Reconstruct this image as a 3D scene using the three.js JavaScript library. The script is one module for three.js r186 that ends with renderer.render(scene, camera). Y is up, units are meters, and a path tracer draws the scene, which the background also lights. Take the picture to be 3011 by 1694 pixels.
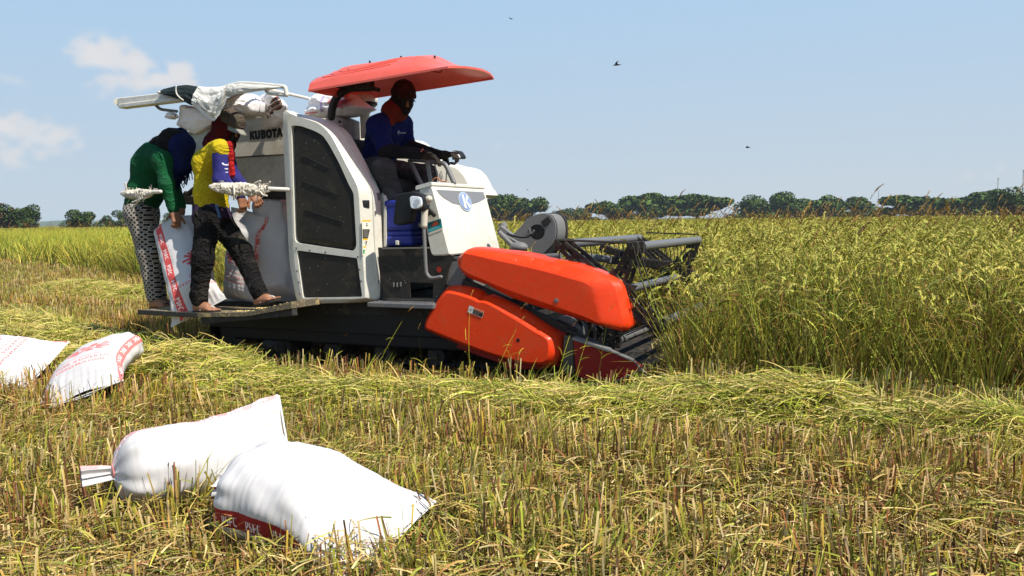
import * as THREE from 'three';
import { ImprovedNoise } from 'three/addons/math/ImprovedNoise.js';
import { RoundedBoxGeometry } from 'three/addons/geometries/RoundedBoxGeometry.js';
import { mergeGeometries, mergeVertices, toCreasedNormals } from 'three/addons/utils/BufferGeometryUtils.js';

// ---------- camera, sky, sun, exposure ----------
const scene = new THREE.Scene();
const camera = new THREE.PerspectiveCamera(36.0, 1024 / 576, 0.1, 6000);
camera.position.set(0, 1.18, 0);
camera.rotation.order = 'YXZ';
camera.rotation.set(-0.07672, 0, -0.0124);
const renderer = new THREE.WebGLRenderer({ antialias: true });
renderer.toneMapping = THREE.LinearToneMapping;
renderer.toneMappingExposure = 1.3;
renderer.shadowMap.enabled = true;
const SUN_DIR = new THREE.Vector3(0.472, 0.80, 0.361).normalize();
const sun = new THREE.DirectionalLight(new THREE.Color(1, 0.955, 0.86), 5.0);
sun.position.copy(SUN_DIR).multiplyScalar(40);
sun.castShadow = true;
sun.shadow.mapSize.set(4096, 4096);
Object.assign(sun.shadow.camera, { left: -14, right: 14, top: 14, bottom: -14, near: 1, far: 120 });
scene.add(sun, sun.target);

const NZ = new ImprovedNoise();
const noise = (x, y, z = 0) => NZ.noise(x, y, z);
const fbm = (x, y, z = 0, o = 4) => { let s = 0, a = 0.5, f = 1; for (let i = 0; i < o; i++) { s += a * noise(x * f + i * 17.3, y * f - i * 9.1, z * f + i * 3.7); a *= 0.5; f *= 2.03; } return s; };
const clamp = (x, a = 0, b = 1) => Math.min(b, Math.max(a, x));
const smooth = (a, b, x) => { const t = clamp((x - a) / (b - a)); return t * t * (3 - 2 * t); };
const lerp = (a, b, t) => a + (b - a) * t;
let seedState = 7;
const seed = (s) => { seedState = s >>> 0; };
const rnd = () => { seedState = (seedState + 0x6d2b79f5) | 0; let t = Math.imul(seedState ^ (seedState >>> 15), 1 | seedState); t = (t + Math.imul(t ^ (t >>> 7), 61 | t)) ^ t; return ((t ^ (t >>> 14)) >>> 0) / 4294967296; };
const rr = (a, b) => a + (b - a) * rnd();

function makeSky() {
  const W = 2048, H = 1024, data = new Float32Array(W * H * 4);
  // puffs of cumulus: azimuth from straight ahead (right positive), elevation, radii (degrees), strength
  const puffs = [
    [-24.3, 9.9, 1.7, 1.1, 0.85], [-22.7, 9.4, 1.3, 1.0, 0.8], [-25.4, 9.7, 1.0, 0.6, 0.55], [-23.5, 8.4, 1.6, 0.9, 0.62], [-20.1, 8.95, 0.75, 0.65, 1.15], [-21.1, 8.55, 1.0, 0.5, 1.0], [-22.2, 8.3, 0.9, 0.5, 0.75], [-19.6, 8.5, 0.5, 0.4, 0.9],
    [-29.5, 5.7, 2.4, 0.9, 0.7], [-27.2, 5.2, 1.8, 0.8, 0.62], [-25.6, 4.6, 1.5, 0.7, 0.45], [-29.5, 4.2, 3.5, 1.1, 0.55], [-29.8, 8.1, 1.8, 0.5, 0.4], [-1, 4.7, 1.6, 0.4, 0.34], [4.2, 9.6, 2.4, 0.4, 0.3], [28.5, 2.2, 3, 0.6, 0.4],
  ];
  seed(91);
  for (let i = 0; i < 70; i++) { const az = rr(40, 320), el = Math.pow(rnd(), 1.6) * 50 + 3, s = rr(2, 6); for (let k = 0; k < 3; k++) puffs.push([az + rr(-1, 1) * s, el + rr(-0.3, 0.3) * s, s * rr(0.6, 1.1), s * rr(0.3, 0.55), rr(0.5, 1)]); }
  for (const p of puffs) if (p[0] > 180) p[0] -= 360;
  for (let j = 0; j < H; j++) {
    const el = ((j + 0.5) / H - 0.5) * 180;
    for (let i = 0; i < W; i++) {
      let az = ((i + 0.5) / W) * 360 - 90; if (az > 180) az -= 360;
      const e = Math.max(el, 0), t = 1 - Math.exp(-e / 20), z = smooth(12, 75, e);
      let r = lerp(0.56, 0.265, t), g = lerp(0.635, 0.565, t), b = lerp(0.70, 0.93, t);
      r = lerp(r, 0.06, z); g = lerp(g, 0.15, z); b = lerp(b, 0.38, z);
      const warm = smooth(-35, 30, az) * (1 - t) * 0.03; r += warm; g += warm * 0.6;
      let c = 0;
      for (const p of puffs) { const dx = (az - p[0]) / p[2], dy = (el - p[1]) / p[3], q = dx * dx + dy * dy; if (q < 6) c = Math.max(c, p[4] * Math.exp(-q * (dy < 0 ? 0.6 : 0.9))); }
      if (c > 0.02) {
        const n = fbm(az * 0.9, el * 1.3, 3.1, 6), cov = smooth(0.30, 0.60, c + n * 0.8) * Math.min(1, c * 1.5);
        const lit = 0.5 + 0.5 * fbm(az * 0.5 + 3, el * 0.9 - 4, 7, 4);
        r = lerp(r, 0.70 + 0.16 * lit, cov * 0.8); g = lerp(g, 0.69 + 0.13 * lit, cov * 0.8); b = lerp(b, 0.71 + 0.08 * lit, cov * 0.8);
      }
      if (el < 0) { const k = smooth(0, -6, el); r = lerp(r, 0.20, k); g = lerp(g, 0.19, k); b = lerp(b, 0.09, k); }
      const o = (j * W + i) * 4, k = 0.79; data[o] = r * k; data[o + 1] = g * k; data[o + 2] = b * k; data[o + 3] = 1;
    }
  }
  const t = new THREE.DataTexture(data, W, H, THREE.RGBAFormat, THREE.FloatType);
  t.mapping = THREE.EquirectangularReflectionMapping; t.colorSpace = THREE.LinearSRGBColorSpace;
  t.minFilter = t.magFilter = THREE.LinearFilter; t.needsUpdate = true;
  return t;
}
const skyTexture = makeSky();
scene.background = skyTexture; scene.environment = skyTexture;
scene.fog = new THREE.FogExp2(new THREE.Color().setRGB(0.42, 0.49, 0.54), 0.00022);

// ---------- helpers ----------
const V = (x, y, z) => (Array.isArray(x) ? new THREE.Vector3(...x) : new THREE.Vector3(x, y, z));
const used = {};
const numbered = (n) => { used[n] = (used[n] ?? -1) + 1; return used[n] ? `${n}_${String(used[n]).padStart(3, '0')}` : n; };
const BASE = new Map();
const tag = (o, label, category, group, kind) => { if (label) o.userData.label = label; if (category) o.userData.category = category; if (group) o.userData.group = group; if (kind) o.userData.kind = kind; return o; };
function part(name, geo, m, parent = scene) {                       // one named mesh; geometry is given in the frame the thing was measured in
  const o = new THREE.Mesh(geo, m); o.name = parent === scene ? numbered(name) : name;
  let r = parent; while (r.parent && r.parent !== scene) r = r.parent;
  const b = BASE.get(r); if (b) geo.translate(-b.x, -b.y, -b.z);
  o.castShadow = o.receiveShadow = true; parent.add(o); return o;
}
const MACHINE_POS = V(0.84, 0, -6.0), MACHINE_TURN = -0.432842;
const toWorld = (p) => V(p).applyAxisAngle(V(0, 1, 0), MACHINE_TURN).add(MACHINE_POS);
function thing(name, label, category, base = [0, 0, 0], group, onMachine = true) {   // a group at the thing's base, its parts given in the machine's frame (or the world's)
  const o = new THREE.Group(); o.name = numbered(name); scene.add(o); tag(o, label, category, group);
  if (onMachine) { o.position.copy(toWorld(base)); o.rotation.y = MACHINE_TURN; } else o.position.copy(V(base));
  BASE.set(o, V(base)); return o;
}
function boxUV(g) {                                                    // uv in metres from the face's main direction
  if (g.index) g = g.toNonIndexed();
  const p = g.attributes.position, n = p.count, uv = new Float32Array(n * 2), a = V(0, 0, 0), b = V(0, 0, 0), c = V(0, 0, 0);
  for (let i = 0; i < n; i += 3) {
    a.fromBufferAttribute(p, i); b.fromBufferAttribute(p, i + 1); c.fromBufferAttribute(p, i + 2);
    const nx = Math.abs((b.y - a.y) * (c.z - a.z) - (b.z - a.z) * (c.y - a.y)), ny = Math.abs((b.z - a.z) * (c.x - a.x) - (b.x - a.x) * (c.z - a.z)), nz = Math.abs((b.x - a.x) * (c.y - a.y) - (b.y - a.y) * (c.x - a.x));
    [a, b, c].forEach((q, k) => { const [u, v] = nx > ny && nx > nz ? [q.z, q.y] : ny > nz ? [q.x, q.z] : [q.x, q.y]; uv[(i + k) * 2] = u; uv[(i + k) * 2 + 1] = v; });
  }
  g.setAttribute('uv', new THREE.BufferAttribute(uv, 2)); return g;
}
const clean = (g) => { const o = g.index ? g.toNonIndexed() : g; for (const k of Object.keys(o.attributes)) if (!['position', 'normal', 'uv'].includes(k)) o.deleteAttribute(k); if (!o.attributes.uv) boxUV(o); return o; };
const merge = (list) => mergeGeometries(list.map(clean));
function rbox(x0, x1, y0, y1, z0, z1, r = 0.008) { const g = new RoundedBoxGeometry(x1 - x0, y1 - y0, z1 - z0, 2, Math.min(r, (x1 - x0) / 2.1, (y1 - y0) / 2.1, (z1 - z0) / 2.1)); g.translate((x0 + x1) / 2, (y0 + y1) / 2, (z0 + z1) / 2); return boxUV(g); }
function rod(a, b, r, r2 = r, n = 12) { a = V(a); b = V(b); const d = b.clone().sub(a), g = new THREE.CylinderGeometry(r2, r, d.length(), n, 1); g.applyQuaternion(new THREE.Quaternion().setFromUnitVectors(V(0, 1, 0), d.clone().normalize())); g.translate(...a.clone().add(b).multiplyScalar(0.5).toArray()); return clean(g); }
function bar(a, b, w, t, side = [0, 0, 1]) {                            // flat bar from a to b, w across, t along side
  a = V(a); b = V(b); const d = b.clone().sub(a), L = d.length(), x = d.normalize(), z = V(side), y = z.clone().cross(x).normalize(); z.crossVectors(x, y);
  const g = new RoundedBoxGeometry(L, w, t, 1, Math.min(w, t) * 0.2); g.applyMatrix4(new THREE.Matrix4().makeBasis(x, y, z)); g.translate(...a.add(b).multiplyScalar(0.5).toArray()); return boxUV(g);
}
function tube(pts, r, seg = 40, n = 10, tension = 0.5) { const c = new THREE.CatmullRomCurve3(pts.map((p) => V(p)), false, 'catmullrom', tension), g = new THREE.TubeGeometry(c, seg, r, n); const e = []; for (const t of [0, 1]) { const s = new THREE.SphereGeometry(r, n, 6); s.translate(...c.getPoint(t).toArray()); e.push(s); } return merge([g, ...e]); }
function plate(pts, depth, bevel = 0.004, holes = []) {               // outline in the x,y plane at the z of its first point, thickness going back
  const s = new THREE.Shape(pts.map((p) => new THREE.Vector2(p[0], p[1]))); for (const h of holes) s.holes.push(new THREE.Path(h.map((p) => new THREE.Vector2(p[0], p[1]))));
  const g = new THREE.ExtrudeGeometry(s, { depth: Math.max(depth - 2 * bevel, 0.001), bevelEnabled: bevel > 0, bevelSize: bevel, bevelOffset: -bevel, bevelThickness: bevel, bevelSegments: 2, curveSegments: 8 });
  g.translate(0, 0, (pts[0][2] ?? 0) - depth + bevel); return boxUV(g);
}
function rounded(pts, k = 0.25, n = 4) {                               // corners of a closed outline rounded
  const out = [];
  pts.forEach((p, i) => { const a = V(...pad(pts[(i + pts.length - 1) % pts.length])), b = V(...pad(p)), c = V(...pad(pts[(i + 1) % pts.length])), la = Math.min(k, a.distanceTo(b) * 0.45), lc = Math.min(k, c.distanceTo(b) * 0.45); const s = b.clone().lerp(a, la / a.distanceTo(b)), e = b.clone().lerp(c, lc / c.distanceTo(b)); for (let j = 0; j <= n; j++) { const t = j / n; out.push(s.clone().multiplyScalar((1 - t) * (1 - t)).add(b.clone().multiplyScalar(2 * t * (1 - t))).add(e.clone().multiplyScalar(t * t)).toArray()); } });
  return out;
}
const pad = (p) => [p[0], p[1], p[2] ?? 0];
function resample(pts, per = 3) { const c = new THREE.CatmullRomCurve3(pts.map((p) => V(p)), true, 'catmullrom', 0.4), out = [], n = pts.length; for (let i = 0; i < n; i++) for (let k = 0; k < per; k++) out.push(c.getPoint((i + k / per) / n).toArray()); return out; }
function rings(list, crease = 0.5, capFirst = true, capLast = true, closed = true) {   // skin over outlines with equal counts
  const pos = [], n = list[0].length, tri = (a, b, c) => pos.push(...a, ...b, ...c);
  for (let k = 0; k + 1 < list.length; k++) for (let i = 0; i < (closed ? n : n - 1); i++) { const j = (i + 1) % n, a = list[k][i], b = list[k][j], c = list[k + 1][j], d = list[k + 1][i]; tri(a, b, c); tri(a, c, d); }
  const cap = (r, flip) => { const f = THREE.ShapeUtils.triangulateShape(r.map((p) => new THREE.Vector2(p[0], p[1])), []); for (const [a, b, c] of f) flip ? tri(r[c], r[b], r[a]) : tri(r[a], r[b], r[c]); };
  if (capFirst) cap(list[0]); if (capLast) cap(list[list.length - 1], true);
  let g = new THREE.BufferGeometry(); g.setAttribute('position', new THREE.Float32BufferAttribute(pos, 3));
  g = boxUV(g); return toCreasedNormals(g, crease);
}
function grid(nu, nv, f, closeV = false) {                             // smooth surface from f(u, v) -> [x, y, z]
  const pos = [], uv = [], idx = [];
  for (let i = 0; i <= nu; i++) for (let j = 0; j <= nv; j++) { pos.push(...f(i / nu, j / nv)); uv.push(j / nv, i / nu); }
  const w = nv + 1; for (let i = 0; i < nu; i++) for (let j = 0; j < nv; j++) { const a = i * w + j; idx.push(a, a + 1, a + w + 1, a, a + w + 1, a + w); }
  const g = new THREE.BufferGeometry(); g.setAttribute('position', new THREE.Float32BufferAttribute(pos, 3)); g.setAttribute('uv', new THREE.Float32BufferAttribute(uv, 2)); g.setIndex(idx); g.computeVertexNormals();
  if (closeV) { const nn = g.attributes.normal; for (let i = 0; i <= nu; i++) { const a = i * w, b = a + nv, s = V(nn.getX(a) + nn.getX(b), nn.getY(a) + nn.getY(b), nn.getZ(a) + nn.getZ(b)).normalize(); nn.setXYZ(a, s.x, s.y, s.z); nn.setXYZ(b, s.x, s.y, s.z); } }
  return g;
}
// ---------- textures and materials ----------
const lin = (r, g, b) => new THREE.Color().setRGB(r, g, b);
function canvasTex(w, h, draw, srgb = true, repeat = true) { const c = document.createElement('canvas'); c.width = w; c.height = h; draw(c.getContext('2d'), w, h); const t = new THREE.CanvasTexture(c); if (srgb) t.colorSpace = THREE.SRGBColorSpace; if (repeat) t.wrapS = t.wrapT = THREE.RepeatWrapping; t.anisotropy = 8; return t; }
const toS = (x) => Math.round(255 * (x <= 0.0031308 ? x * 12.92 : 1.055 * Math.pow(x, 1 / 2.4) - 0.055));
function noiseTex(size, fn, srgb = true) {                             // fn(u, v) -> [r, g, b] linear; tiles
  const d = new Uint8Array(size * size * 4);
  for (let j = 0; j < size; j++) for (let i = 0; i < size; i++) { const c = fn(i / size, j / size), o = (j * size + i) * 4; for (let k = 0; k < 3; k++) d[o + k] = srgb ? clamp(toS(clamp(c[k])), 0, 255) : clamp(c[k]) * 255; d[o + 3] = 255; }
  const t = new THREE.DataTexture(d, size, size); t.wrapS = t.wrapT = THREE.RepeatWrapping; t.magFilter = THREE.LinearFilter; t.minFilter = THREE.LinearMipmapLinearFilter; t.generateMipmaps = true; if (srgb) t.colorSpace = THREE.SRGBColorSpace; t.needsUpdate = true; return t;
}
const tileN = (u, v, f, s = 0) => { const a = u * 2 * Math.PI, b = v * 2 * Math.PI, r = f / 6.283; return noise(Math.cos(a) * r + s, Math.sin(a) * r + Math.cos(b) * r * 1.31, Math.sin(b) * r + s * 0.7); };
const tileF = (u, v, f, s = 0) => tileN(u, v, f, s) * 0.55 + tileN(u, v, f * 2.1, s + 5) * 0.3 + tileN(u, v, f * 4.3, s + 9) * 0.2;
seed(5);
// paint: a base with dust grains, stains and scratches of their own outline
function paintMap(base, dirt, amount, flecks, size = 512) {
  const fl = []; for (let i = 0; i < flecks; i++) fl.push([rnd(), rnd(), rr(0.0012, 0.004), rr(0.3, 1)]);
  const g = new Float32Array(size * size);
  for (const [x, y, r, a] of fl) { const n = Math.ceil(r * size) + 1; for (let j = -n; j <= n; j++) for (let i = -n; i <= n; i++) if (i * i + j * j * 0.5 < r * r * size * size + 0.4) g[(((y * size + j) | 0) + size) % size * size + (((x * size + i) | 0) + size) % size] = a; }
  return noiseTex(size, (u, v) => { const n = clamp(smooth(0.02, 0.35, tileF(u, v, 6, 2)) * amount + smooth(0.12, 0.3, tileN(u, v, 40, 4)) * amount * 0.5, 0, 1), f = g[((v * size) | 0) * size + ((u * size) | 0)], k = 1 + 0.06 * tileN(u, v, 24, 8); return base.map((c, i) => lerp(lerp(c * k, dirt[i], n), f > 0.75 ? 0.36 : dirt[i], f * 0.7)); });
}
const mat = (o) => new THREE.MeshPhysicalMaterial({ roughness: 0.6, metalness: 0, specularIntensity: 0.6, ...o });
const M = {
  cream: mat({ map: paintMap([0.68, 0.645, 0.555], [0.40, 0.34, 0.24], 0.16, 30), roughness: 0.38 }),
  creamDusty: mat({ map: paintMap([0.64, 0.58, 0.47], [0.40, 0.33, 0.21], 0.4, 120), roughness: 0.6 }),
  whiteTube: mat({ map: paintMap([0.66, 0.63, 0.56], [0.3, 0.25, 0.17], 0.35, 30, 256), roughness: 0.45 }),
  orange: new THREE.MeshPhysicalMaterial({ map: paintMap([0.80, 0.048, 0.007], [0.60, 0.10, 0.035], 0.24, 60), roughness: 0.42, specularIntensity: 0.6, roughnessMap: noiseTex(256, (u, v) => { const n = 0.8 + 0.5 * tileF(u, v, 8, 3); return [n, n, n]; }, false) }),
  canopy: new THREE.MeshPhysicalMaterial({ map: paintMap([0.82, 0.115, 0.07], [0.80, 0.17, 0.115], 0.2, 8), roughness: 0.5, clearcoat: 0.5, clearcoatRoughness: 0.35, transmission: 0.08, thickness: 0, side: THREE.DoubleSide }),
  redPlate: mat({ map: paintMap([0.31, 0.011, 0.007], [0.18, 0.03, 0.018], 0.4, 50), roughness: 0.5 }),
  black: mat({ map: paintMap([0.028, 0.025, 0.022], [0.08, 0.062, 0.042], 0.4, 120), roughness: 0.6, specularIntensity: 0.4 }),
  blackClean: mat({ color: lin(0.014, 0.014, 0.015), roughness: 0.5, specularIntensity: 0.5 }),
  dark: mat({ map: paintMap([0.035, 0.032, 0.03], [0.08, 0.065, 0.045], 0.5, 80), roughness: 0.75, specularIntensity: 0.35 }),
  panel: mat({ map: paintMap([0.024, 0.021, 0.017], [0.06, 0.048, 0.03], 0.4, 90), roughness: 0.65, specularIntensity: 0.5 }),
  steel: mat({ map: paintMap([0.16, 0.16, 0.17], [0.20, 0.17, 0.13], 0.5, 90), roughness: 0.45, metalness: 0.25 }),
  grey: mat({ map: paintMap([0.17, 0.165, 0.16], [0.17, 0.14, 0.1], 0.4, 60), roughness: 0.55 }),
  greyBand: mat({ color: lin(0.20, 0.20, 0.21), roughness: 0.4 }),
  pinkGrey: mat({ map: paintMap([0.33, 0.26, 0.25], [0.2, 0.14, 0.1], 0.4, 40, 256), roughness: 0.6 }),
  chrome: mat({ color: lin(0.7, 0.7, 0.72), roughness: 0.18, metalness: 0.9 }),
  rubber: mat({ color: lin(0.022, 0.02, 0.018), roughness: 0.9 }),
  wood: mat({ map: paintMap([0.13, 0.105, 0.07], [0.46, 0.33, 0.15], 0.75, 400), roughness: 0.9 }),
  lens: new THREE.MeshPhysicalMaterial({ color: lin(0.9, 0.92, 0.95), roughness: 0.12, metalness: 0.0, clearcoat: 1 }),
  blueJug: mat({ color: lin(0.022, 0.035, 0.26), roughness: 0.32 }),
};
// ---------- ground, far hills ----------
const toLocal = (x, z) => { const dx = x - 0.84, dz = z + 6.0; return [0.90778 * dx + 0.41945 * dz, -0.41945 * dx + 0.90778 * dz]; };
const groundY = (x, z) => 0.035 * fbm(x * 0.5, z * 0.5, 1.7, 3) + 0.02 * noise(x * 1.9, z * 1.9, 4);
const uncutEdge = (lx) => (lx > -0.9 ? -2.0 : -2.0 + (lx + 0.9) * 0.44);
function cropDepth(x, z) {                                             // how far inside the standing crop a spot lies (negative: cut)
  const [lx, lz] = toLocal(x, z), w = 0.14 * noise(x * 1.3, z * 1.3, 9);
  return Math.max(Math.min(lx - 0.22, -0.10 - lz), uncutEdge(lx) - lz) + w;
}
const WINDROWS = [
  { pts: [[-2.577,0.27,-5.935],[-2.45,0.27,-6.305],[-1.988,0.27,-5.939],[-1.588,0.27,-5.391],[-1.205,0.27,-5.211],[-0.858,0.27,-5.108],[-0.46,0.27,-5.054],[-0.094,0.27,-5.08],[0.244,0.27,-4.931],[0.59,0.27,-4.835],[0.91,0.27,-4.91],[1.233,0.27,-4.864],[1.572,0.27,-4.889],[1.812,0.27,-4.707],[2.071,0.27,-4.524],[2.312,0.27,-4.395],[2.593,0.27,-4.298]], w: 0.26, h: [0.12, 0.18, 0.15, 0.08, 0.07, 0.08, 0.09, 0.06, 0.05, 0.06, 0.08, 0.09, 0.10, 0.08, 0.05, 0.07, 0.06] },
  { pts: [[-6.788,0.25,-10.414],[-5.204,0.25,-8.963],[-4.401,0.25,-8.141],[-3.653,0.25,-7.297],[-2.856,0.25,-6.319]], w: 0.6, h: [0.07, 0.09, 0.08, 0.06, 0.05] },
  { pts: [[-7.878,0.08,-15.271],[-6.503,0.08,-13.931],[-5.587,0.08,-13.099],[-4.761,0.08,-12.183]], w: 0.5, h: [0.06, 0.08, 0.08, 0.05] },
];
function windrow(x, z) {                                               // height of loose straw lying there
  let h = 0;
  for (const { pts, w, h: hs } of WINDROWS) for (let i = 0; i + 1 < pts.length; i++) {
    const a = pts[i], b = pts[i + 1], dx = b[0] - a[0], dz = b[2] - a[2], t = clamp(((x - a[0]) * dx + (z - a[2]) * dz) / (dx * dx + dz * dz)), q = Math.hypot(x - a[0] - dx * t, z - a[2] - dz * t) / w;
    if (q < 2.2) h = Math.max(h, lerp(hs[i], hs[i + 1], t) * Math.exp(-q * q * 1.1) * (0.8 + 0.5 * noise(x * 2.3, z * 2.3, 2)));
  }
  return h;
}
{
  const pos = [], idx = [], uv = [], nx = 220, xs = [], zs = [];
  for (let i = 0; i <= nx; i++) { const t = (i / nx) * 2 - 1; xs.push(Math.sign(t) * (Math.abs(t) * 9 + Math.pow(Math.abs(t), 7) * 2600)); }
  for (let j = 0; j <= nx; j++) { const t = j / nx; zs.push(6 - t * 26 - Math.pow(t, 8) * 3600); }
  for (const z of zs) for (const x of xs) { const far = Math.max(Math.abs(x), Math.abs(z)); pos.push(x, far < 40 ? groundY(x, z) + windrow(x, z) * 0.55 : 0, z); uv.push(x / 1.7, z / 1.7); }
  for (let j = 0; j < nx; j++) for (let i = 0; i < nx; i++) { const a = j * (nx + 1) + i; idx.push(a, a + nx + 2, a + nx + 1, a, a + 1, a + nx + 2); }
  const g = new THREE.BufferGeometry(); g.setAttribute('position', new THREE.Float32BufferAttribute(pos, 3)); g.setAttribute('uv', new THREE.Float32BufferAttribute(uv, 2)); g.setIndex(idx); g.computeVertexNormals();
  const soil = noiseTex(1024, (u, v) => { const n = tileF(u, v, 9, 1), s = 0.6 * smooth(0.2, 0.45, tileN(u, v, 70, 3) + 0.4 * tileN(u, v, 150, 6)); const k = 0.75 + 0.6 * n; return [lerp(0.050 * k, 0.18, s), lerp(0.030 * k, 0.11, s), lerp(0.016 * k, 0.05, s)]; });
  const m = part('ground', g, mat({ map: soil, roughness: 1, bumpMap: noiseTex(512, (u, v) => { const n = 0.5 + tileF(u, v, 30, 7) * 0.6; return [n, n, n]; }, false), bumpScale: 0.02 })); tag(m, 'brown soil of the harvested rice field', 'ground', null, 'structure');
  const hp = [], hi = []; for (let i = 0; i <= 120; i++) { const x = -1500 + i * 8.6, h = 5 + 11 * Math.max(0, fbm(x * 0.006, 3, 0, 4) + 0.35) * smooth(-1500, -1350, x) * smooth(-480, -640, x); for (const [y, z] of [[-1, -1500], [h * 0.8, -1530], [h, -1560], [-1, -1640]]) hp.push(x, y, z + 8 * noise(x * 0.03, y)); }
  for (let i = 0; i < 120; i++) for (let k = 0; k < 3; k++) { const a = i * 4 + k; hi.push(a, a + 4, a + 5, a, a + 5, a + 1); }
  const hg = new THREE.BufferGeometry(); hg.setAttribute('position', new THREE.Float32BufferAttribute(hp, 3)); hg.setIndex(hi); hg.computeVertexNormals();
  tag(part('hills', boxUV(hg), mat({ color: lin(0.07, 0.10, 0.06), roughness: 1 })), 'low wooded rise on the horizon beyond the field', 'hills', null, 'structure');
}
// ---------- the combine harvester ----------
const harvester = thing('combine_harvester', 'cream and orange crawler rice harvester cutting into the standing crop', 'harvester', [0, 0, 0]);
const H = (name, geo, m, parent = harvester, label) => { const o = part(name, geo, m, parent); if (label) o.userData.label = label; return o; };
const setZ = (pts, z) => pts.map((p) => [p[0], p[1], z]);
const shell = (pairs, zo, zi, zb, m = 3, crease = 0.35) => {           // bulging cover from [outer outline, inner crease] point lists
  const [o, i] = pairs, O = resample(o, m), I = resample(i, m), mid = O.map((p, k) => [lerp(p[0], I[k][0], 0.2), lerp(p[1], I[k][1], 0.2), lerp(zo, zi, 0.42)]), nr = O.map((p, k) => [lerp(p[0], I[k][0], 0.82), lerp(p[1], I[k][1], 0.82), lerp(zo, zi, 0.93)]);
  return rings([setZ(I, zi), nr, mid, setZ(O, zo), setZ(O, zo - 0.02), setZ(O, zb)], crease);
};
const quad = (a, b, c, d) => { const g = new THREE.BufferGeometry(); g.setAttribute('position', new THREE.Float32BufferAttribute([...a, ...d, ...c, ...a, ...c, ...b], 3)); g.setAttribute('uv', new THREE.Float32BufferAttribute([0, 1, 0, 0, 1, 0, 0, 1, 1, 0, 1, 1], 2)); g.computeVertexNormals(); return g; };
const bolt = (p, r = 0.011, n = [0, 0, 1]) => rod(p, [p[0] + n[0] * r, p[1] + n[1] * r, p[2] + n[2] * r], r, r * 0.8, 8);
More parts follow.
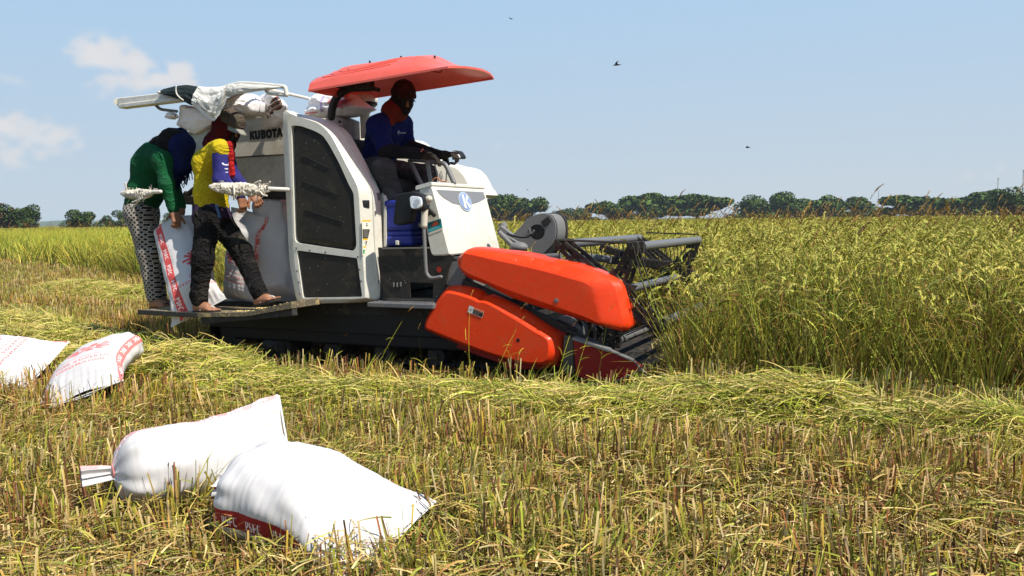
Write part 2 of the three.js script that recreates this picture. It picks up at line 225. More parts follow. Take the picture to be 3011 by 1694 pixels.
// -- side door: cream frame with two dark panels
{
  const inner = [[-2.887,2.031,0],[-2.8,2.024,0],[-2.625,1.972,0],[-2.54,1.921,0],[-2.462,1.837,0],[-2.355,1.651,0],[-2.242,1.453,0],[-2.226,1.292,0],[-2.217,1.059,0],[-2.195,0.626,0],[-2.234,0.58,0],[-2.514,0.566,0],[-2.766,0.559,0],[-2.811,0.577,0],[-2.836,0.695,0],[-2.872,0.878,0],[-2.878,1.303,0],[-2.886,1.666,0]];
  const outer = [[-2.955,2.064,-0.06],[-2.871,2.061,-0.06],[-2.655,2.012,-0.06],[-2.533,1.951,-0.06],[-2.439,1.878,-0.06],[-2.279,1.617,-0.06],[-2.175,1.423,-0.06],[-2.164,1.268,-0.06],[-2.159,1.033,-0.06],[-2.144,0.626,-0.06],[-2.192,0.55,-0.06],[-2.515,0.531,-0.06],[-2.832,0.525,-0.06],[-2.883,0.551,-0.06],[-2.906,0.677,-0.06],[-2.938,0.874,-0.06],[-2.949,1.305,-0.06],[-2.957,1.672,-0.06]];
  const zo = [-0.02, -0.05, -0.09, -0.11, -0.12, -0.12, -0.12, -0.12, -0.12, -0.11, -0.08, -0.03, -0.03, -0.03, -0.02, -0.02, -0.02, -0.02];
  const hole1 = rounded([[-2.863,1.962,0],[-2.759,1.947,0],[-2.635,1.904,0],[-2.554,1.863,0],[-2.494,1.786,0],[-2.406,1.642,0],[-2.313,1.458,0],[-2.278,1.408,0],[-2.262,0.991,0],[-2.292,0.95,0],[-2.573,0.981,0],[-2.836,1.014,0],[-2.862,1.041,0]], 0.03);
  const hole2 = rounded([[-2.847,0.956,0],[-2.26,0.896,0],[-2.221,0.592,0],[-2.796,0.57,0]], 0.02);
  const O = outer.map((p, i) => [p[0], p[1], zo[i]]), B = outer.map((p, i) => [p[0], p[1], zo[i] - 0.09]), N = inner.map((p, i) => [lerp(p[0], outer[i][0], 0.18), lerp(p[1], outer[i][1], 0.18), zo[i] * 0.08]);
  const per = 3, side = rings([resample(inner, per), resample(N, per), resample(O, per), resample(B, per)], 0.5, false, false);
  const s = new THREE.Shape(resample(inner, per).map((p) => new THREE.Vector2(p[0], p[1]))); for (const h of [hole1, hole2]) s.holes.push(new THREE.Path(h.map((p) => new THREE.Vector2(p[0], p[1])))); 
  const face = boxUV(new THREE.ShapeGeometry(s));
  const walls = [hole1, hole2].map((h) => rings([setZ(h, 0), setZ(h.map((p) => p), -0.05)], 0.6, false, false));
  const door = H('door', merge([side, face, ...walls, plate(setZ(resample(O, 2), -0.1), 0.02, 0)]), M.cream);
  const inset = (h, k) => { const c = h.reduce((a, p) => [a[0] + p[0] / h.length, a[1] + p[1] / h.length], [0, 0]), sc = (f, z) => h.map((p) => { const dx = p[0] - c[0], dy = p[1] - c[1], L = Math.hypot(dx, dy); return [p[0] - dx / L * f, p[1] - dy / L * f, z]; }); return rings([sc(k + 0.012, -0.008), sc(k, -0.014), sc(0.006, -0.035), sc(0.0, -0.045)], 0.4, true, false); };
  const up = H('upper_panel', inset(hole1, 0.045), M.panel, door), lo = H('lower_panel', inset(hole2, 0.01), M.panel, door);
  for (const [a, b] of [[[-2.77,1.716,0], [-2.505,1.604,0]], [[-2.764,1.506,0], [-2.42,1.39,0]], [[-2.754,1.282,0], [-2.384,1.178,0]]]) H('rib', bar([a[0], a[1], -0.006], [b[0], b[1], -0.006], 0.008, 0.01), M.blackClean, up);
  for (const p of [[-2.844,0.975,0.001],[-2.712,0.957,0.001],[-2.559,0.942,0.001],[-2.25,0.907,0.001],[-2.238,0.809,0.001],[-2.225,0.718,0.001],[-2.844,0.79,0.001],[-2.831,0.697,0.001],[-2.824,0.603,0.001]]) H('bolt', bolt(p, 0.008), M.steel, door);
  H('warning_sticker', quad([-2.199,1.193,0.008], [-2.178,1.192,-0.082], [-2.185,0.917,-0.082], [-2.203,0.916,0.008]), mat({ map: canvasTex(128, 480, (c, w, h) => { c.fillStyle = '#e9e4d2'; c.fillRect(0, 0, w, h); c.fillStyle = '#f2b21c'; c.fillRect(0, 0, w, 22); c.fillRect(10, 250, w, 26); c.fillRect(14, 352, w, 26); c.fillStyle = '#15130f'; c.fillRect(6, 124, 122, 126); c.fillRect(48, 284, 80, 66); c.fillRect(50, 384, 78, 90); c.fillStyle = '#aaa69a'; for (let i = 0; i < 9; i++) c.fillRect(18, 134 + i * 12, 92 - (i % 3) * 14, 4); for (let i = 0; i < 5; i++) c.fillRect(58, 294 + i * 10, 58, 3); for (let i = 0; i < 6; i++) c.fillRect(58, 394 + i * 12, 60, 3); c.fillStyle = '#3f9a55'; c.fillRect(8, 400, 34, 60); c.fillStyle = '#222'; c.beginPath(); c.arc(70, 50, 9, 0, 7); c.fill(); c.fillRect(64, 60, 10, 30); c.fillRect(50, 74, 40, 6); c.fillRect(20, 300, 20, 4); c.fillRect(20, 312, 20, 4); }, true, false), roughness: 0.5 }), door);
  H('latch', merge([rbox(-0.032, 0.032, -0.03, 0.03, -0.01, 0.012, 0.004), rbox(-0.018, 0.02, -0.014, 0.018, 0.008, 0.016, 0.003)]).rotateY(0.95).translate(...[-2.205,1.318,-0.05]), M.blackClean, door);
  for (const [a, b] of [[[-2.201,1.251,-0.12], [-2.202,1.204,-0.12]], [[-2.191,0.704,-0.12], [-2.19,0.65,-0.12]]]) H('hinge', merge([rod(a, b, 0.014), bar([a[0] - 0.03, a[1], a[2]], [a[0] + 0.05, a[1] - 0.002, a[2]], 0.03, 0.012)]), M.steel, door);
}
// -- floor, black side panels, step
{
  H('door_post', plate(rounded([[-2.231,1.412,-0.16],[-2.165,1.409,-0.16],[-2.166,0.546,-0.16],[-2.229,0.54,-0.16]], 0.01), 0.05), M.grey);
  H('seat_base', merge([plate(rounded([[-2.207,1.355,-0.24],[-2.173,1.413,-0.24],[-2.142,1.396,-0.24],[-2.171,0.976,-0.24],[-2.206,0.972,-0.24]], 0.01), 0.5), plate([[-2.129,1.391,-0.2],[-2.107,1.352,-0.2],[-2.117,0.977,-0.2],[-2.143,0.975,-0.2]], 0.03)]), M.cream);
  const lower = [[-2.165,0.975,-0.14],[-1.996,0.972,-0.14],[-1.693,0.978,-0.14],[-1.479,0.911,-0.14],[-1.524,0.814,-0.14],[-1.552,0.678,-0.14],[-1.555,0.556,-0.14],[-2.174,0.535,-0.14]], hole = [[-1.868,0.7,-0.14],[-1.662,0.7,-0.14],[-1.667,0.584,-0.14],[-1.871,0.579,-0.14]];
  const panel = H('side_panel', plate(lower, 0.02, 0.003, [hole.reverse()]), M.black);
  H('panel_lip', bar([-2.102,0.967,-0.12], [-1.678,0.973,-0.12], 0.012, 0.02), M.steel, panel);
  { const t = canvasTex(96, 96, (c) => { c.fillStyle = '#b8321f'; c.beginPath(); c.arc(48, 48, 46, 0, 7); c.fill(); c.strokeStyle = '#3a1410'; c.lineWidth = 5; c.beginPath(); c.arc(48, 48, 34, 0, 7); c.stroke(); c.fillStyle = '#3a1410'; c.fillRect(26, 34, 44, 7); c.fillRect(28, 50, 40, 7); }, true, false), g = new THREE.CircleGeometry(0.022, 24); g.translate(...[-1.604,0.806,-0.136]); H('round_sticker', g, mat({ map: t }), panel); }
  for (const p of [[-2.043,0.815,-0.138],[-1.923,0.787,-0.138],[-1.688,0.864,-0.138]]) H('bolt', bolt(p, 0.006), M.black, panel);
  { const ridge = []; for (const [x, y] of [[405, 1165], [432, 1165], [478, 1160]]) { const p = Z0(x, y); ridge.push(p); } function Z0(x, y) { return x < 410 ? [-2.015,0.681,-0.136] : x < 440 ? [-1.983,0.681,-0.136] : [-1.951,0.686,-0.136]; } for (const p of ridge) H('vent_slot', rbox(p[0] - 0.006, p[0] + 0.006, p[1] - 0.018, p[1] + 0.018, p[2] - 0.004, p[2] + 0.004, 0.003), M.grey, panel); }
  H('front_panel', rings([[[-1.537,0.907,-0.16],[-1.388,0.905,-0.16],[-1.392,0.687,-0.16],[-1.568,0.682,-0.16]], [[-1.725,0.891,-0.5],[-1.567,0.889,-0.5],[-1.572,0.659,-0.5],[-1.757,0.654,-0.5]]].map((r, i) => r.map((p) => [p[0] + i * 0.3, p[1], p[2]])), 0.3), M.grey);
  const a = [-2.137,0.539,0.06], b = [-1.528,0.562,0.06];
  const step = H('step_plate', rbox(a[0], b[0] - 0.02, a[1] - 0.018, a[1] + 0.018, -0.16, 0.06, 0.006), M.steel);
  const tread = []; for (let i = 0; i < 34 && a[0] + 0.02 + i * 0.027 < b[0] - 0.05; i++) { const x = a[0] + 0.01 + i * 0.027; tread.push(bar([x, a[1] - 0.014, 0.062], [x + 0.016, a[1] + 0.014, 0.062], 0.008, 0.006)); for (let k = 0; k < 3; k++) tread.push(bar([x, a[1] + 0.019, 0.03 - k * 0.06], [x + 0.018, a[1] + 0.019, 0.045 - k * 0.06], 0.008, 0.006, [0, 1, 0])); }
  const tg = H('tread_pattern', merge(tread), M.steel, step); tg.userData.kind = 'stuff';
  const c = [-2.105,0.56,-0.1]; H('upper_step', rbox(c[0], c[0] + 0.62, c[1] - 0.02, c[1] + 0.012, -0.3, -0.12, 0.005), M.dark);
  H('cab_floor', rbox(-2.3, -1.45, 0.86, 0.90, -1.15, -0.16, 0.01), M.dark);
}
// -- steering console
{
  const side = [[-1.655,1.461,-0.13],[-1.503,0.913,-0.13],[-1.663,0.907,-0.13],[-1.769,1.43,-0.13]], f = [[-1.655,1.461,-0.13], [-1.503,0.913,-0.13]], W = 0.90;
  const A = side[0], B = side[1], Cc = side[2], D = side[3], zn = -0.13, zf = zn - W;
  const q = (p, z, dx = 0, dy = 0) => [p[0] + dx, p[1] + dy, z];
  const prof = rounded([A, B, Cc, D].map((p) => [p[0], p[1], 0]), 0.03, 3), sec = (z, k) => prof.map((p) => [lerp(p[0], (A[0] + Cc[0]) / 2, k), lerp(p[1], (A[1] + Cc[1]) / 2, k), z]);
  const console_ = H('console', rings([sec(zn - 0.0, 0.05), sec(zn - 0.006, 0.018), sec(zn - 0.02, 0), sec(zf + 0.02, 0), sec(zf, 0.03)], 0.45), M.cream);
  const capY = 0.018; H('console_lid', rings([0, 1].map((i) => rounded([q(A, 0, 0.012, -0.012), q(A, 0, 0.006, 0.018), q(D, 0, -0.02, 0.02), q(D, 0, -0.02, -0.012)], 0.012, 2).map((p) => [p[0], p[1], i ? zf - 0.008 : zn + 0.008])), 0.5), M.cream, console_);
  // dark band and emblem on the sloping front
  const up = V(A).sub(V(B)).normalize(), n = V(up.y, -up.x, 0), at = (s, w, o = 0.003) => V(A).addScaledVector(up, -s).addScaledVector(n, o).setZ(zn - w).toArray(), Lf = V(A).distanceTo(V(B));
  const bandPts = [[0.045, 0.055], [0.045, 0.86], [0.10, 0.87], [0.135, 0.72], [0.165, 0.50], [0.168, 0.42], [0.150, 0.26], [0.105, 0.13], [0.075, 0.08]];
  const flat = (list, o) => { const sh = new THREE.Shape(list.map(([s, w]) => new THREE.Vector2(w, -s))), g = new THREE.ShapeGeometry(sh, 24); const p = g.attributes.position; for (let i = 0; i < p.count; i++) { const v = at(-p.getY(i), p.getX(i), o); p.setXYZ(i, ...v); } g.computeVertexNormals(); return boxUV(g); };
  H('front_band', flat(bandPts, 0.003), M.greyBand, console_);
  const cs = 0.135, cw = 0.475, circ = (r, o) => flat(Array.from({ length: 36 }, (_, i) => [cs + Math.cos(i / 36 * 6.283) * r * 0.76, cw + Math.sin(i / 36 * 6.283) * r]), o);
  const emblem = H('emblem', circ(0.108, 0.006), mat({ color: lin(0.62, 0.66, 0.72), roughness: 0.25, metalness: 0.4 }), console_);
  H('emblem_field', circ(0.092, 0.009), mat({ color: lin(0.24, 0.32, 0.52), roughness: 0.35 }), console_);
  const K = (pts) => flat(pts.map(([x, y]) => [cs - y * 0.062, cw + x * 0.078]), 0.012);
  H('emblem_letter', merge([K([[-0.62, 0.82], [-0.2, 0.98], [-0.12, 0.0], [-0.2, -0.98], [-0.62, -0.82], [-0.5, 0.0]]), K([[-0.02, 0.06], [0.42, 0.92], [0.84, 0.62], [0.22, 0.02]]), K([[-0.02, -0.04], [0.24, 0.02], [0.86, -0.6], [0.44, -0.92]])]), mat({ color: lin(0.85, 0.86, 0.88), roughness: 0.3 }), console_);
  void emblem;
  { const t = canvasTex(160, 220, (c, w, h) => { c.fillStyle = '#177a86'; c.fillRect(0, 0, w, h); c.fillStyle = '#2a4a44'; c.fillRect(30, 8, 110, 100); c.fillStyle = '#a8432e'; c.beginPath(); c.moveTo(36, 104); c.lineTo(70, 40); c.lineTo(110, 24); c.lineTo(126, 96); c.fill(); c.fillStyle = '#1f9aa3'; c.fillRect(0, 118, w, 60); c.fillStyle = '#8fcfd0'; c.fillRect(10, 128, 90, 8); c.fillRect(10, 146, 120, 8); c.fillStyle = '#d9d2bf'; c.fillRect(0, 180, w, 40); }, true, false), P = [[-1.695,1.165,-0.127],[-1.573,1.198,-0.127],[-1.559,1.112,-0.127],[-1.679,1.072,-0.127]], g = new THREE.BufferGeometry(); g.setAttribute('position', new THREE.Float32BufferAttribute([...P[0], ...P[3], ...P[2], ...P[0], ...P[2], ...P[1]], 3)); g.setAttribute('uv', new THREE.Float32BufferAttribute([0, 1, 0, 0, 1, 0, 0, 1, 1, 0, 1, 1], 2)); g.computeVertexNormals(); H('side_sticker', g, mat({ map: t, roughness: 0.4 }), console_); }
  H('side_bracket', merge([bar([-1.671,1.27,-0.1], [-1.609,1.217,-0.1], 0.03, 0.03), rod([-1.725,1.237,-0.1], [-1.664,1.24,-0.1], 0.008), tube([[-1.664,1.278,-0.1], [-1.633,1.244,-0.09], [-1.687,1.214,-0.1]], 0.007, 16, 6)]), M.black, console_);
}
// -- hand rails, levers, lamps
{
  const rail = H('grab_rail', tube([[-1.645,1.339,0],[-1.653,1.251,0],[-1.65,1.118,0],[-1.645,0.97,0],[-1.639,0.821,0],[-1.627,0.775,0],[-1.592,0.75,0],[-1.511,0.76,0]], 0.014, 60), M.grey);
  H('grip_sleeve', tube([[-1.6,1.344,0],[-1.623,1.332,0],[-1.636,1.288,0],[-1.644,1.214,0],[-1.649,1.147,0]], 0.026, 24), M.creamDusty, rail);
  H('rail_tip', bolt([-1.668,1.151,0], 0.02, [-1, 0, 0]), M.wood, rail);
  const lampBox = rounded([[-1.855,1.386,0.06],[-1.712,1.403,0.06],[-1.615,1.368,0.06],[-1.606,1.271,0.06],[-1.631,1.247,0.06],[-1.715,1.265,0.06],[-1.742,1.164,0.06],[-1.852,1.148,0.06],[-1.89,1.161,0.06]], 0.03), lamp = H('headlight', plate(lampBox, 0.09, 0.012), M.blackClean);
  const lp = rounded([[-1.726,1.368,0.064],[-1.626,1.358,0.064],[-1.619,1.281,0.064],[-1.715,1.269,0.064]], 0.03); H('lamp_glass', plate(setZ(lp, 0.078), 0.02, 0.004), M.lens, lamp); H('lamp_rim', rings([setZ(lp.map((p) => p), 0.066), lp.map((p) => { const c = [-1.671,1.317,0.06]; return [c[0] + (p[0] - c[0]) * 1.08, c[1] + (p[1] - c[1]) * 1.08, 0.062]; })], 0.5, false, false), M.chrome, lamp);
  { const c = [-1.658,1.32,0.082], g = new THREE.CircleGeometry(0.022, 20); g.translate(c[0], c[1], 0.0815); H('lamp_reflector', g, M.chrome, lamp); }
  // far lamp by the driver's hand
  const far = rounded([[-1.918,1.781,-0.95],[-1.867,1.779,-0.95],[-1.846,1.757,-0.95],[-1.824,1.72,-0.95],[-1.837,1.706,-0.95],[-1.897,1.709,-0.95],[-1.91,1.737,-0.95]], 0.03), fl = H('headlight', plate(far, 0.10, 0.01), M.blackClean); H('lamp_glass', plate(setZ(rounded([[-1.903,1.773,-0.945],[-1.868,1.771,-0.945],[-1.831,1.72,-0.945],[-1.839,1.711,-0.945],[-1.888,1.712,-0.945],[-1.899,1.736,-0.945]], 0.03), -0.938), 0.015, 0.003), M.lens, fl);
  H('lamp_stem', tube([[-1.885,1.71,-0.98], [-1.902,1.671,-0.98], [-1.95,1.676,-0.98]], 0.012, 16, 8), M.steel, fl);
  H('lever_frame', tube([[-1.95,1.465,-0.5],[-2.013,1.576,-0.5],[-2.062,1.668,-0.5],[-2.06,1.679,-0.5],[-2.041,1.68,-0.5],[-1.945,1.671,-0.5],[-1.835,1.652,-0.5],[-1.763,1.644,-0.5],[-1.736,1.63,-0.5],[-1.715,1.6,-0.5],[-1.658,1.483,-0.5]], 0.019, 90, 10, 0.35), M.steel);
  H('lever', bar([-1.859,1.672,-0.42], [-1.823,1.49,-0.42], 0.034, 0.012), M.grey);
  for (const [a, b] of [[[-1.943,1.65,-0.7], [-1.928,1.552,-0.7]], [[-1.831,1.592,-0.7], [-1.84,1.506,-0.7]]]) H('control_rod', rod(a, b, 0.006), M.steel);
  H('gear_lever', bar([-1.901,1.711,-0.8], [-1.88,1.639,-0.8], 0.05, 0.03), M.blackClean);
  H('control_cover', rbox(-1.95, -1.70, 1.28, 1.43, -0.9, -0.3, 0.03), M.blackClean);
  H('cable', tube([[-1.914,1.502,-0.6],[-1.895,1.525,-0.6],[-1.864,1.53,-0.6],[-1.834,1.507,-0.6],[-1.803,1.499,-0.6],[-1.776,1.506,-0.6]], 0.006, 40, 6), mat({ color: lin(0.55, 0.22, 0.13), roughness: 0.6 }));
}
// -- seat, exhaust, roof arm, canopy
{
  const bk = [[-2.635,1.865,-0.42],[-2.588,1.874,-0.42],[-2.467,1.853,-0.42],[-2.431,1.805,-0.42],[-2.441,1.473,-0.42],[-2.48,1.428,-0.42],[-2.529,1.662,-0.42]], sb = H('seat', plate(rounded(bk, 0.05), 0.5, 0.03), M.blackClean);
  const p = [-2.297,1.553,-0.4]; H('cushion', rbox(p[0] - 0.35, p[0] + 0.18, p[1] - 0.16, p[1] - 0.02, -0.95, -0.42, 0.05), M.blackClean, sb);
  const cl = H('rear_column', plate(rounded([[-2.846,2.096,-0.55],[-2.748,2.057,-0.55],[-2.747,1.789,-0.55],[-2.856,1.793,-0.55],[-2.935,2.093,-0.55]], 0.01), 0.25, 0.004), M.pinkGrey); for (const q of [[-2.781,2.035,-0.549],[-2.783,1.992,-0.549]]) H('bolt', bolt(q, 0.012), M.blackClean, cl);
  H('roof_arm', tube([[-2.788,2.066,-0.44],[-2.774,2.143,-0.44],[-2.738,2.211,-0.44],[-2.675,2.261,-0.44],[-2.598,2.286,-0.44],[-2.505,2.286,-0.44],[-2.385,2.282,-0.44]], 0.033, 50, 12), M.dark);
  H('roof_bracket', merge([bar([-2.504,2.304,-0.42], [-2.361,2.32,-0.42], 0.09, 0.10), bar([-2.372,2.271,-0.42], [-2.295,2.253,-0.42], 0.035, 0.05), bar([-2.654,2.307,-0.4], [-2.49,2.311,-0.4], 0.05, 0.2)]), M.dark);
  const c = [-2.66,2.214,-0.75], R = (u) => u / 3.623 * 0.8555 / 322, lathe = (pts) => { const g = new THREE.LatheGeometry(pts.map(([r, y]) => new THREE.Vector2(R(r), R(y))), 28); g.translate(c[0], c[1], c[2]); return clean(g); };
  const air = H('air_cleaner', lathe([[0, -420], [55, -420], [58, -110], [62, -95]]), M.creamDusty); H('intake_cap', lathe([[0, 95], [100, 92], [140, 78], [156, 50], [158, 18], [150, -6]]), M.cream, air); H('intake_rim', lathe([[150, -4], [152, -30], [120, -60], [92, -72], [88, -95], [62, -100], [58, -112]]), M.blackClean, air);
  H('intake_clamp', lathe([[64, -105], [70, -110], [70, -128], [60, -132]]), M.steel, air);
  // canopy: a thin crowned shell, open below
  const x0 = -2.66, x1 = -1.405, z0 = 0.03, z1 = -0.74;
  const top = (s, t) => {                                              // s along, t across (0 near)
    const xs = lerp(x0, x1, s), flare = 0.10 * (1 - s) * Math.sin(Math.PI * clamp(t)), x = xs + 0.0 * flare + (s > 0.86 ? (s - 0.86) * 0.55 * Math.sin(Math.PI * t) : 0) - (s < 0.12 ? (0.12 - s) * 0.5 * Math.sin(Math.PI * t) : 0);
    const rimY = lerp(2.222, 2.302, s) + lerp(0, 0.025, t), e = Math.min(t, 1 - t) * 2, ends = lerp(0.62, 1, smooth(0, 0.22, s)) * lerp(1, 0.12, smooth(0.70, 1.0, s));
    const crown = (0.115 * Math.pow(clamp(e * 2.2), 0.7) + 0.06 * e) * ends ;
    let rib = 0; for (let k = 0; k < 4; k++) { const d = Math.hypot((s - 0.02) * 1.0, (t - 0.22) * 0.3) ; rib += 0.004 * smooth(0.020, 0.004, Math.abs(t - 0.035 - k * 0.05 - 0.25 * Math.max(0, s - 0.02) * (0.4 - k * 0.1))) * smooth(0.55 - k * 0.03, 0.25, s) * smooth(0.0, 0.05, s); void d; }
    return [x, rimY + crown + rib + 0.03 * (1 - s) * smooth(0, 0.1, e), lerp(z0, z1, t)];
  };
  const out = grid(74, 150, (u, v) => (u < 4 / 74 ? (() => { const p = top(0, v), k = u * 74 / 4; return [p[0] + 0.02 * (1 - k) - 0.02 * k * (1 - k), lerp(lerp(2.222, 2.247, v), p[1], k), p[2]]; })() : top((u - 4 / 74) / (70 / 74), v))), inn = grid(50, 30, (u, v) => { const p = top(0.012 + u * 0.976, 0.02 + v * 0.96); return [p[0], p[1] - 0.016, p[2]]; });
  const rim = []; const loop = []; for (let i = 0; i < 40; i++) loop.push(top(i / 40, 0)); for (let i = 0; i < 30; i++) loop.push(top(1, i / 30)); for (let i = 0; i < 40; i++) loop.push(top(1 - i / 40, 1)); for (let i = 0; i < 30; i++) { const p = top(0, 1 - i / 30); loop.push([p[0] + 0.02, lerp(2.222, 2.247, 1 - i / 30), p[2]]); } rim.push(loop, loop.map((p) => [p[0], p[1] - 0.016, p[2]]));
  const roof = H('canopy', merge([out, rings(rim, 0.5, false, false)]), M.canopy); void inn;
  for (const s of [0.12, 0.33, 0.56, 0.8]) { const p = top(s, 0.33); H('bolt', rod(p, [p[0], p[1] + 0.02, p[2]], 0.008), M.dark, roof); }
  for (let k = 0; k < 4; k++) H('canopy_rib', tube([[0.16 + 0.06 * k, 0.5], [0.07 + 0.06 * k, 0.34], [0.05 + 0.06 * k, 0.2], [0.10 + 0.055 * k, 0.10 + 0.012 * k], [0.25 + 0.05 * k, 0.08 + 0.03 * k], [0.42 + 0.04 * k, 0.10 + 0.045 * k], [0.56 + 0.03 * k, 0.13 + 0.055 * k]].map(([s, t]) => { const p = top(s, t); return [p[0], p[1] - 0.001, p[2]]; }), 0.007, 50, 8), M.canopy, roof);
  H('roof_handle', tube([top(0.80, 0.1), top(0.82, 0.12), top(0.9, 0.12), top(0.92, 0.1)].map((p, i) => [p[0], p[1] - 0.02 - (i % 3 ? 0.03 : 0), p[2]]), 0.006, 16, 6), M.redPlate, roof);
}
// -- far thresher cover beyond the driver
{
  const o = [[-2.743,1.547,-1.45],[-2.717,1.74,-1.45],[-2.641,1.886,-1.45],[-2.589,1.934,-1.45],[-2.508,1.922,-1.45],[-2.439,1.86,-1.45],[-2.321,1.751,-1.45],[-2.184,1.692,-1.45],[-2.096,1.672,-1.45],[-2.048,1.645,-1.45],[-2.001,1.585,-1.45],[-1.962,1.49,-1.45],[-1.964,1.388,-1.45],[-2.747,1.405,-1.45]], c = [-1.75, 1.5];
  const inr = (k, z) => resample(o, 3).map((p) => { const x = lerp(p[0], c[0], k); return [x, lerp(p[1], c[1], k), z - 0.6 * (x - c[0])]; });
  const cov = H('thresher_cover', rings([inr(0.07, -1.42), inr(0.02, -1.43), inr(0, -1.46), inr(0, -1.95)], 0.5), M.cream);
  { const t = canvasTex(512, 96, (x, w, h) => { x.clearRect(0, 0, w, h); x.fillStyle = '#9c9a98'; x.font = 'bold 92px sans-serif'; x.textAlign = 'center'; x.textBaseline = 'middle'; x.save(); x.translate(w / 2, h / 2); x.scale(1.15, 1); x.fillText('KUBOTA', 0, 2); x.restore(); }, true, false), a = [-2.406,1.592,-1.4], b = [-2.081,1.569,-1.4], g = new THREE.PlaneGeometry(b[0] - a[0], 0.11); g.rotateY(0.54); g.translate((a[0] + b[0]) / 2, a[1] - 0.005, -1.408 - 0.6 * ((a[0] + b[0]) / 2 - c[0])); H('lettering', g, mat({ map: t, transparent: true, alphaTest: 0.5, roughness: 0.5 }), cov); }
}
// -- grain tank with hopper
{
  const zt = -0.34, t = [[-4.299,2.044,-0.34],[-3.68,2.12,-0.34],[-3.174,2.117,-0.34],[-3.188,1.757,-0.34],[-3.793,1.756,-0.34],[-4.307,1.741,-0.34]];
  const tank = H('grain_tank', rings([t, setZ(t, -1.6)], 0.2), M.creamDusty);
  H('tank_rim', merge([tube([[-4.276,1.999,-0.32], [-3.663,2.109,-0.32], [-3.496,2.117,-0.32]], 0.018, 30, 8), tube([[-3.663,2.117,-0.32], [-3.153,2.102,-0.32]], 0.016, 10, 8)]), M.creamDusty, tank);
  const h0 = setZ([[-4.307,1.739,-0.34],[-3.793,1.755,-0.34],[-3.188,1.757,-0.34]], -0.341), h1 = setZ([[-4.286,1.594,-0.4],[-3.74,1.515,-0.4],[-3.248,1.461,-0.4]], -0.40);
  const hop = H('hopper', rings([[...h0, ...h0.slice().reverse().map((p) => [p[0], p[1], -1.6])], [...h1, ...h1.slice().reverse().map((p) => [p[0], p[1], -1.3])]], 0.2, false, true), M.creamDusty);
  H('hopper_seam', bar([h0[1][0], h0[1][1] + 0.004, -0.338], [h0[2][0], h0[2][1] + 0.004, -0.338], 0.012, 0.006), M.dark, hop);
  { const a = [-3.581,1.948,-0.337], b = [-3.193,1.944,-0.337], tx = canvasTex(640, 160, (x, w, h) => { x.clearRect(0, 0, w, h); x.font = 'bold 150px sans-serif'; x.textAlign = 'center'; x.textBaseline = 'middle'; x.translate(w / 2, h / 2); x.scale(1.02, 1); x.lineJoin = 'miter'; x.strokeStyle = '#8c8270'; x.lineWidth = 20; x.strokeText('KUBOTA', 0, 4); x.fillStyle = '#151210'; x.fillText('KUBOTA', 0, 4); x.strokeStyle = '#151210'; x.lineWidth = 13; x.strokeText('KUBOTA', 0, 4); }, true, false), g = new THREE.PlaneGeometry((b[0] - a[0]) * 0.98, 0.098); g.rotateZ(0.03); g.translate((a[0] + b[0]) / 2 - 0.018, (a[1] + b[1]) / 2, -0.3365); H('lettering', g, mat({ map: tx, transparent: true, alphaTest: 0.5, roughness: 0.5 }), tank); }
  H('discharge_spout', rod([-3.698,1.514,-0.7], [-3.713,1.42,-0.7], 0.1, 0.08), M.dark);
  H('sack_hook_bar', bar([-3.466,1.431,-0.25], [-3.114,1.413,-0.25], 0.08, 0.05), M.black);
  H('sack_hook_bar', merge([bar([-4.446,1.404,-0.3], [-4.177,1.388,-0.3], 0.08, 0.05), bar([-4.297,1.435,-0.3], [-4.193,1.499,-0.3], 0.035, 0.05), bar([-4.334,1.384,-0.3], [-4.274,1.451,-0.3], 0.09, 0.04)]), M.black);
  H('rear_column', bar([-4.236,1.485,-0.36], [-4.306,0.625,-0.36], 0.06, 0.06), M.black);
  // roof rack over the sacks
  const rk = H('rack_beam', rings([0, 1].map((e) => rounded((e ? [[-3.787,2.251,0.22],[-3.785,2.2,0.22],[-3.789,2.188,0.22]] : [[-4.538,2.242,0.22],[-4.537,2.191,0.22],[-4.463,2.168,0.22]]), 0.01, 2)), 0.5, true, true), M.whiteTube); rk.geometry.dispose();
  rk.geometry = merge([bar([-4.531,2.228,0.22], [-3.768,2.239,0.22], 0.062, 0.05), bar([-4.473,2.185,0.22], [-3.77,2.202,0.22], 0.035, 0.09), rod([-4.502,2.225,0.243], [-4.554,2.233,0.197], 0.031)]);
  H('rack_rail', tube([[-3.407,2.252,0.22],[-3.318,2.268,0.22],[-3.182,2.285,0.22],[-2.985,2.264,0.22],[-2.757,2.23,0.22],[-2.73,2.215,0.22],[-2.721,2.164,0.22]], 0.017, 60, 10, 0.3), M.whiteTube, rk);
  H('rack_loop', tube([[-2.941,2.248,0.22],[-2.914,2.206,0.22],[-2.887,2.185,0.22],[-2.719,2.16,0.22]], 0.013, 40, 10, 0.3), M.whiteTube, rk);
  H('rack_loop', tube([[-4.131,2.185,0.18],[-4.095,2.155,0.18],[-4.053,2.139,0.18],[-3.897,2.115,0.18]], 0.013, 40, 10, 0.3), M.grey, rk);
  for (const q of [[-3.933,2.229,0.22], [-3.154,2.282,0.22]]) H('rack_cross', rod(q, [q[0], q[1] - 0.02, -0.7], 0.014), M.whiteTube, rk);
  H('cross_bar', rod([-3.521,2.084,-0.16], [-3.374,2.087,-0.16], 0.02), M.whiteTube, rk);
}
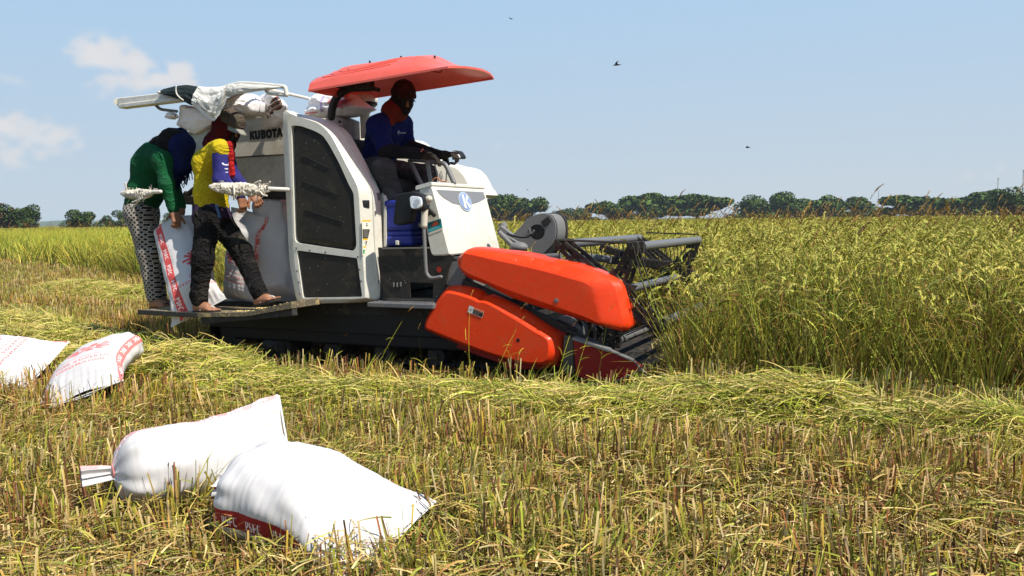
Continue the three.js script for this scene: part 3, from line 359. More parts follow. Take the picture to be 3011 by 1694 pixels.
// -- bagging deck and its wrapped rails
{
  const top = [[-4.053,0.49,0.512],[-3.779,0.49,0.472],[-3.44,0.49,0.532],[-3.143,0.49,0.582],[-2.978,0.49,0.455],[-3.311,0.49,-0.478]];
  const near = [[-4.237,0.446,0.35],[-3.58,0.443,0.35],[-3.072,0.467,0.35],[-2.637,0.552,0.35]];
  const y = (i) => near[i][1], x = (i) => near[i][0]; void top;
  const deck = H('bagging_deck', rings([0, 1].map((b) => [[x(0), y(0) + 0.012, 0], [x(1), y(1) + 0.012, 0], [x(2), y(2) + 0.01, 0], [x(3), y(3) + 0.022, 0], [x(3), y(3) - 0.03, 0], [x(2), y(2) - 0.02, 0], [x(1), y(1) - 0.022, 0], [x(0), y(0) - 0.02, 0]].map((p) => [p[0], p[1], b ? -0.75 : 0.35])), 0.3), M.wood);
  H('deck_edge', bar([x(0) - 0.005, y(0) - 0.004, 0.355], [x(1), y(1) - 0.006, 0.355], 0.04, 0.02), M.dark, deck);
  H('deck_support', merge([bar([x(1), y(1) - 0.05, 0.3], [x(3), y(3) - 0.06, 0.3], 0.07, 0.06), bar([x(1), y(1) - 0.05, -0.3], [x(3) + 0.5, y(3) - 0.07, -0.3], 0.09, 0.08)]), M.dark, deck);
  seed(77); const gr = []; for (let i = 0; i < 420; i++) { const t = Math.pow(rnd(), 0.7), k = lerp(x(1) + 0.25, x(3) - 0.05, rnd()), f = (k - x(1)) / (x(3) - x(1)), yy = f < 0.55 ? lerp(y(1) + 0.012, y(2) + 0.01, f / 0.6) : lerp(y(2) + 0.010, y(3) + 0.022, (k - x(2)) / (x(3) - x(2))); const s = new THREE.IcosahedronGeometry(rr(0.004, 0.008), 0); s.scale(1.6, 0.6, 0.8); s.rotateY(rnd() * 3); s.translate(k, yy + 0.002, 0.33 - t * 0.5); gr.push(clean(s)); }
  const grains = H('spilled_grain', merge(gr), mat({ color: lin(0.62, 0.45, 0.18), roughness: 0.9 }), deck); grains.userData.kind = 'stuff';
  const wrapped = (a, b, r, name, u0, u1, tail, turns) => {
    const rail = H(name, tube([a, b], 0.017, 12, 10), M.whiteTube), A = V(a), B = V(b), L = A.distanceTo(B), ax = B.clone().sub(A).normalize(), s1 = V(0, 0, 1), s2 = ax.clone().cross(s1).normalize();
    const g = grid(150, 48, (u, v) => { const t = lerp(u0, u1, u), an = v * 6.2832, e = Math.sin(Math.PI * clamp(u)) ** 0.35, w = Math.sin((u * turns + v) * 6.2832 + 2 * noise(u * 9, Math.cos(an), 3)), q = r * e * (0.8 + 0.03 * w + 0.26 * noise(u * 5, Math.cos(an) * 0.9, Math.sin(an) * 0.9) + 0.22 * (1 - Math.abs(noise(u * 26 + an * 0.8, Math.cos(an) * 1.6, Math.sin(an) * 1.6)) * 3) + 0.10 * noise(u * 60, Math.cos(an) * 5, Math.sin(an) * 5)) + 0.004; return A.clone().addScaledVector(ax, t * L).addScaledVector(s1, Math.cos(an) * q).addScaledVector(s2, Math.sin(an) * q).add(V(0, -0.012 * e, 0)).toArray(); }, true);
    H('cloth_wrap', g, M.rag, rail);
    { const fr = []; for (let k = 0; k < 26; k++) { const t = lerp(u0 + 0.1, u1 + 0.02, rnd()), p = A.clone().lerp(B, t), q = rnd() * 6.28, e = r * 0.7, s = [p.x, p.y + Math.sin(q) * e, p.z + Math.cos(q) * e], o = [Math.sin(q) * rr(0.01, 0.03) - (Math.sin(q) < 0 ? 0.02 : 0), Math.cos(q) * 0.02]; fr.push(tube([s, [s[0] + rr(-0.02, 0.02), s[1] + o[0], s[2] + o[1]], [s[0] + rr(-0.04, 0.04), s[1] + o[0] * 1.6 - 0.01, s[2] + o[1] * 1.4]], rr(0.0012, 0.003), 5, 5)); } H('frayed_threads', merge(fr), M.rag, rail).userData.kind = 'stuff'; }
    for (const tl of tail) H('cloth_end', tube(tl, 0.008, 14, 6), M.rag, rail);
    return rail;
  };
  M.rag = mat({ map: paintMap([0.62, 0.56, 0.47], [0.32, 0.27, 0.2], 0.5, 20, 256), roughness: 0.95 });
  wrapped([-3.349,1.472,0.4], [-2.875,1.445,0.05], 0.05, 'guard_rail', 0.0, 0.78, [[[-3.178,1.478,0.33], [-3.149,1.418,0.36], [-3.165,1.367,0.35]], [[-2.985,1.485,0.16], [-2.953,1.503,0.17]], [[-3.055,1.442,0.18], [-2.994,1.403,0.21], [-2.956,1.394,0.21]], [[-3.074,1.498,0.2], [-3.017,1.511,0.21]]], 9);
  wrapped([-4.43,1.446,0.3], [-3.991,1.449,0.3], 0.04, 'guard_rail', 0.0, 0.82, [[[-4.374,1.464,0.3], [-4.378,1.531,0.31]], [[-4.256,1.43,0.3], [-4.215,1.389,0.32], [-4.25,1.355,0.32], [-4.329,1.313,0.3]], [[-4.224,1.429,0.3], [-4.177,1.396,0.33], [-4.281,1.367,0.33]]], 6);
}
// -- header: orange side covers, divider
{
  M.olive = mat({ map: paintMap([0.085, 0.08, 0.055], [0.16, 0.13, 0.08], 0.5, 40, 256), roughness: 0.7 });
  const up = [[[-1.404,0.893,0],[-1.351,0.942,0],[-1.265,0.982,0],[-1.054,0.961,0],[-0.873,0.945,0],[-0.633,0.897,0],[-0.431,0.859,0],[-0.287,0.812,0],[-0.182,0.765,0],[-0.125,0.712,0],[-0.093,0.596,0],[-0.061,0.455,0],[-0.08,0.411,0],[-0.132,0.399,0],[-0.266,0.425,0],[-0.637,0.52,0],[-0.96,0.607,0],[-1.125,0.686,0],[-1.312,0.751,0],[-1.384,0.821,0]], [[-1.313,0.894,0],[-1.304,0.925,0],[-1.274,0.936,0],[-1.063,0.894,0],[-0.874,0.858,0],[-0.634,0.808,0],[-0.463,0.765,0],[-0.371,0.743,0],[-0.333,0.724,0],[-0.309,0.69,0],[-0.279,0.583,0],[-0.252,0.483,0],[-0.259,0.465,0],[-0.289,0.475,0],[-0.365,0.505,0],[-0.676,0.599,0],[-0.975,0.689,0],[-1.133,0.746,0],[-1.276,0.799,0],[-1.326,0.844,0]]];
  const cv = H('reel_cover', shell(up, -0.085, 0.03, -0.2), M.orange);
  for (const p of [[-0.569,0.61,0.03]]) H('bolt', merge([bolt(p, 0.012), rod([p[0], p[1], p[2] - 0.01], [p[0], p[1], p[2] + 0.003], 0.017)]), M.steel, cv);
  for (const p of [[-1.14,0.708,-0.03]]) H('bolt', merge([bolt(p, 0.012), rod([p[0], p[1], p[2] - 0.02], [p[0], p[1], p[2] + 0.003], 0.017)]), M.steel, cv);
  for (const p of [[-1.09,0.954,-0.1],[-0.543,0.858,-0.1]]) H('rivet', bolt(p, 0.01, [0, 1, 0]), M.redPlate, cv);
  const lw = [[[-1.696,0.384,0],[-1.677,0.44,0],[-1.579,0.584,0],[-1.504,0.672,0],[-1.457,0.691,0],[-1.339,0.687,0],[-1.217,0.658,0],[-1.177,0.624,0],[-1.126,0.63,0],[-1.043,0.599,0],[-0.878,0.528,0],[-0.718,0.435,0],[-0.615,0.367,0],[-0.58,0.33,0],[-0.568,0.258,0],[-0.575,0.206,0],[-0.631,0.136,0],[-0.737,0.121,0],[-0.884,0.129,0],[-1.133,0.176,0],[-1.391,0.24,0],[-1.638,0.323,0],[-1.69,0.348,0]], [[-1.63,0.393,0],[-1.609,0.441,0],[-1.524,0.569,0],[-1.464,0.63,0],[-1.425,0.641,0],[-1.331,0.623,0],[-1.233,0.595,0],[-1.191,0.579,0],[-1.135,0.575,0],[-1.056,0.544,0],[-0.897,0.463,0],[-0.744,0.38,0],[-0.664,0.342,0],[-0.641,0.31,0],[-0.638,0.249,0],[-0.65,0.202,0],[-0.679,0.169,0],[-0.784,0.161,0],[-0.916,0.176,0],[-1.139,0.226,0],[-1.373,0.294,0],[-1.591,0.363,0],[-1.626,0.377,0]]];
  const lc = H('header_cover', shell(lw, -0.085, 0.025, -0.2), M.orange);
  { const p = [-0.871,0.314,0.026]; H('bolt_recess', merge([rod([p[0], p[1], 0.02], [p[0], p[1], 0.027], 0.014)]), M.blackClean, lc); }
  { const t = canvasTex(192, 96, (c, w, h) => { c.fillStyle = '#cfcac2'; c.fillRect(0, 0, w, h); c.fillStyle = '#1c1712'; c.fillRect(62, 26, 126, 66); c.fillStyle = '#e2671c'; c.fillRect(62, 4, 126, 20); c.fillStyle = '#7d776c'; for (let i = 0; i < 4; i++) c.fillRect(72, 36 + i * 13, 100 - i * 12, 5); c.strokeStyle = '#1c1712'; c.lineWidth = 6; c.beginPath(); c.moveTo(8, 66); c.lineTo(26, 50); c.lineTo(52, 40); c.moveTo(26, 50); c.lineTo(40, 70); c.stroke(); }, true, false), P = [[-1.26,0.556,0.029],[-1.139,0.514,0.029],[-1.155,0.467,0.029],[-1.276,0.506,0.029]], g = new THREE.BufferGeometry(); g.setAttribute('position', new THREE.Float32BufferAttribute([...P[0], ...P[3], ...P[2], ...P[0], ...P[2], ...P[1]], 3)); g.setAttribute('uv', new THREE.Float32BufferAttribute([0, 1, 0, 0, 1, 0, 0, 1, 1, 0, 1, 1], 2)); g.computeVertexNormals(); H('warning_sticker', g, mat({ map: t, roughness: 0.4 }), lc); }
  H('header_side', plate([[-1.277,0.643,-0.13],[-0.937,0.513,-0.13],[-0.563,0.379,-0.13],[-0.555,0.331,-0.13],[-0.588,0.254,-0.13],[-0.621,0.116,-0.13],[-0.777,0.084,-0.13],[-1.028,0.069,-0.13],[-1.061,0.102,-0.13],[-1.462,0.211,-0.13]], 0.02), M.redPlate);
  H('header_beam', merge([bar([-1.4,0.718,-0.15], [-0.491,0.365,-0.15], 0.055, 0.06), bar([-0.543,0.385,-0.12], [-0.217,0.256,-0.12], 0.03, 0.06)]), M.black);
  const dv = H('crop_divider', plate([[-0.472,0.328,-0.04],[-0.442,0.338,-0.04],[-0.205,0.265,-0.04],[-0.019,0.2,-0.04],[0.038,0.16,-0.04],[-0.176,0.039,-0.04],[-0.328,0.043,-0.04],[-0.452,0.07,-0.04]], 0.025), M.redPlate);
  H('divider_edge', merge([bar([-0.462,0.344,-0.03], [-0.194,0.269,-0.03], 0.022, 0.07), bar([-0.194,0.269,-0.03], [-0.024,0.206,-0.03], 0.012, 0.05)]), M.grey, dv);
  H('divider_tip', merge([bar([-0.026,0.2,-0.05], [0.055,0.118,-0.05], 0.012, 0.03), bar([-0.172,0.037,-0.05], [0.029,0.151,-0.05], 0.014, 0.02)]), M.steel, dv);
  H('divider_post', plate([[-0.544,0.356,-0.05],[-0.477,0.341,-0.05],[-0.475,0.084,-0.05],[-0.562,0.088,-0.05]], 0.04), M.olive, dv);
  H('skid', plate([[-1.047,0.135,-0.1],[-0.988,0.119,-0.1],[-1.014,0.075,-0.1],[-1.039,0.08,-0.1]], 0.05), M.redPlate);
  H('header_floor', rbox(-0.95, -0.08, 0.10, 0.14, -1.95, -0.16, 0.01), M.dark);
  H('header_back', rbox(-1.0, -0.95, 0.12, 0.82, -1.95, -0.16, 0.01), M.dark);
  H('auger', rod([-0.62, 0.34, -0.2], [-0.62, 0.34, -1.9], 0.13, 0.13, 20), M.steel);
  H('feeder_house', rings([0, 1].map((e) => [[-1.0, 0.25], [-1.0, 0.7], [-1.75, 0.98], [-1.75, 0.5]].map((p) => [p[0], p[1], e ? -0.75 : -1.25])), 0.3), M.grey);
  H('knife_bar', rbox(-0.16, 0.0, 0.105, 0.125, -1.93, -0.15, 0.004), M.dark);
  for (let i = 0; i < 3; i++) { const p = [[-0.523,0.411,-0.3], [-0.493,0.379,-0.45], [-0.446,0.346,-0.55]][i], q = [[-0.523,0.349,-0.3], [-0.493,0.254,-0.45], [-0.446,0.228,-0.55]][i]; H('reel_post', bar([p[0], p[1] + 0.06, p[2]], q, 0.05, 0.04), M.black); }
}
// -- reel
{
  const AX = [-0.215, 0.655], bars = [[-0.07, 0.978], [0.087, 0.433], [-0.61, 0.998], [-0.62, 0.56], [-0.25, 0.29]], zn = -0.38, zf = -2.18;
  const reel = H('reel_axle', merge([rod([AX[0], AX[1], -0.2], [AX[0], AX[1], zf], 0.03, 0.03, 16)]), M.steel);
  for (const [k, [x, y]] of bars.entries()) {
    const z0 = k === 1 ? -0.36 : zn, tb = H('reel_bar', rod([x, y, z0], [x, y, zf + 0.02], 0.034, 0.034, 16), M.steel, reel);
    for (let i = 0; i < 15; i++) { const z = zn - 0.06 - i * 0.118; if (k > 2 || k === 1 && i < 4) continue; H('tine', tube([[x, y - 0.02, z], [x + 0.012, y - 0.09, z], [x + 0.004, y - 0.16, z], [x - 0.035, y - 0.225, z]], 0.0042, 8, 5), M.black, reel); }
    void tb;
    for (const z of [-0.17, -0.31]) {                                  // near spider arms: paired slotted plates
      const dx = x - AX[0], dy = y - AX[1], L = Math.hypot(dx, dy), n = [-dy / L, dx / L];
      const g = []; for (const s of [-1, 1]) g.push(bar([AX[0] + n[0] * 0.05 * s, AX[1] + n[1] * 0.05 * s, z], [x + n[0] * 0.028 * s, y + n[1] * 0.028 * s, z], 0.028, 0.02)); for (const f of [0.25, 0.5, 0.75, 0.98]) g.push(bar([AX[0] + dx * f + n[0] * 0.032, AX[1] + dy * f + n[1] * 0.032, z], [AX[0] + dx * f - n[0] * 0.032, AX[1] + dy * f - n[1] * 0.032, z], 0.03, 0.014));
      H('spider_arm', merge(g), M.black, reel);
      H('bar_clamp', merge([rbox(x - 0.04, x + 0.04, y - 0.045, y + 0.04, z - 0.02, z + 0.02, 0.006), rod([x, y, z + 0.05], [x, y, z - 0.05], 0.016), bolt([x - 0.02, y + 0.02, z + 0.021], 0.012)]), M.black, reel);
    }
    const dx = x - AX[0], dy = y - AX[1], L = Math.hypot(dx, dy), n = [-dy / L, dx / L];
    for (const z of [-1.98, -2.12]) H('spider_arm', merge([1, -1].map((s) => bar([AX[0] + n[0] * 0.05 * s, AX[1] + n[1] * 0.05 * s, z], [x + n[0] * 0.02 * s, y + n[1] * 0.02 * s, z], 0.03, 0.012))), M.black, reel);
  }
  const star = []; for (let k = 0; k < 10; k++) { const a = k * 0.6283 + 0.3, r = k % 2 ? 0.10 : 0.19; star.push([AX[0] + Math.cos(a) * r, AX[1] + Math.sin(a) * r, -1.96]); } H('spider_hub', plate(star, 0.02), M.black, reel); H('spider_hub', plate(star.map((p) => [p[0], p[1], -0.15]), 0.02), M.black, reel);
  for (const z of [-0.165, -0.305]) { for (let k = 0; k < 5; k++) { const o = [0, 1, 4, 3, 2], a = bars[o[k]], b = bars[o[(k + 1) % 5]]; H('tie_rod', rod([a[0], a[1] + 0.03, z + 0.02], [b[0], b[1] + 0.03, z + 0.02], 0.0055), M.black, reel); } }
  H('tie_rod', rod([bars[0][0], bars[0][1] + 0.05, zf], [bars[2][0] + 0.05, bars[2][1] + 0.05, zf], 0.006), M.black, reel); H('tie_rod', rod([bars[0][0], bars[0][1] + 0.03, zf], [bars[1][0] + 0.02, bars[1][1] + 0.1, zf], 0.004), M.black, reel);
  H('reel_arm', bar([-0.95, 0.86, -0.2], [AX[0], AX[1], -0.2], 0.06, 0.05), M.black); H('reel_arm', bar([-0.95, 0.92, -2.02], [0.0, 0.62, -2.02], 0.07, 0.06), M.black);
  H('reel_drive_tube', merge([rod([-1.182,0.864,-0.9], [-0.899,0.883,-0.9], 0.026), rod([-0.988,0.872,-1.3], [-0.61,0.838,-1.3], 0.03)]), M.steel);
  H('cross_beam', bar([-0.845,0.809,-1.9], [-0.178,0.756,-1.9], 0.075, 0.06), M.black);
  H('cutter_frame', merge([bar([-0.239,0.587,-0.4], [0.049,0.459,-0.4], 0.03, 0.03), bar([-0.232,0.518,-0.4], [0.021,0.417,-0.4], 0.045, 0.03)]), M.black);
  for (const [a, b] of [[[0.077,0.41,-0.3], [-0.16,0.306,-0.35]], [[-0.005,0.414,-0.3], [-0.181,0.333,-0.35]]]) H('crop_wire', rod(a, b, 0.004), M.black);
}
// -- fan housing, hoses and linkage between cab and header
{
  const zc = -0.95, P = (list) => list, o = [[-1.356,1.053,-0.95],[-1.304,1.1,-0.95],[-1.243,1.162,-0.95],[-1.191,1.2,-0.95],[-1.124,1.224,-0.95],[-1.057,1.229,-0.95],[-1.007,1.211,-0.95],[-0.974,1.167,-0.95],[-0.962,1.105,-0.95],[-0.967,1.036,-0.95],[-1.001,0.967,-0.95],[-1.051,0.921,-0.95],[-1.102,0.874,-0.95],[-1.153,0.874,-0.95],[-1.203,0.944,-0.95],[-1.305,0.967,-0.95],[-1.365,0.998,-0.95]]; void P;
  const hub = [-1.129,1.077,-0.95], hole = Array.from({ length: 22 }, (_, i) => [hub[0] + Math.cos(-i / 22 * 6.283) * 0.072, hub[1] + Math.sin(-i / 22 * 6.283) * 0.068, zc]);
  const R = resample(o, 3), fan = H('fan_housing', merge([plate(R, 0.02, 0.004, [hole]), rings([setZ(R, zc - 0.01), setZ(R, zc - 0.26)], 0.6, false, true)]), M.grey);
  H('fan_flange', merge([0, 1].map((e) => rings([setZ(R.map((p) => [lerp(p[0], hub[0], e ? -0.05 : -0.012), lerp(p[1], hub[1], e ? -0.05 : -0.012)]), e ? zc - 0.22 : zc - 0.012), setZ(R.map((p) => [lerp(p[0], hub[0], e ? -0.05 : -0.012), lerp(p[1], hub[1], e ? -0.05 : -0.012)]), e ? zc - 0.26 : zc - 0.03)], 0.4))), M.black, fan);
  H('fan_wheel', merge([rod([hub[0], hub[1], zc - 0.06], [hub[0], hub[1], zc - 0.03], 0.045), rod([hub[0], hub[1], zc - 0.1], [hub[0], hub[1], zc - 0.09], 0.07)]), M.blackClean, fan);
  H('fan_strap', bar([-1.078,1.141,-0.94], [-1.011,1.186,-0.94], 0.05, 0.012), M.black, fan);
  H('fan_stay', merge([tube([[-1.205,1.039,-0.88],[-1.188,1.077,-0.88],[-1.166,1.1,-0.88],[-1.154,1.061,-0.88],[-1.129,1.088,-0.88]], 0.008, 20, 6), bar([-1.196,1.054,-0.88], [-1.162,1.106,-0.88], 0.03, 0.01)]), M.steel, fan);
  H('header_lift', merge([bar([-1.349,1.119,-0.7], [-1.241,1.043,-0.7], 0.05, 0.05), bar([-1.309,1.059,-0.65], [-1.145,0.976,-0.65], 0.035, 0.04), rod([-1.31,1.083,-0.6], [-1.163,0.948,-0.6], 0.022)]), M.grey);
  H('gear_case', (() => { const g = new THREE.SphereGeometry(0.062, 20, 14); g.scale(1.2, 0.7, 1); g.translate(...[-1.093,0.966,-0.5]); return clean(g); })(), M.grey);
  H('motor', rod([-1.379,1.153,-0.8], [-1.362,1.11,-0.8], 0.035), M.grey);
  H('hose', tube([[-1.236,1.071,-0.6],[-1.178,1.052,-0.6],[-1.121,1.041,-0.6],[-1.065,1.044,-0.6],[-1.024,1.066,-0.6]], 0.008, 40, 6), M.blackClean); H('hose', tube([[-1.318,1.09,-0.6],[-1.269,1.053,-0.6],[-1.204,0.993,-0.6],[-1.155,0.985,-0.6]], 0.009, 40, 6), M.blackClean);
  H('loose_straw_wisp', tube([[-1,0.954,-0.45],[-0.969,0.925,-0.45],[-0.96,0.976,-0.45],[-0.928,1.008,-0.45]], 0.003, 20, 4), mat({ color: lin(0.55, 0.4, 0.15) }));
}
// -- body, tracks
{
  H('engine_body', merge([rbox(-3.2, -2.25, 0.58, 1.44, -1.7, -0.62, 0.02), rbox(-2.95, -1.5, 0.42, 0.56, -1.8, -0.16, 0.02)]), M.dark);
  H('thresher_body', rbox(-4.0, -2.7, 0.5, 1.40, -1.95, -1.05, 0.04), M.creamDusty);
  H('chassis', merge([rbox(-4.1, -0.95, 0.30, 0.44, -1.5, -0.3, 0.02)]), M.blackClean);
  H('track_frame', rbox(-3.72, -1.2, 0.17, 0.31, -0.56, -0.19, 0.02), M.blackClean); H('side_skirt', rbox(-3.95, -1.35, 0.27, 0.5, -0.2, -0.165, 0.01), M.blackClean);
  for (const zc of [-0.38, -1.5]) {
    const loop = []; const wheel = [[-3.75, 0.24, 0.2], [-1.15, 0.30, 0.2]]; for (let i = 0; i <= 14; i++) { const a = Math.PI / 2 + i / 14 * Math.PI; loop.push([wheel[0][0] + Math.cos(a) * 0.22, 0.235 + Math.sin(a) * 0.22]); } for (let i = 0; i <= 14; i++) { const a = -Math.PI / 2 + i / 14 * Math.PI; loop.push([wheel[1][0] + Math.cos(a) * 0.22, 0.26 + Math.sin(a) * 0.22 + 0.02]); }
    const tr = H('crawler_track', rings([loop.map((p) => [p[0], p[1], zc + 0.2]), loop.map((p) => [p[0], p[1], zc - 0.2])], 0.6, false, false), M.rubberTwo ??= new THREE.MeshStandardMaterial({ color: lin(0.022, 0.02, 0.018), roughness: 0.9, side: THREE.DoubleSide }));
    const lug = []; for (let i = 0; i < 46; i++) { const c = new THREE.CatmullRomCurve3(loop.map((p) => V(p[0], p[1], 0)), true, 'catmullrom', 0.1), p = c.getPointAt(i / 46), t = c.getTangentAt(i / 46), n = V(-t.y, t.x, 0).multiplyScalar(-1); lug.push(bar([p.x, p.y, zc], [p.x + n.x * 0.03, p.y + n.y * 0.03, zc], 0.035, 0.38)); } const lg = H('track_lugs', merge(lug), M.rubber, tr); lg.userData.kind = 'stuff';
    for (const [x, y, r] of [[-3.75, 0.235, 0.15], [-1.15, 0.28, 0.15], [-3.2, 0.115, 0.075], [-2.7, 0.115, 0.075], [-2.2, 0.115, 0.075], [-1.7, 0.115, 0.075]]) H('road_wheel', merge([rod([x, y, zc + 0.15], [x, y, zc - 0.15], r, r, 24), rod([x, y, zc + 0.17], [x, y, zc - 0.1], r * 0.4, r * 0.4, 16)]), M.dark, tr);
  }
}
// ---------- filled sacks ----------
const BRAND = 'PYSTONE SUPER FEED';
function emblem(c, x, y, R, col) {                                     // red sunburst of stubby rays with a curl in the middle
  c.save(); c.translate(x, y); c.strokeStyle = c.fillStyle = col; c.lineCap = 'butt';
  const rays = [[-1.9, 0.8, 0.2], [-1.35, 0.95, 0.24], [-0.8, 1.0, 0.2], [-0.3, 0.92, 0.2], [0.2, 0.98, 0.18], [0.75, 0.95, 0.22], [1.3, 1.0, 0.24], [1.95, 0.98, 0.24], [2.5, 0.9, 0.2], [3.0, 1.0, 0.2], [3.6, 0.9, 0.18], [4.0, 0.8, 0.16]];
  for (const [a, l, w] of rays) { c.lineWidth = R * w; c.beginPath(); c.moveTo(0, 0); c.lineTo(Math.cos(a) * R * l, Math.sin(a) * R * l * 0.9); c.stroke(); }
  c.beginPath(); c.ellipse(0, 0, R * 0.55, R * 0.5, 0, 0, 7); c.fill();
  c.strokeStyle = '#f3eeea'; c.lineWidth = R * 0.07; c.beginPath(); c.arc(R * 0.05, R * 0.05, R * 0.26, 2.6, 7.4); c.stroke(); c.beginPath(); c.moveTo(-R * 0.2, R * 0.1); c.quadraticCurveTo(R * 0.1, R * 0.3, R * 0.35, R * 0.1); c.stroke(); c.restore();
}
function sackTex({ stripe = 0.05, printed = true, red = '#d2524f', base = '#cbc6c4', sw = 66, px = 256, py = 0 }) {
  const t = canvasTex(1024, 1024, (c, w, h) => {
    c.fillStyle = base; c.fillRect(0, 0, w, h);
    c.globalAlpha = 0.05; for (let i = 0; i < 700; i++) { c.fillStyle = i % 2 ? '#ffffff' : '#c9bfb4'; c.fillRect(rnd() * w, rnd() * h, rr(20, 160), 1.5); c.fillRect(rnd() * w, rnd() * h, 1.5, rr(20, 160)); }
    c.globalAlpha = 0.20; for (let i = 0; i < 60; i++) { c.fillStyle = '#a08c6a'; const x = rnd() * w, y = rnd() * h; for (let k = 0; k < 9; k++) c.fillRect(x + rr(-14, 14), y + rr(-14, 14), rr(1, 4), rr(1, 3)); } c.globalAlpha = 1;
    if (stripe !== null) { const x = stripe * w; c.fillStyle = red; c.fillRect(x, 0, sw, h); c.fillRect(x - w, 0, sw, h); c.fillStyle = '#f4e8e6'; c.font = 'bold 46px sans-serif'; c.textBaseline = 'middle'; for (let y = 20; y < h; y += 165) { c.save(); c.translate(x + sw / 2, y); c.rotate(Math.PI / 2); c.fillText('PSFC', 0, 2); c.restore(); } }
    if (printed) for (const ox of printed === 2 ? [0, 512] : [0]) { emblem(c, ox + px, 500 + py, 112, red); c.fillStyle = red; c.textAlign = 'center'; c.font = 'italic 34px serif'; c.fillText('Property of', ox + px - 6, 672 + py); c.font = 'bold 33px sans-serif'; c.fillText(BRAND, ox + px, 722 + py); c.fillText('CORPORATION', ox + px, 768 + py); }
  });
  t.wrapS = THREE.RepeatWrapping; t.wrapT = THREE.ClampToEdgeWrapping; return t;
}
seed(21);
const sackMat = (o) => mat({ map: sackTex(o), roughness: 0.72 });
const SM = { deck: sackMat({ stripe: 0.150, px: 395, py: 60 }), face: sackMat({ stripe: 0.435, red: '#d97d79' }), faceEdge: sackMat({ stripe: 0.452, red: '#d36a67' }), plain: sackMat({ stripe: 0.43, printed: false, red: '#dca09e', sw: 52 }), dark: sackMat({ stripe: 0.966, printed: false, red: '#9c2626', sw: 50 }), white: sackMat({ stripe: null, printed: false }) };
// from the sewn end P0 to the tied end P1, broad face towards N
function sackGeo(P0, P1, N, W, T, o = {}) {
  const A = V(P1).sub(V(P0)), L = A.length(); A.normalize(); const n = V(N); n.addScaledVector(A, -n.dot(A)).normalize(); const X = A.clone().cross(n), s = o.s ?? 1, neck = o.open ? 0 : 1;
  return grid(96, 128, (u, v) => {
    const ph = v * Math.PI * 2, body = clamp(u / 0.955), fill = Math.pow(smooth(-0.02, o.fillIn ?? 0.42, body), 0.75) * (o.open ? 1 - 0.75 * smooth(0.75, 1, body) : 1);
    let b = T * 0.5 * fill * (1 - (o.taper ?? 0.08) * (1 - body)), a = W * 0.5 - 0.55 * b, along = body * L;
    const eb = o.blunt ? 0.86 : 0.80, end = neck * smooth(eb, 1.0, body); if (neck) { const e = Math.sqrt(Math.max(0, 1 - Math.pow(clamp((body - eb) / (1 - eb)), o.blunt ? 3.2 : 2.4))); a = lerp(a, a * e, 1) + 0.022 * end; b = b * e + 0.02 * end; }
    if (neck && u > 0.955) { const t = (u - 0.955) / 0.045, f = 0.02 + (o.tuft ?? 0.05) * Math.pow(t, 0.8); a = f * (1 + 0.25 * Math.sin(ph * 5 + 1)); b = f * 0.5 * (1 + 0.3 * Math.sin(ph * 7)); along = L + (o.tuftL ?? 0.10) * t; }
    const c = Math.cos(ph), d = Math.sin(ph), sq = 0.86; let x = Math.sign(c) * Math.pow(Math.abs(c), sq) * a, y = Math.sign(d) * Math.pow(Math.abs(d), lerp(0.95, 0.8, fill)) * b;
    const w1 = noise(u * 62, Math.cos(ph) * 1.2 + s * 7, Math.sin(ph) * 1.2), w2 = noise(u * 9 + s, Math.cos(ph) * 2.2, Math.sin(ph) * 2.2 + s * 3), gath = Math.sin(ph * 11 + 3 * noise(ph, s)) * (smooth(0.74, 0.95, body) * (1 - smooth(0.95, 1, u) * 0.5)) * neck, seam = Math.sin(x * 130 + s * 5 + 2 * w2) * smooth(0.30, 0.06, body) * smooth(0, 0.04, body);
    const dent = 0.012 * noise(u * 3.2 + s * 5, Math.cos(ph) * 1.3 + s, Math.sin(ph) * 1.3), push = dent + (o.wr ?? 0.0034) * w1 + 0.008 * w2 + 0.0055 * gath + 0.0045 * seam, k = Math.hypot(x / Math.max(a, 0.01), y / Math.max(b, 0.01)) || 1; x += (c * push) / k; y += (d * push) / k;
    const sag = (o.bend ?? 0) * Math.sin(Math.PI * body), p = V(P0).addScaledVector(A, along).addScaledVector(X, x + (o.side ?? 0) * Math.sin(Math.PI * body)).addScaledVector(n, y + sag);
    if (o.corner) p.addScaledVector(V(o.corner), Math.pow(1 - body, 3) * Math.max(0, -Math.sign(o.cornerSide ?? 1) * c));
    if (o.floor !== undefined && p.y < o.floor) p.y = lerp(p.y, o.floor, 0.85);
    return p.toArray();
  }, true);
}
function sackUV(g) { const uv = g.attributes.uv; for (let i = 0; i < uv.count; i++) uv.setX(i, 0.5 - uv.getX(i)); return g; }
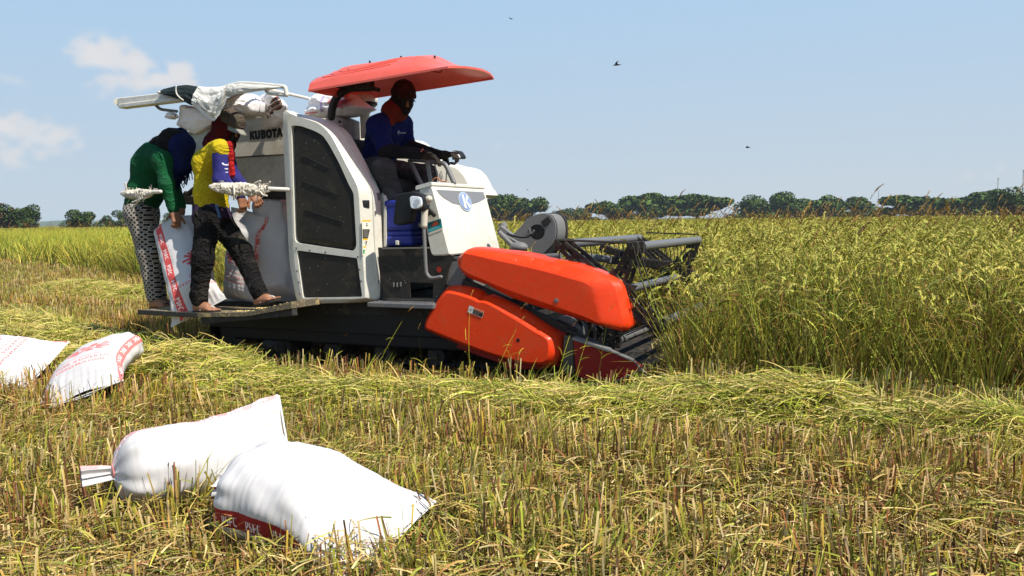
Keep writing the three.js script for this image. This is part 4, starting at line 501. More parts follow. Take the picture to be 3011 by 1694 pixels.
function sack(label, group, m, P0, P1, N, W, T, o, onMachine) {
  const base = onMachine ? [P0[0], P0[1], P0[2]] : [(P0[0] + P1[0]) / 2, 0, (P0[2] + P1[2]) / 2], t = thing('grain_sack', label, 'sack', base, group, !!onMachine);
  part('bag', sackUV(sackGeo(P0, P1, N, W, T, o)), m, t);
  if (!o.open) { const a = V(P1).sub(V(P0)).normalize(), p = V(P1).addScaledVector(a, 0.006), g = new THREE.TorusGeometry(0.024, 0.006, 8, 20); g.applyQuaternion(new THREE.Quaternion().setFromUnitVectors(V(0, 0, 1), a)); g.translate(...p.toArray()); part('tie', clean(g), mat({ color: lin(0.55, 0.2, 0.18), roughness: 0.8 }), t); }
  { const A = V(P1).sub(V(P0)).normalize(), n = V(N); n.addScaledVector(A, -n.dot(A)).normalize(); const X = A.clone().cross(n), f = (k) => { const q = V(P0).addScaledVector(X, k * (W / 2 - 0.004)).addScaledVector(A, -0.004); if (o.corner) q.addScaledVector(V(o.corner), Math.max(0, -Math.sign(o.cornerSide ?? 1) * k)); if (o.floor !== undefined && q.y < o.floor) q.y = lerp(q.y, o.floor, 0.85); return q; }; part('seam', tube([f(-1), f(-0.5), f(0), f(0.5), f(1)].map((q) => q.toArray()), 0.0045, 30, 6), mat({ color: lin(0.74, 0.72, 0.70), roughness: 0.8 }), t); }
  return t;
}
const G_GROUND = 'filled sacks lying on the stubble', G_DECK = 'filled sacks standing on the bagging deck';
// on the ground
sack('plump white sack lying on its edge behind the front sack, pointed corner raised', G_GROUND, SM.plain, [-0.99,0.205,-3.8], [-1.57,0.21,-3.42], [0.02, 0.42, 1], 0.47, 0.33, { s: 1, tuft: 0.016, tuftL: 0.12, bend: 0.01, floor: 0.03, taper: 0.2, fillIn: 0.6 });
sack('large white sack lying flat nearest the camera with a dark red strip underneath', G_GROUND, SM.dark, [-0.424,0.083,-2.96], [-1.03,0.203,-3.24], [0.05, 1, 0.28], 0.58, 0.34, { s: 2, tuft: 0.045, tuftL: 0.07, bend: 0.05, floor: 0.025, fillIn: 0.5, side: 0 });
sack('white sack with red emblem and lettering, leaning on the straw left of the harvester', G_GROUND, SM.face, [-2.7,0.117,-5.42], [-2.777,0.299,-6.15], [-0.35, 1, 0.55], 0.62, 0.26, { s: 3, tuft: 0.03, tuftL: 0.06, bend: 0.05, floor: 0.03, fillIn: 0.35 });
sack('white sack cut off by the left picture edge, its sewn seam facing right', G_GROUND, SM.faceEdge, [-3.269,0.18,-6.1], [-3.96,0.185,-6.3], [-0.12, 1, 0.65], 0.60, 0.30, { s: 4, tuft: 0.04, tuftL: 0.08, bend: 0.05, floor: 0.03, fillIn: 0.4 });
// on the deck
sack('white sack with red lettered strip held up by the worker in green', G_DECK, SM.deck, [-3.687,0.445,0.24], [-4.17,1.19,-0.02], [0.30, 0.12, 1], 0.54, 0.27, { s: 5, blunt: true, tuft: 0.035, tuftL: 0.09, fillIn: 0.3, wr: 0.0032 }, true);
sack('half open white sack with red emblem behind the legs of the worker in yellow', G_DECK, SM.faceEdge, [-3.692,0.486,-0.26], [-3.516,1.275,-0.22], [-0.05, 0.05, 1], 0.46, 0.26, { s: 6, open: true, fillIn: 0.2, wr: 0.0035 }, true);
sack('big plain white sack standing upright against the harvester door', G_DECK, SM.white, [-3.314,0.494,-0.38], [-3.385,1.412,-0.4], [0.1, 0.05, 1], 0.56, 0.36, { s: 7, blunt: true, tuft: 0.03, tuftL: 0.03, fillIn: 0.18, wr: 0.0035 }, true);
const SACK_SPOTS = [];
for (const [a, b, r] of [[[-1.05,0.206,-3.8], [-1.57,0.21,-3.42], 0.13], [[-0.439,0.094,-2.98], [-1.038,0.206,-3.24], 0.19], [[-2.7,0.117,-5.42], [-2.777,0.299,-6.15], 0.22], [[-3.269,0.18,-6.1], [-3.96,0.185,-6.3], 0.22]]) for (let k = 0; k <= 4; k++) SACK_SPOTS.push([lerp(a[0], b[0], k / 4), lerp(a[2], b[2], k / 4), r]);
// ---------- empty bags heaped on the tank, blue can ----------
function lump(outline, z0, bulge, back, amp, f, sd, kx = 0, ky = 0) {                  // crumpled bag: an outline with a folded, bulging face and back
  const O = resample(outline, 5), n = O.length, c = outline.reduce((a, p) => [a[0] + p[0] / outline.length, a[1] + p[1] / outline.length], [0, 0]);
  let x0 = 1e9, x1 = -1e9, y0 = 1e9, y1 = -1e9; for (const p of O) { x0 = Math.min(x0, p[0]); x1 = Math.max(x1, p[0]); y0 = Math.min(y0, p[1]); y1 = Math.max(y1, p[1]); }
  const face = (sg) => { const g = grid(26, n, (u, v) => { const k = Math.round(v * n) % n, r = u, p = O[k], x = lerp(c[0], p[0], r), y = lerp(c[1], p[1], r), e = Math.sqrt(1 - Math.min(1, r * r)); const fold = 1 - Math.abs(noise(x * f, y * f * 1.4, sd)) * 2.2 + 0.6 * (1 - Math.abs(noise(x * f * 2.3, y * f * 2.6, sd + 5)) * 2.2); return [x, y, z0 + kx * (x - c[0]) + ky * (y - c[1]) + sg * (bulge * (sg > 0 ? 1 : back) * e + amp * fold * Math.min(1, e * 2.5 + 0.25))]; }); const uv = g.attributes.uv, p = g.attributes.position; for (let i = 0; i < uv.count; i++) uv.setXY(i, (p.getX(i) - x0) / (x1 - x0), (p.getY(i) - y0) / (y1 - y0)); return g; };
  return mergeGeometries([face(1), face(-1)]);
}
const dbl = (o) => mat({ side: THREE.DoubleSide, roughness: 0.7, ...o });
const bagPrint = (fn) => dbl({ map: canvasTex(512, 384, (c, w, h) => { c.fillStyle = '#efe9e8'; c.fillRect(0, 0, w, h); fn(c, w, h); }, true, false) });
{
  const E = (label, outline, z, bulge, back, amp, f, sd, m, kx, ky) => { const group = null; const t = thing('empty_sack', label, 'empty sack', outline[0], group); part('bag', lump(outline, z, bulge, back, amp, f, sd, kx, ky), m, t); return t; };
  E('limp grey white empty sack hanging over the rear corner of the tank', [[-3.914,2.167,0.16],[-3.856,2.172,0.16],[-3.781,2.156,0.16],[-3.699,2.127,0.16],[-3.603,2.065,0.16],[-3.527,2.017,0.16],[-3.565,1.992,0.16],[-3.674,1.96,0.16],[-3.801,1.927,0.16],[-3.868,1.952,0.16],[-3.934,1.984,0.16],[-4.005,2.016,0.16],[-3.968,2.065,0.16],[-3.931,2.116,0.16]], 0.10, 0.045, 1.6, 0.008, 7, 3, bagPrint((c) => { c.fillStyle = '#b98f90'; c.fillRect(200, 40, 120, 18); }), 0.12, 0.30);
  E('crumpled white empty sacks heaped in the middle of the tank top', [[-3.636,2.075,0.02],[-3.576,2.109,0.02],[-3.516,2.156,0.02],[-3.48,2.216,0.02],[-3.39,2.229,0.02],[-3.261,2.239,0.02],[-3.223,2.192,0.02],[-3.185,2.159,0.02],[-3.204,2.086,0.02],[-3.276,2.069,0.02],[-3.389,2.073,0.02],[-3.52,2.068,0.02]], -0.02, 0.10, 1.8, 0.016, 9, 7, bagPrint((c) => { c.fillStyle = '#d98d90'; c.save(); c.translate(150, 60); c.rotate(-0.25); c.fillRect(-40, 0, 240, 26); c.restore(); }));
  const open = E('open mouthed white sack hanging down beside the harvester door', [[-3.355,2.148,-0.12],[-3.311,2.221,-0.12],[-3.213,2.249,-0.12],[-3.102,2.23,-0.12],[-3.041,2.19,-0.12],[-3.003,2.138,-0.12],[-3.037,2.078,-0.12],[-3.047,2.041,-0.12],[-3.111,2.014,-0.12],[-3.2,1.985,-0.12],[-3.297,1.99,-0.12],[-3.362,1.977,-0.12],[-3.411,1.986,-0.12],[-3.368,2.041,-0.12],[-3.345,2.097,-0.12]], -0.19, 0.04, 1.8, 0.011, 8, 11, bagPrint(() => {}), 0.25, 0.45);
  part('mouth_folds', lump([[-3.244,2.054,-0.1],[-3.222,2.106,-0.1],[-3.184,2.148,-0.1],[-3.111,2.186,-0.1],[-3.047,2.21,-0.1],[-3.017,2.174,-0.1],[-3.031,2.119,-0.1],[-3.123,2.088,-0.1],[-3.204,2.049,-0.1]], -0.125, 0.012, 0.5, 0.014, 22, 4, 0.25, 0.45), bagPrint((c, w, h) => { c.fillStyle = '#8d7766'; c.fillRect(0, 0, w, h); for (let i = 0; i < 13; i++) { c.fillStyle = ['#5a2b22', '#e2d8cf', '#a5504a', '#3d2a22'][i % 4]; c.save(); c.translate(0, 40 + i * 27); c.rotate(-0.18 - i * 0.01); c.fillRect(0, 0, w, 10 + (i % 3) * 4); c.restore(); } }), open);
  E('bundle of folded white sacks with a red print on the front of the tank', [[-3.19,2.138,-0.3],[-3.146,2.212,-0.3],[-3.124,2.271,-0.3],[-3.055,2.298,-0.3],[-2.928,2.301,-0.3],[-2.772,2.29,-0.3],[-2.665,2.267,-0.3],[-2.613,2.226,-0.3],[-2.562,2.179,-0.3],[-2.499,2.135,-0.3],[-2.579,2.106,-0.3],[-2.648,2.088,-0.3],[-2.749,2.079,-0.3],[-2.905,2.076,-0.3],[-3.063,2.092,-0.3],[-3.151,2.097,-0.3]], -0.64, 0.13, 1.3, 0.020, 7, 15, bagPrint((c, w, h) => { const q = c.createRadialGradient(330, 200, 20, 330, 200, 95); void q; for (let i = 0; i < 60; i++) { c.globalAlpha = 0.25; c.fillStyle = ['#b8343a', '#c9484a', '#a83a4a'][i % 3]; c.beginPath(); c.ellipse(330 + rr(-60, 60), 200 + rr(-50, 50), rr(15, 50), rr(12, 36), rnd() * 3, 0, 7); c.fill(); } c.globalAlpha = 1; c.fillStyle = '#d9868a'; c.fillRect(30, 290, 120, 20); c.fillStyle = '#b7a6c4'; c.fillRect(180, 60, 24, 240); }));
  E('small knotted white rag caught on the rack behind the tank', [[-4.005,2.096,0.16],[-3.97,2.113,0.16],[-3.932,2.091,0.16],[-3.938,2.066,0.16],[-3.981,2.056,0.16],[-4.015,2.071,0.16]], 0.16, 0.03, 1, 0.02, 20, 2, bagPrint(() => {}));
  // shopping bag laid over the rack
  const topL = [[-3.986,2.286,0.25],[-3.96,2.295,0.25],[-3.825,2.308,0.25],[-3.708,2.309,0.25],[-3.586,2.288,0.25],[-3.457,2.273,0.25],[-3.338,2.268,0.25],[-3.299,2.258,0.25]], botL = [[-3.98,2.252,0.29],[-3.847,2.221,0.29],[-3.725,2.179,0.29],[-3.636,2.139,0.29],[-3.542,2.085,0.29],[-3.405,1.997,0.29],[-3.327,2.054,0.29],[-3.243,2.174,0.29]];
  const cu = (l) => new THREE.CatmullRomCurve3(l.map((p) => V(p)), false, 'catmullrom', 0.3), tc = cu(topL), bc = cu(botL);
  const bg = grid(60, 60, (u, vv) => { const v = Math.max(0, (vv - 0.4) / 0.6), back = Math.max(0, 0.4 - vv) / 0.4; const a = tc.getPoint(u), b = bc.getPoint(u), p = a.lerp(b, v); p.z += 0.03 * Math.sin(v * 3.14) + 0.012 * noise(u * 9, v * 5, 2) + 0.006 * noise(u * 22, v * 14, 6); p.z -= back * 0.35; p.y -= 0.05 * back + 0.03 * Math.sin(back * 6) * back; return p.toArray(); });
  { const uv = bg.attributes.uv; for (let i = 0; i < uv.count; i++) uv.setXY(i, uv.getY(i), Math.min(1, 1 - (uv.getX(i) - 0.4) / 0.6)); }
  const tote = thing('shopping_bag', 'black and white shopping bag with lettering draped over the rack rail', 'bag', topL[1]);
  part('cloth', bg, dbl({ map: canvasTex(1024, 512, (c, w, h) => { c.fillStyle = '#dcd7cc'; c.fillRect(0, 0, w, h); c.fillStyle = '#1d2625'; c.beginPath(); c.moveTo(0, 0); c.lineTo(590, 0); c.lineTo(470, h); c.lineTo(0, h); c.fill(); c.fillStyle = '#c4beb6'; c.fillRect(0, 0, 70, h); c.fillStyle = '#3a3733'; c.font = '80px sans-serif'; for (const [t, x, y, a] of [['G/F C', 585, 400, -1.1], ['Alaban', 668, 440, -1.1], ['thewhole', 760, 480, -1.1]]) { c.save(); c.translate(x, y); c.rotate(a); c.fillText(t, 0, 0); c.restore(); } c.strokeStyle = '#8b867d'; c.lineWidth = 2; for (let i = 0; i < 40; i++) { c.beginPath(); const x = rr(560, 1000), y = rr(0, 500); c.moveTo(x, y); c.lineTo(x + rr(-20, 20), y + rr(-12, 12)); c.stroke(); } }, true, false) }), tote);
  { const a = cu([[-3.344,2.272,0.235],[-3.264,2.287,0.235],[-3.163,2.285,0.235],[-2.935,2.256,0.235],[-2.749,2.225,0.235]]), b = cu([[-3.299,2.173,0.255],[-3.262,2.19,0.255],[-3.173,2.194,0.255],[-2.965,2.205,0.255],[-2.733,2.212,0.255]]); part('cloth_flap', grid(40, 16, (u, v) => { const p = a.getPoint(u).lerp(b.getPoint(u), v); p.z += 0.02 * Math.sin(v * 3.14) + 0.008 * noise(u * 12, v * 4, 5); return p.toArray(); }), dbl({ map: paintMap([0.62, 0.59, 0.53], [0.4, 0.34, 0.28], 0.4, 20, 256), roughness: 0.9 }), tote); }
  part('handle', tube([[-3.75,2.292,0.32],[-3.754,2.267,0.32],[-3.748,2.232,0.32],[-3.718,2.2,0.32],[-3.682,2.176,0.32]], 0.006, 30, 6), M.whiteTube, tote);
  // blue can on the cab floor
  const b0 = [-2.124,0.981,-0.2], b1 = [-1.876,1.346,-0.2], can = thing('water_can', 'tall blue plastic water can standing on the cab floor behind the lamp', 'jerrycan', [(b0[0] + b1[0]) / 2, b0[1], -0.34]);
  const x0 = b0[0], x1 = b1[0], y0 = b0[1], y1 = b1[1];
  part('body', merge([rbox(x0, x1, y0, y0 + (y1 - y0) * 0.24, -0.46, -0.2, 0.03), rbox(x0 + 0.006, x1 - 0.006, y0 + (y1 - y0) * 0.22, y0 + (y1 - y0) * 0.34, -0.454, -0.206, 0.02), rbox(x0, x1, y0 + (y1 - y0) * 0.33, y1 - 0.03, -0.46, -0.2, 0.035), rbox(x0 - 0.005, x1 + 0.005, y1 - 0.05, y1, -0.465, -0.195, 0.015)]), M.blueJug, can);
  { const p = [-2.003,1.01,-0.19]; part('tap', rbox(p[0] - 0.015, p[0] + 0.015, p[1] - 0.018, p[1] + 0.018, -0.21, -0.175, 0.006), M.cream, can); }
  part('grip', tube([[x0 + 0.05, y1 - 0.01, -0.33], [x0 + 0.08, y1 + 0.04, -0.33], [x1 - 0.08, y1 + 0.04, -0.33], [x1 - 0.05, y1 - 0.01, -0.33]], 0.012, 20, 8), M.blueJug, can);
}
// ---------- people ----------
// a smooth skin over tapered bones: [a, b, ra, rb, blend, widen-z]
function skin(bones, cell = 0.012, fold = null, cut = null) {
  const lo = V(1e9, 1e9, 1e9), hi = V(-1e9, -1e9, -1e9);
  for (const [a, b, ra, rb, , sz = 1] of bones) for (const [p, r] of [[a, ra], [b, rb]]) { lo.min(V(p[0] - r, p[1] - r, p[2] - r * sz)); hi.max(V(p[0] + r, p[1] + r, p[2] + r * sz)); }
  lo.subScalar(cell * 3 + 0.02); hi.addScalar(cell * 3 + 0.02);
  const n = [0, 1, 2].map((k) => Math.ceil((hi.getComponent(k) - lo.getComponent(k)) / cell) + 1), [nx, ny, nz] = n, F = new Float32Array(nx * ny * nz).fill(1);
  for (const [a, b, ra, rb, k = 0.03, sz = 1] of bones) {
    const m = k + cell * 3, r = Math.max(ra, rb), dx = b[0] - a[0], dy = b[1] - a[1], dz = (b[2] - a[2]) / sz, L2 = dx * dx + dy * dy + dz * dz || 1e-9, zr = [0, 1, 2].map((c) => { const e = (r + m) * (c === 2 ? Math.max(1, sz) : 1); return [Math.max(0, Math.floor((Math.min(a[c], b[c]) - e - lo.getComponent(c)) / cell)), Math.min(n[c] - 1, Math.ceil((Math.max(a[c], b[c]) + e - lo.getComponent(c)) / cell))]; });
    for (let i = zr[0][0]; i <= zr[0][1]; i++) for (let j = zr[1][0]; j <= zr[1][1]; j++) for (let l = zr[2][0]; l <= zr[2][1]; l++) {
      const px = lo.x + i * cell - a[0], py = lo.y + j * cell - a[1], pz = (lo.z + l * cell - a[2]) / sz, t = clamp((px * dx + py * dy + pz * dz) / L2), d = (Math.hypot(px - dx * t, py - dy * t, pz - dz * t) - lerp(ra, rb, t)) * (sz > 1 ? 1 : sz), o = (i * ny + j) * nz + l, h = Math.max(k - Math.abs(F[o] - d), 0) / k;
      F[o] = Math.min(F[o], d) - h * h * k * 0.25;
    }
  }
  if (fold || cut) for (let i = 0; i < nx; i++) for (let j = 0; j < ny; j++) for (let l = 0; l < nz; l++) { const o = (i * ny + j) * nz + l; if (Math.abs(F[o]) < 0.06 || (cut && F[o] < 0)) { const x = lo.x + i * cell, y = lo.y + j * cell, z = lo.z + l * cell; if (fold && Math.abs(F[o]) < 0.06) F[o] += fold(x, y, z); if (cut) F[o] = Math.max(F[o], cut(x, y, z)); } }
  const id = new Int32Array(nx * ny * nz).fill(-1), pos = [], idx = [], at = (i, j, l) => (i * ny + j) * nz + l;
  for (let i = 0; i < nx - 1; i++) for (let j = 0; j < ny - 1; j++) for (let l = 0; l < nz - 1; l++) {
    let s = 0, c = 0, sx = 0, sy = 0, sz = 0; const f = []; for (let q = 0; q < 8; q++) { f[q] = F[at(i + (q & 1), j + ((q >> 1) & 1), l + (q >> 2))]; if (f[q] < 0) s++; } if (!s || s === 8) continue;
    for (let q = 0; q < 8; q++) for (const bit of [1, 2, 4]) if (!(q & bit)) { const w = q | bit; if (f[q] < 0 !== f[w] < 0) { const t = f[q] / (f[q] - f[w]); sx += (q & 1) + (bit === 1 ? t : 0); sy += ((q >> 1) & 1) + (bit === 2 ? t : 0); sz += (q >> 2) + (bit === 4 ? t : 0); c++; } }
    id[at(i, j, l)] = pos.length / 3; pos.push(lo.x + (i + sx / c) * cell, lo.y + (j + sy / c) * cell, lo.z + (l + sz / c) * cell);
  }
  for (let i = 1; i < nx - 1; i++) for (let j = 1; j < ny - 1; j++) for (let l = 1; l < nz - 1; l++) {
    const f = F[at(i, j, l)] < 0; const quad = (a, b, c, d) => { if (Math.min(a, b, c, d) < 0) return; f ? idx.push(a, b, c, a, c, d) : idx.push(a, c, b, a, d, c); };
    if (f !== F[at(i + 1, j, l)] < 0) quad(id[at(i, j - 1, l - 1)], id[at(i, j, l - 1)], id[at(i, j, l)], id[at(i, j - 1, l)]);
    if (f !== F[at(i, j + 1, l)] < 0) quad(id[at(i - 1, j, l - 1)], id[at(i - 1, j, l)], id[at(i, j, l)], id[at(i, j, l - 1)]);
    if (f !== F[at(i, j, l + 1)] < 0) quad(id[at(i - 1, j - 1, l)], id[at(i, j - 1, l)], id[at(i, j, l)], id[at(i - 1, j, l)]);
  }
  const g = new THREE.BufferGeometry(); g.setAttribute('position', new THREE.Float32BufferAttribute(pos, 3)); g.setIndex(idx); g.computeVertexNormals();
  const uv = []; for (let i = 0; i < pos.length; i += 3) uv.push(pos[i], pos[i + 1]); g.setAttribute('uv', new THREE.Float32BufferAttribute(uv, 2));
  return g;
}
const mid = (a, b, t) => [0, 1, 2].map((k) => lerp(a[k], b[k], t)), add = (a, ...d) => d.reduce((s, q) => s.map((x, k) => x + q[k]), a), mul = (a, k) => a.map((x) => x * k);
const join = (list) => mergeGeometries(list.map((g) => { const o = g.index ? g.toNonIndexed() : g; for (const k of Object.keys(o.attributes)) if (!['position', 'normal', 'uv'].includes(k)) o.deleteAttribute(k); if (!o.attributes.uv) boxUV(o); return o; }));
// five-fingered hand: wrist, direction of the fingers, palm normal, curl of the fingers (radians per joint)
function handBones(w, dir, nrm, curl, side, size = 1, fat = 1) {
  const D = V(dir).normalize(), Nn = V(nrm); Nn.addScaledVector(D, -Nn.dot(D)).normalize(); const S = D.clone().cross(Nn).multiplyScalar(side), at = (d, s, k) => V(w).addScaledVector(D, d * size).addScaledVector(S, s * size).addScaledVector(Nn, k * size).toArray(), out = [];
  out.push([at(0, 0, 0), at(0.03, 0.0, 0), 0.026 * fat, 0.028 * fat, 0.02]); for (const s of [-0.028, -0.009, 0.010, 0.028]) out.push([at(0.02, s * 0.6, 0), at(0.085, s, 0.002), 0.017 * fat, 0.0135 * fat, 0.02]);
  [[-0.030, 0.070, 0.0086], [-0.010, 0.082, 0.0094], [0.011, 0.078, 0.0092], [0.031, 0.060, 0.0080]].forEach(([s, len, r]) => {
    let p = V(at(0.088, s, 0.002)), d = D.clone().addScaledVector(S, s * 2.2).normalize(); const ax = S.clone(); let a = curl * 0.8; for (const f of [0.46, 0.31, 0.23]) { d.applyAxisAngle(ax, -a * side); const q = p.clone().addScaledVector(d, len * f * size); out.push([p.toArray(), q.toArray(), r * fat, r * 0.92 * fat, 0.006]); p = q; a = curl; }
  });
  let p = V(at(0.03, -0.028, 0.004)), d = D.clone().multiplyScalar(0.7).addScaledVector(S, -0.75).addScaledVector(Nn, -0.35).normalize(); for (const [l, r] of [[0.042, 0.0125], [0.032, 0.0105], [0.024, 0.009]]) { const q = p.clone().addScaledVector(d, l * size); out.push([p.toArray(), q.toArray(), r * fat, r * 0.93 * fat, 0.008]); p = q; d.addScaledVector(D, 0.35).addScaledVector(Nn, -curl * 0.3).normalize(); }
  return out;
}
// head with brow, nose, lips, jaw and ears: centre, facing, up
function headBones(c, face, up, k = 1) {
  const Fd = V(face).normalize(), U = V(up); U.addScaledVector(Fd, -U.dot(Fd)).normalize(); const S = Fd.clone().cross(U), at = (f, u, s) => V(c).addScaledVector(Fd, f * k).addScaledVector(U, u * k).addScaledVector(S, s * k).toArray();
  const B = [[at(-0.02, 0.035, 0), at(0.02, 0.04, 0), 0.082 * k, 0.076 * k, 0.03], [at(0.03, -0.02, 0), at(0.045, -0.075, 0), 0.062 * k, 0.038 * k, 0.04], [at(0.01, -0.05, 0.03), at(0.05, -0.085, 0.012), 0.03 * k, 0.022 * k, 0.03], [at(0.01, -0.05, -0.03), at(0.05, -0.085, -0.012), 0.03 * k, 0.022 * k, 0.03], [at(0.085, 0.005, 0), at(0.108, -0.032, 0), 0.008 * k, 0.013 * k, 0.012], [at(0.098, -0.034, 0.010), at(0.098, -0.034, -0.010), 0.009 * k, 0.009 * k, 0.008], [at(0.075, 0.018, 0.04), at(0.082, 0.02, 0.012), 0.012 * k, 0.011 * k, 0.012], [at(0.075, 0.018, -0.04), at(0.082, 0.02, -0.012), 0.012 * k, 0.011 * k, 0.012], [at(0.082, -0.062, 0.016), at(0.082, -0.062, -0.016), 0.009 * k, 0.009 * k, 0.006], [at(0.08, -0.074, 0.013), at(0.08, -0.074, -0.013), 0.009 * k, 0.009 * k, 0.006]];
  for (const s of [1, -1]) B.push([at(-0.01, 0.012, 0.076 * s), at(-0.004, -0.03, 0.072 * s), 0.016 * k, 0.011 * k, 0.01], [at(0.055, -0.02, 0.038 * s), at(0.05, -0.03, 0.045 * s), 0.022 * k, 0.018 * k, 0.02]);
  return { bones: B, at, F: Fd, U, S, eyes: [1, -1].map((s) => { const g = new THREE.SphereGeometry(0.0115 * k, 12, 10); g.translate(...at(0.075, 0.001, 0.031 * s)); return g; }) };
}
function footBones(ankle, toe, floorY, side) {                         // bare foot: heel, instep and five toes
  const d = V(toe).sub(V(ankle)); d.y = 0; const D = d.clone().normalize(), S = V(-D.z, 0, D.x).multiplyScalar(side), pitch = (toe[1] - floorY), at = (f, s, u) => V(ankle).setY(floorY + u + Math.max(0, f) / 0.19 * pitch).addScaledVector(D, f).addScaledVector(S, s).toArray(), out = [];
  out.push([ankle, at(-0.02, 0, 0.03), 0.034, 0.032, 0.03], [at(-0.025, 0, 0.03), at(0.07, 0, 0.036), 0.031, 0.03, 0.03], [ankle, at(0.09, 0.004, 0.035), 0.03, 0.026, 0.04], [at(0.05, -0.02, 0.028), at(0.13, -0.026, 0.02), 0.025, 0.019, 0.02], [at(0.05, 0.02, 0.025), at(0.12, 0.026, 0.017), 0.022, 0.016, 0.02]);
  [[-0.031, 0.062, 0.0125], [-0.010, 0.056, 0.0092], [0.006, 0.048, 0.0086], [0.020, 0.04, 0.008], [0.033, 0.03, 0.0075]].forEach(([s, l, r], k) => out.push([at(0.125 - k * 0.006, s, 0.017), at(0.125 + l - k * 0.006, s * 1.12, 0.012), r, r * 0.9, 0.006]));
  const sole = [], O = [[-0.06, 0.022], [-0.065, -0.018], [-0.02, -0.036], [0.06, -0.036], [0.13, -0.050], [0.185, -0.046], [0.205, -0.012], [0.19, 0.026], [0.14, 0.048], [0.05, 0.036], [-0.02, 0.036]], up = rings([0.002, -0.014].map((u) => resample(O.map(([f, s]) => at(f, s, u)), 3).map((p) => [p[0], p[2], p[1]])), 0.5); up.applyMatrix4(new THREE.Matrix4().set(1, 0, 0, 0, 0, 0, 1, 0, 0, 1, 0, 0, 0, 0, 0, 1)); { const p = up.attributes.position, q = up.attributes.normal; for (let i = 0; i < p.count; i += 3) for (const a of [p, q]) { const t = [a.getX(i), a.getY(i), a.getZ(i)]; a.setXYZ(i, a.getX(i + 1), a.getY(i + 1), a.getZ(i + 1)); a.setXYZ(i + 1, ...t); } }
  sole.push(clean(up)); const strap = [tube([at(0.148, -0.019, 0.006), at(0.135, -0.018, 0.032), at(0.09, -0.035, 0.045), at(0.04, -0.045, 0.012)], 0.0065, 20, 6), tube([at(0.148, -0.019, 0.006), at(0.135, -0.016, 0.032), at(0.09, 0.022, 0.045), at(0.045, 0.040, 0.012)], 0.0065, 20, 6)];
  return { bones: out, sole: sole[0], strap: merge(strap) };
}
const foldFn = (amp, fx, fy, s) => (x, y, z) => { const w = 0.35 * noise(x * 5, y * 5, z * 5 + s), n = noise(x * fx * 0.9 + y * 3 + w, y * fy * 0.9 + x * 5 + w, z * fx * 0.9 + s), m = noise(x * fx * 2.2 - y * 6, y * fy * 1.5 + x * 9, z * fx * 2.2 + s + 3); return -amp * (0.55 * Math.pow(1 - Math.min(1, Math.abs(n) * 2.6), 2) + 0.22 * m) + amp * 0.2; };
const skinMat = mat({ color: lin(0.30, 0.135, 0.072), roughness: 0.55 }), darkSkin = skinMat;
const wrinkle = noiseTex(512, (u, v) => { const a = Math.abs(tileN(u + 0.05 * tileN(u, v, 6, 2), v, 14, 3)), b = Math.abs(tileN(u, v + 0.04 * tileN(u, v, 9, 5), 26, 8)), n = 0.5 + 0.35 * Math.pow(1 - Math.min(1, a * 2.5), 2) + 0.2 * Math.pow(1 - Math.min(1, b * 2.5), 2) + 0.08 * tileN(u, v, 60, 1); return [n, n, n]; }, false);
wrinkle.repeat.set(2.2, 1.6);
const cloth = (base, dirt, k, n = 60) => mat({ map: paintMap(base, dirt, k, n, 256), roughness: 0.95, specularIntensity: 0.25, bumpMap: wrinkle, bumpScale: 0.014 });
const planar = (w, h, x0, x1, y0, y1, draw) => { const t = canvasTex(w, h, draw, true, false); t.wrapS = t.wrapT = THREE.RepeatWrapping; t.repeat.set(1 / (x1 - x0), 1 / (y1 - y0)); t.offset.set(-x0 / (x1 - x0), -y0 / (y1 - y0)); return t; };
seed(404);
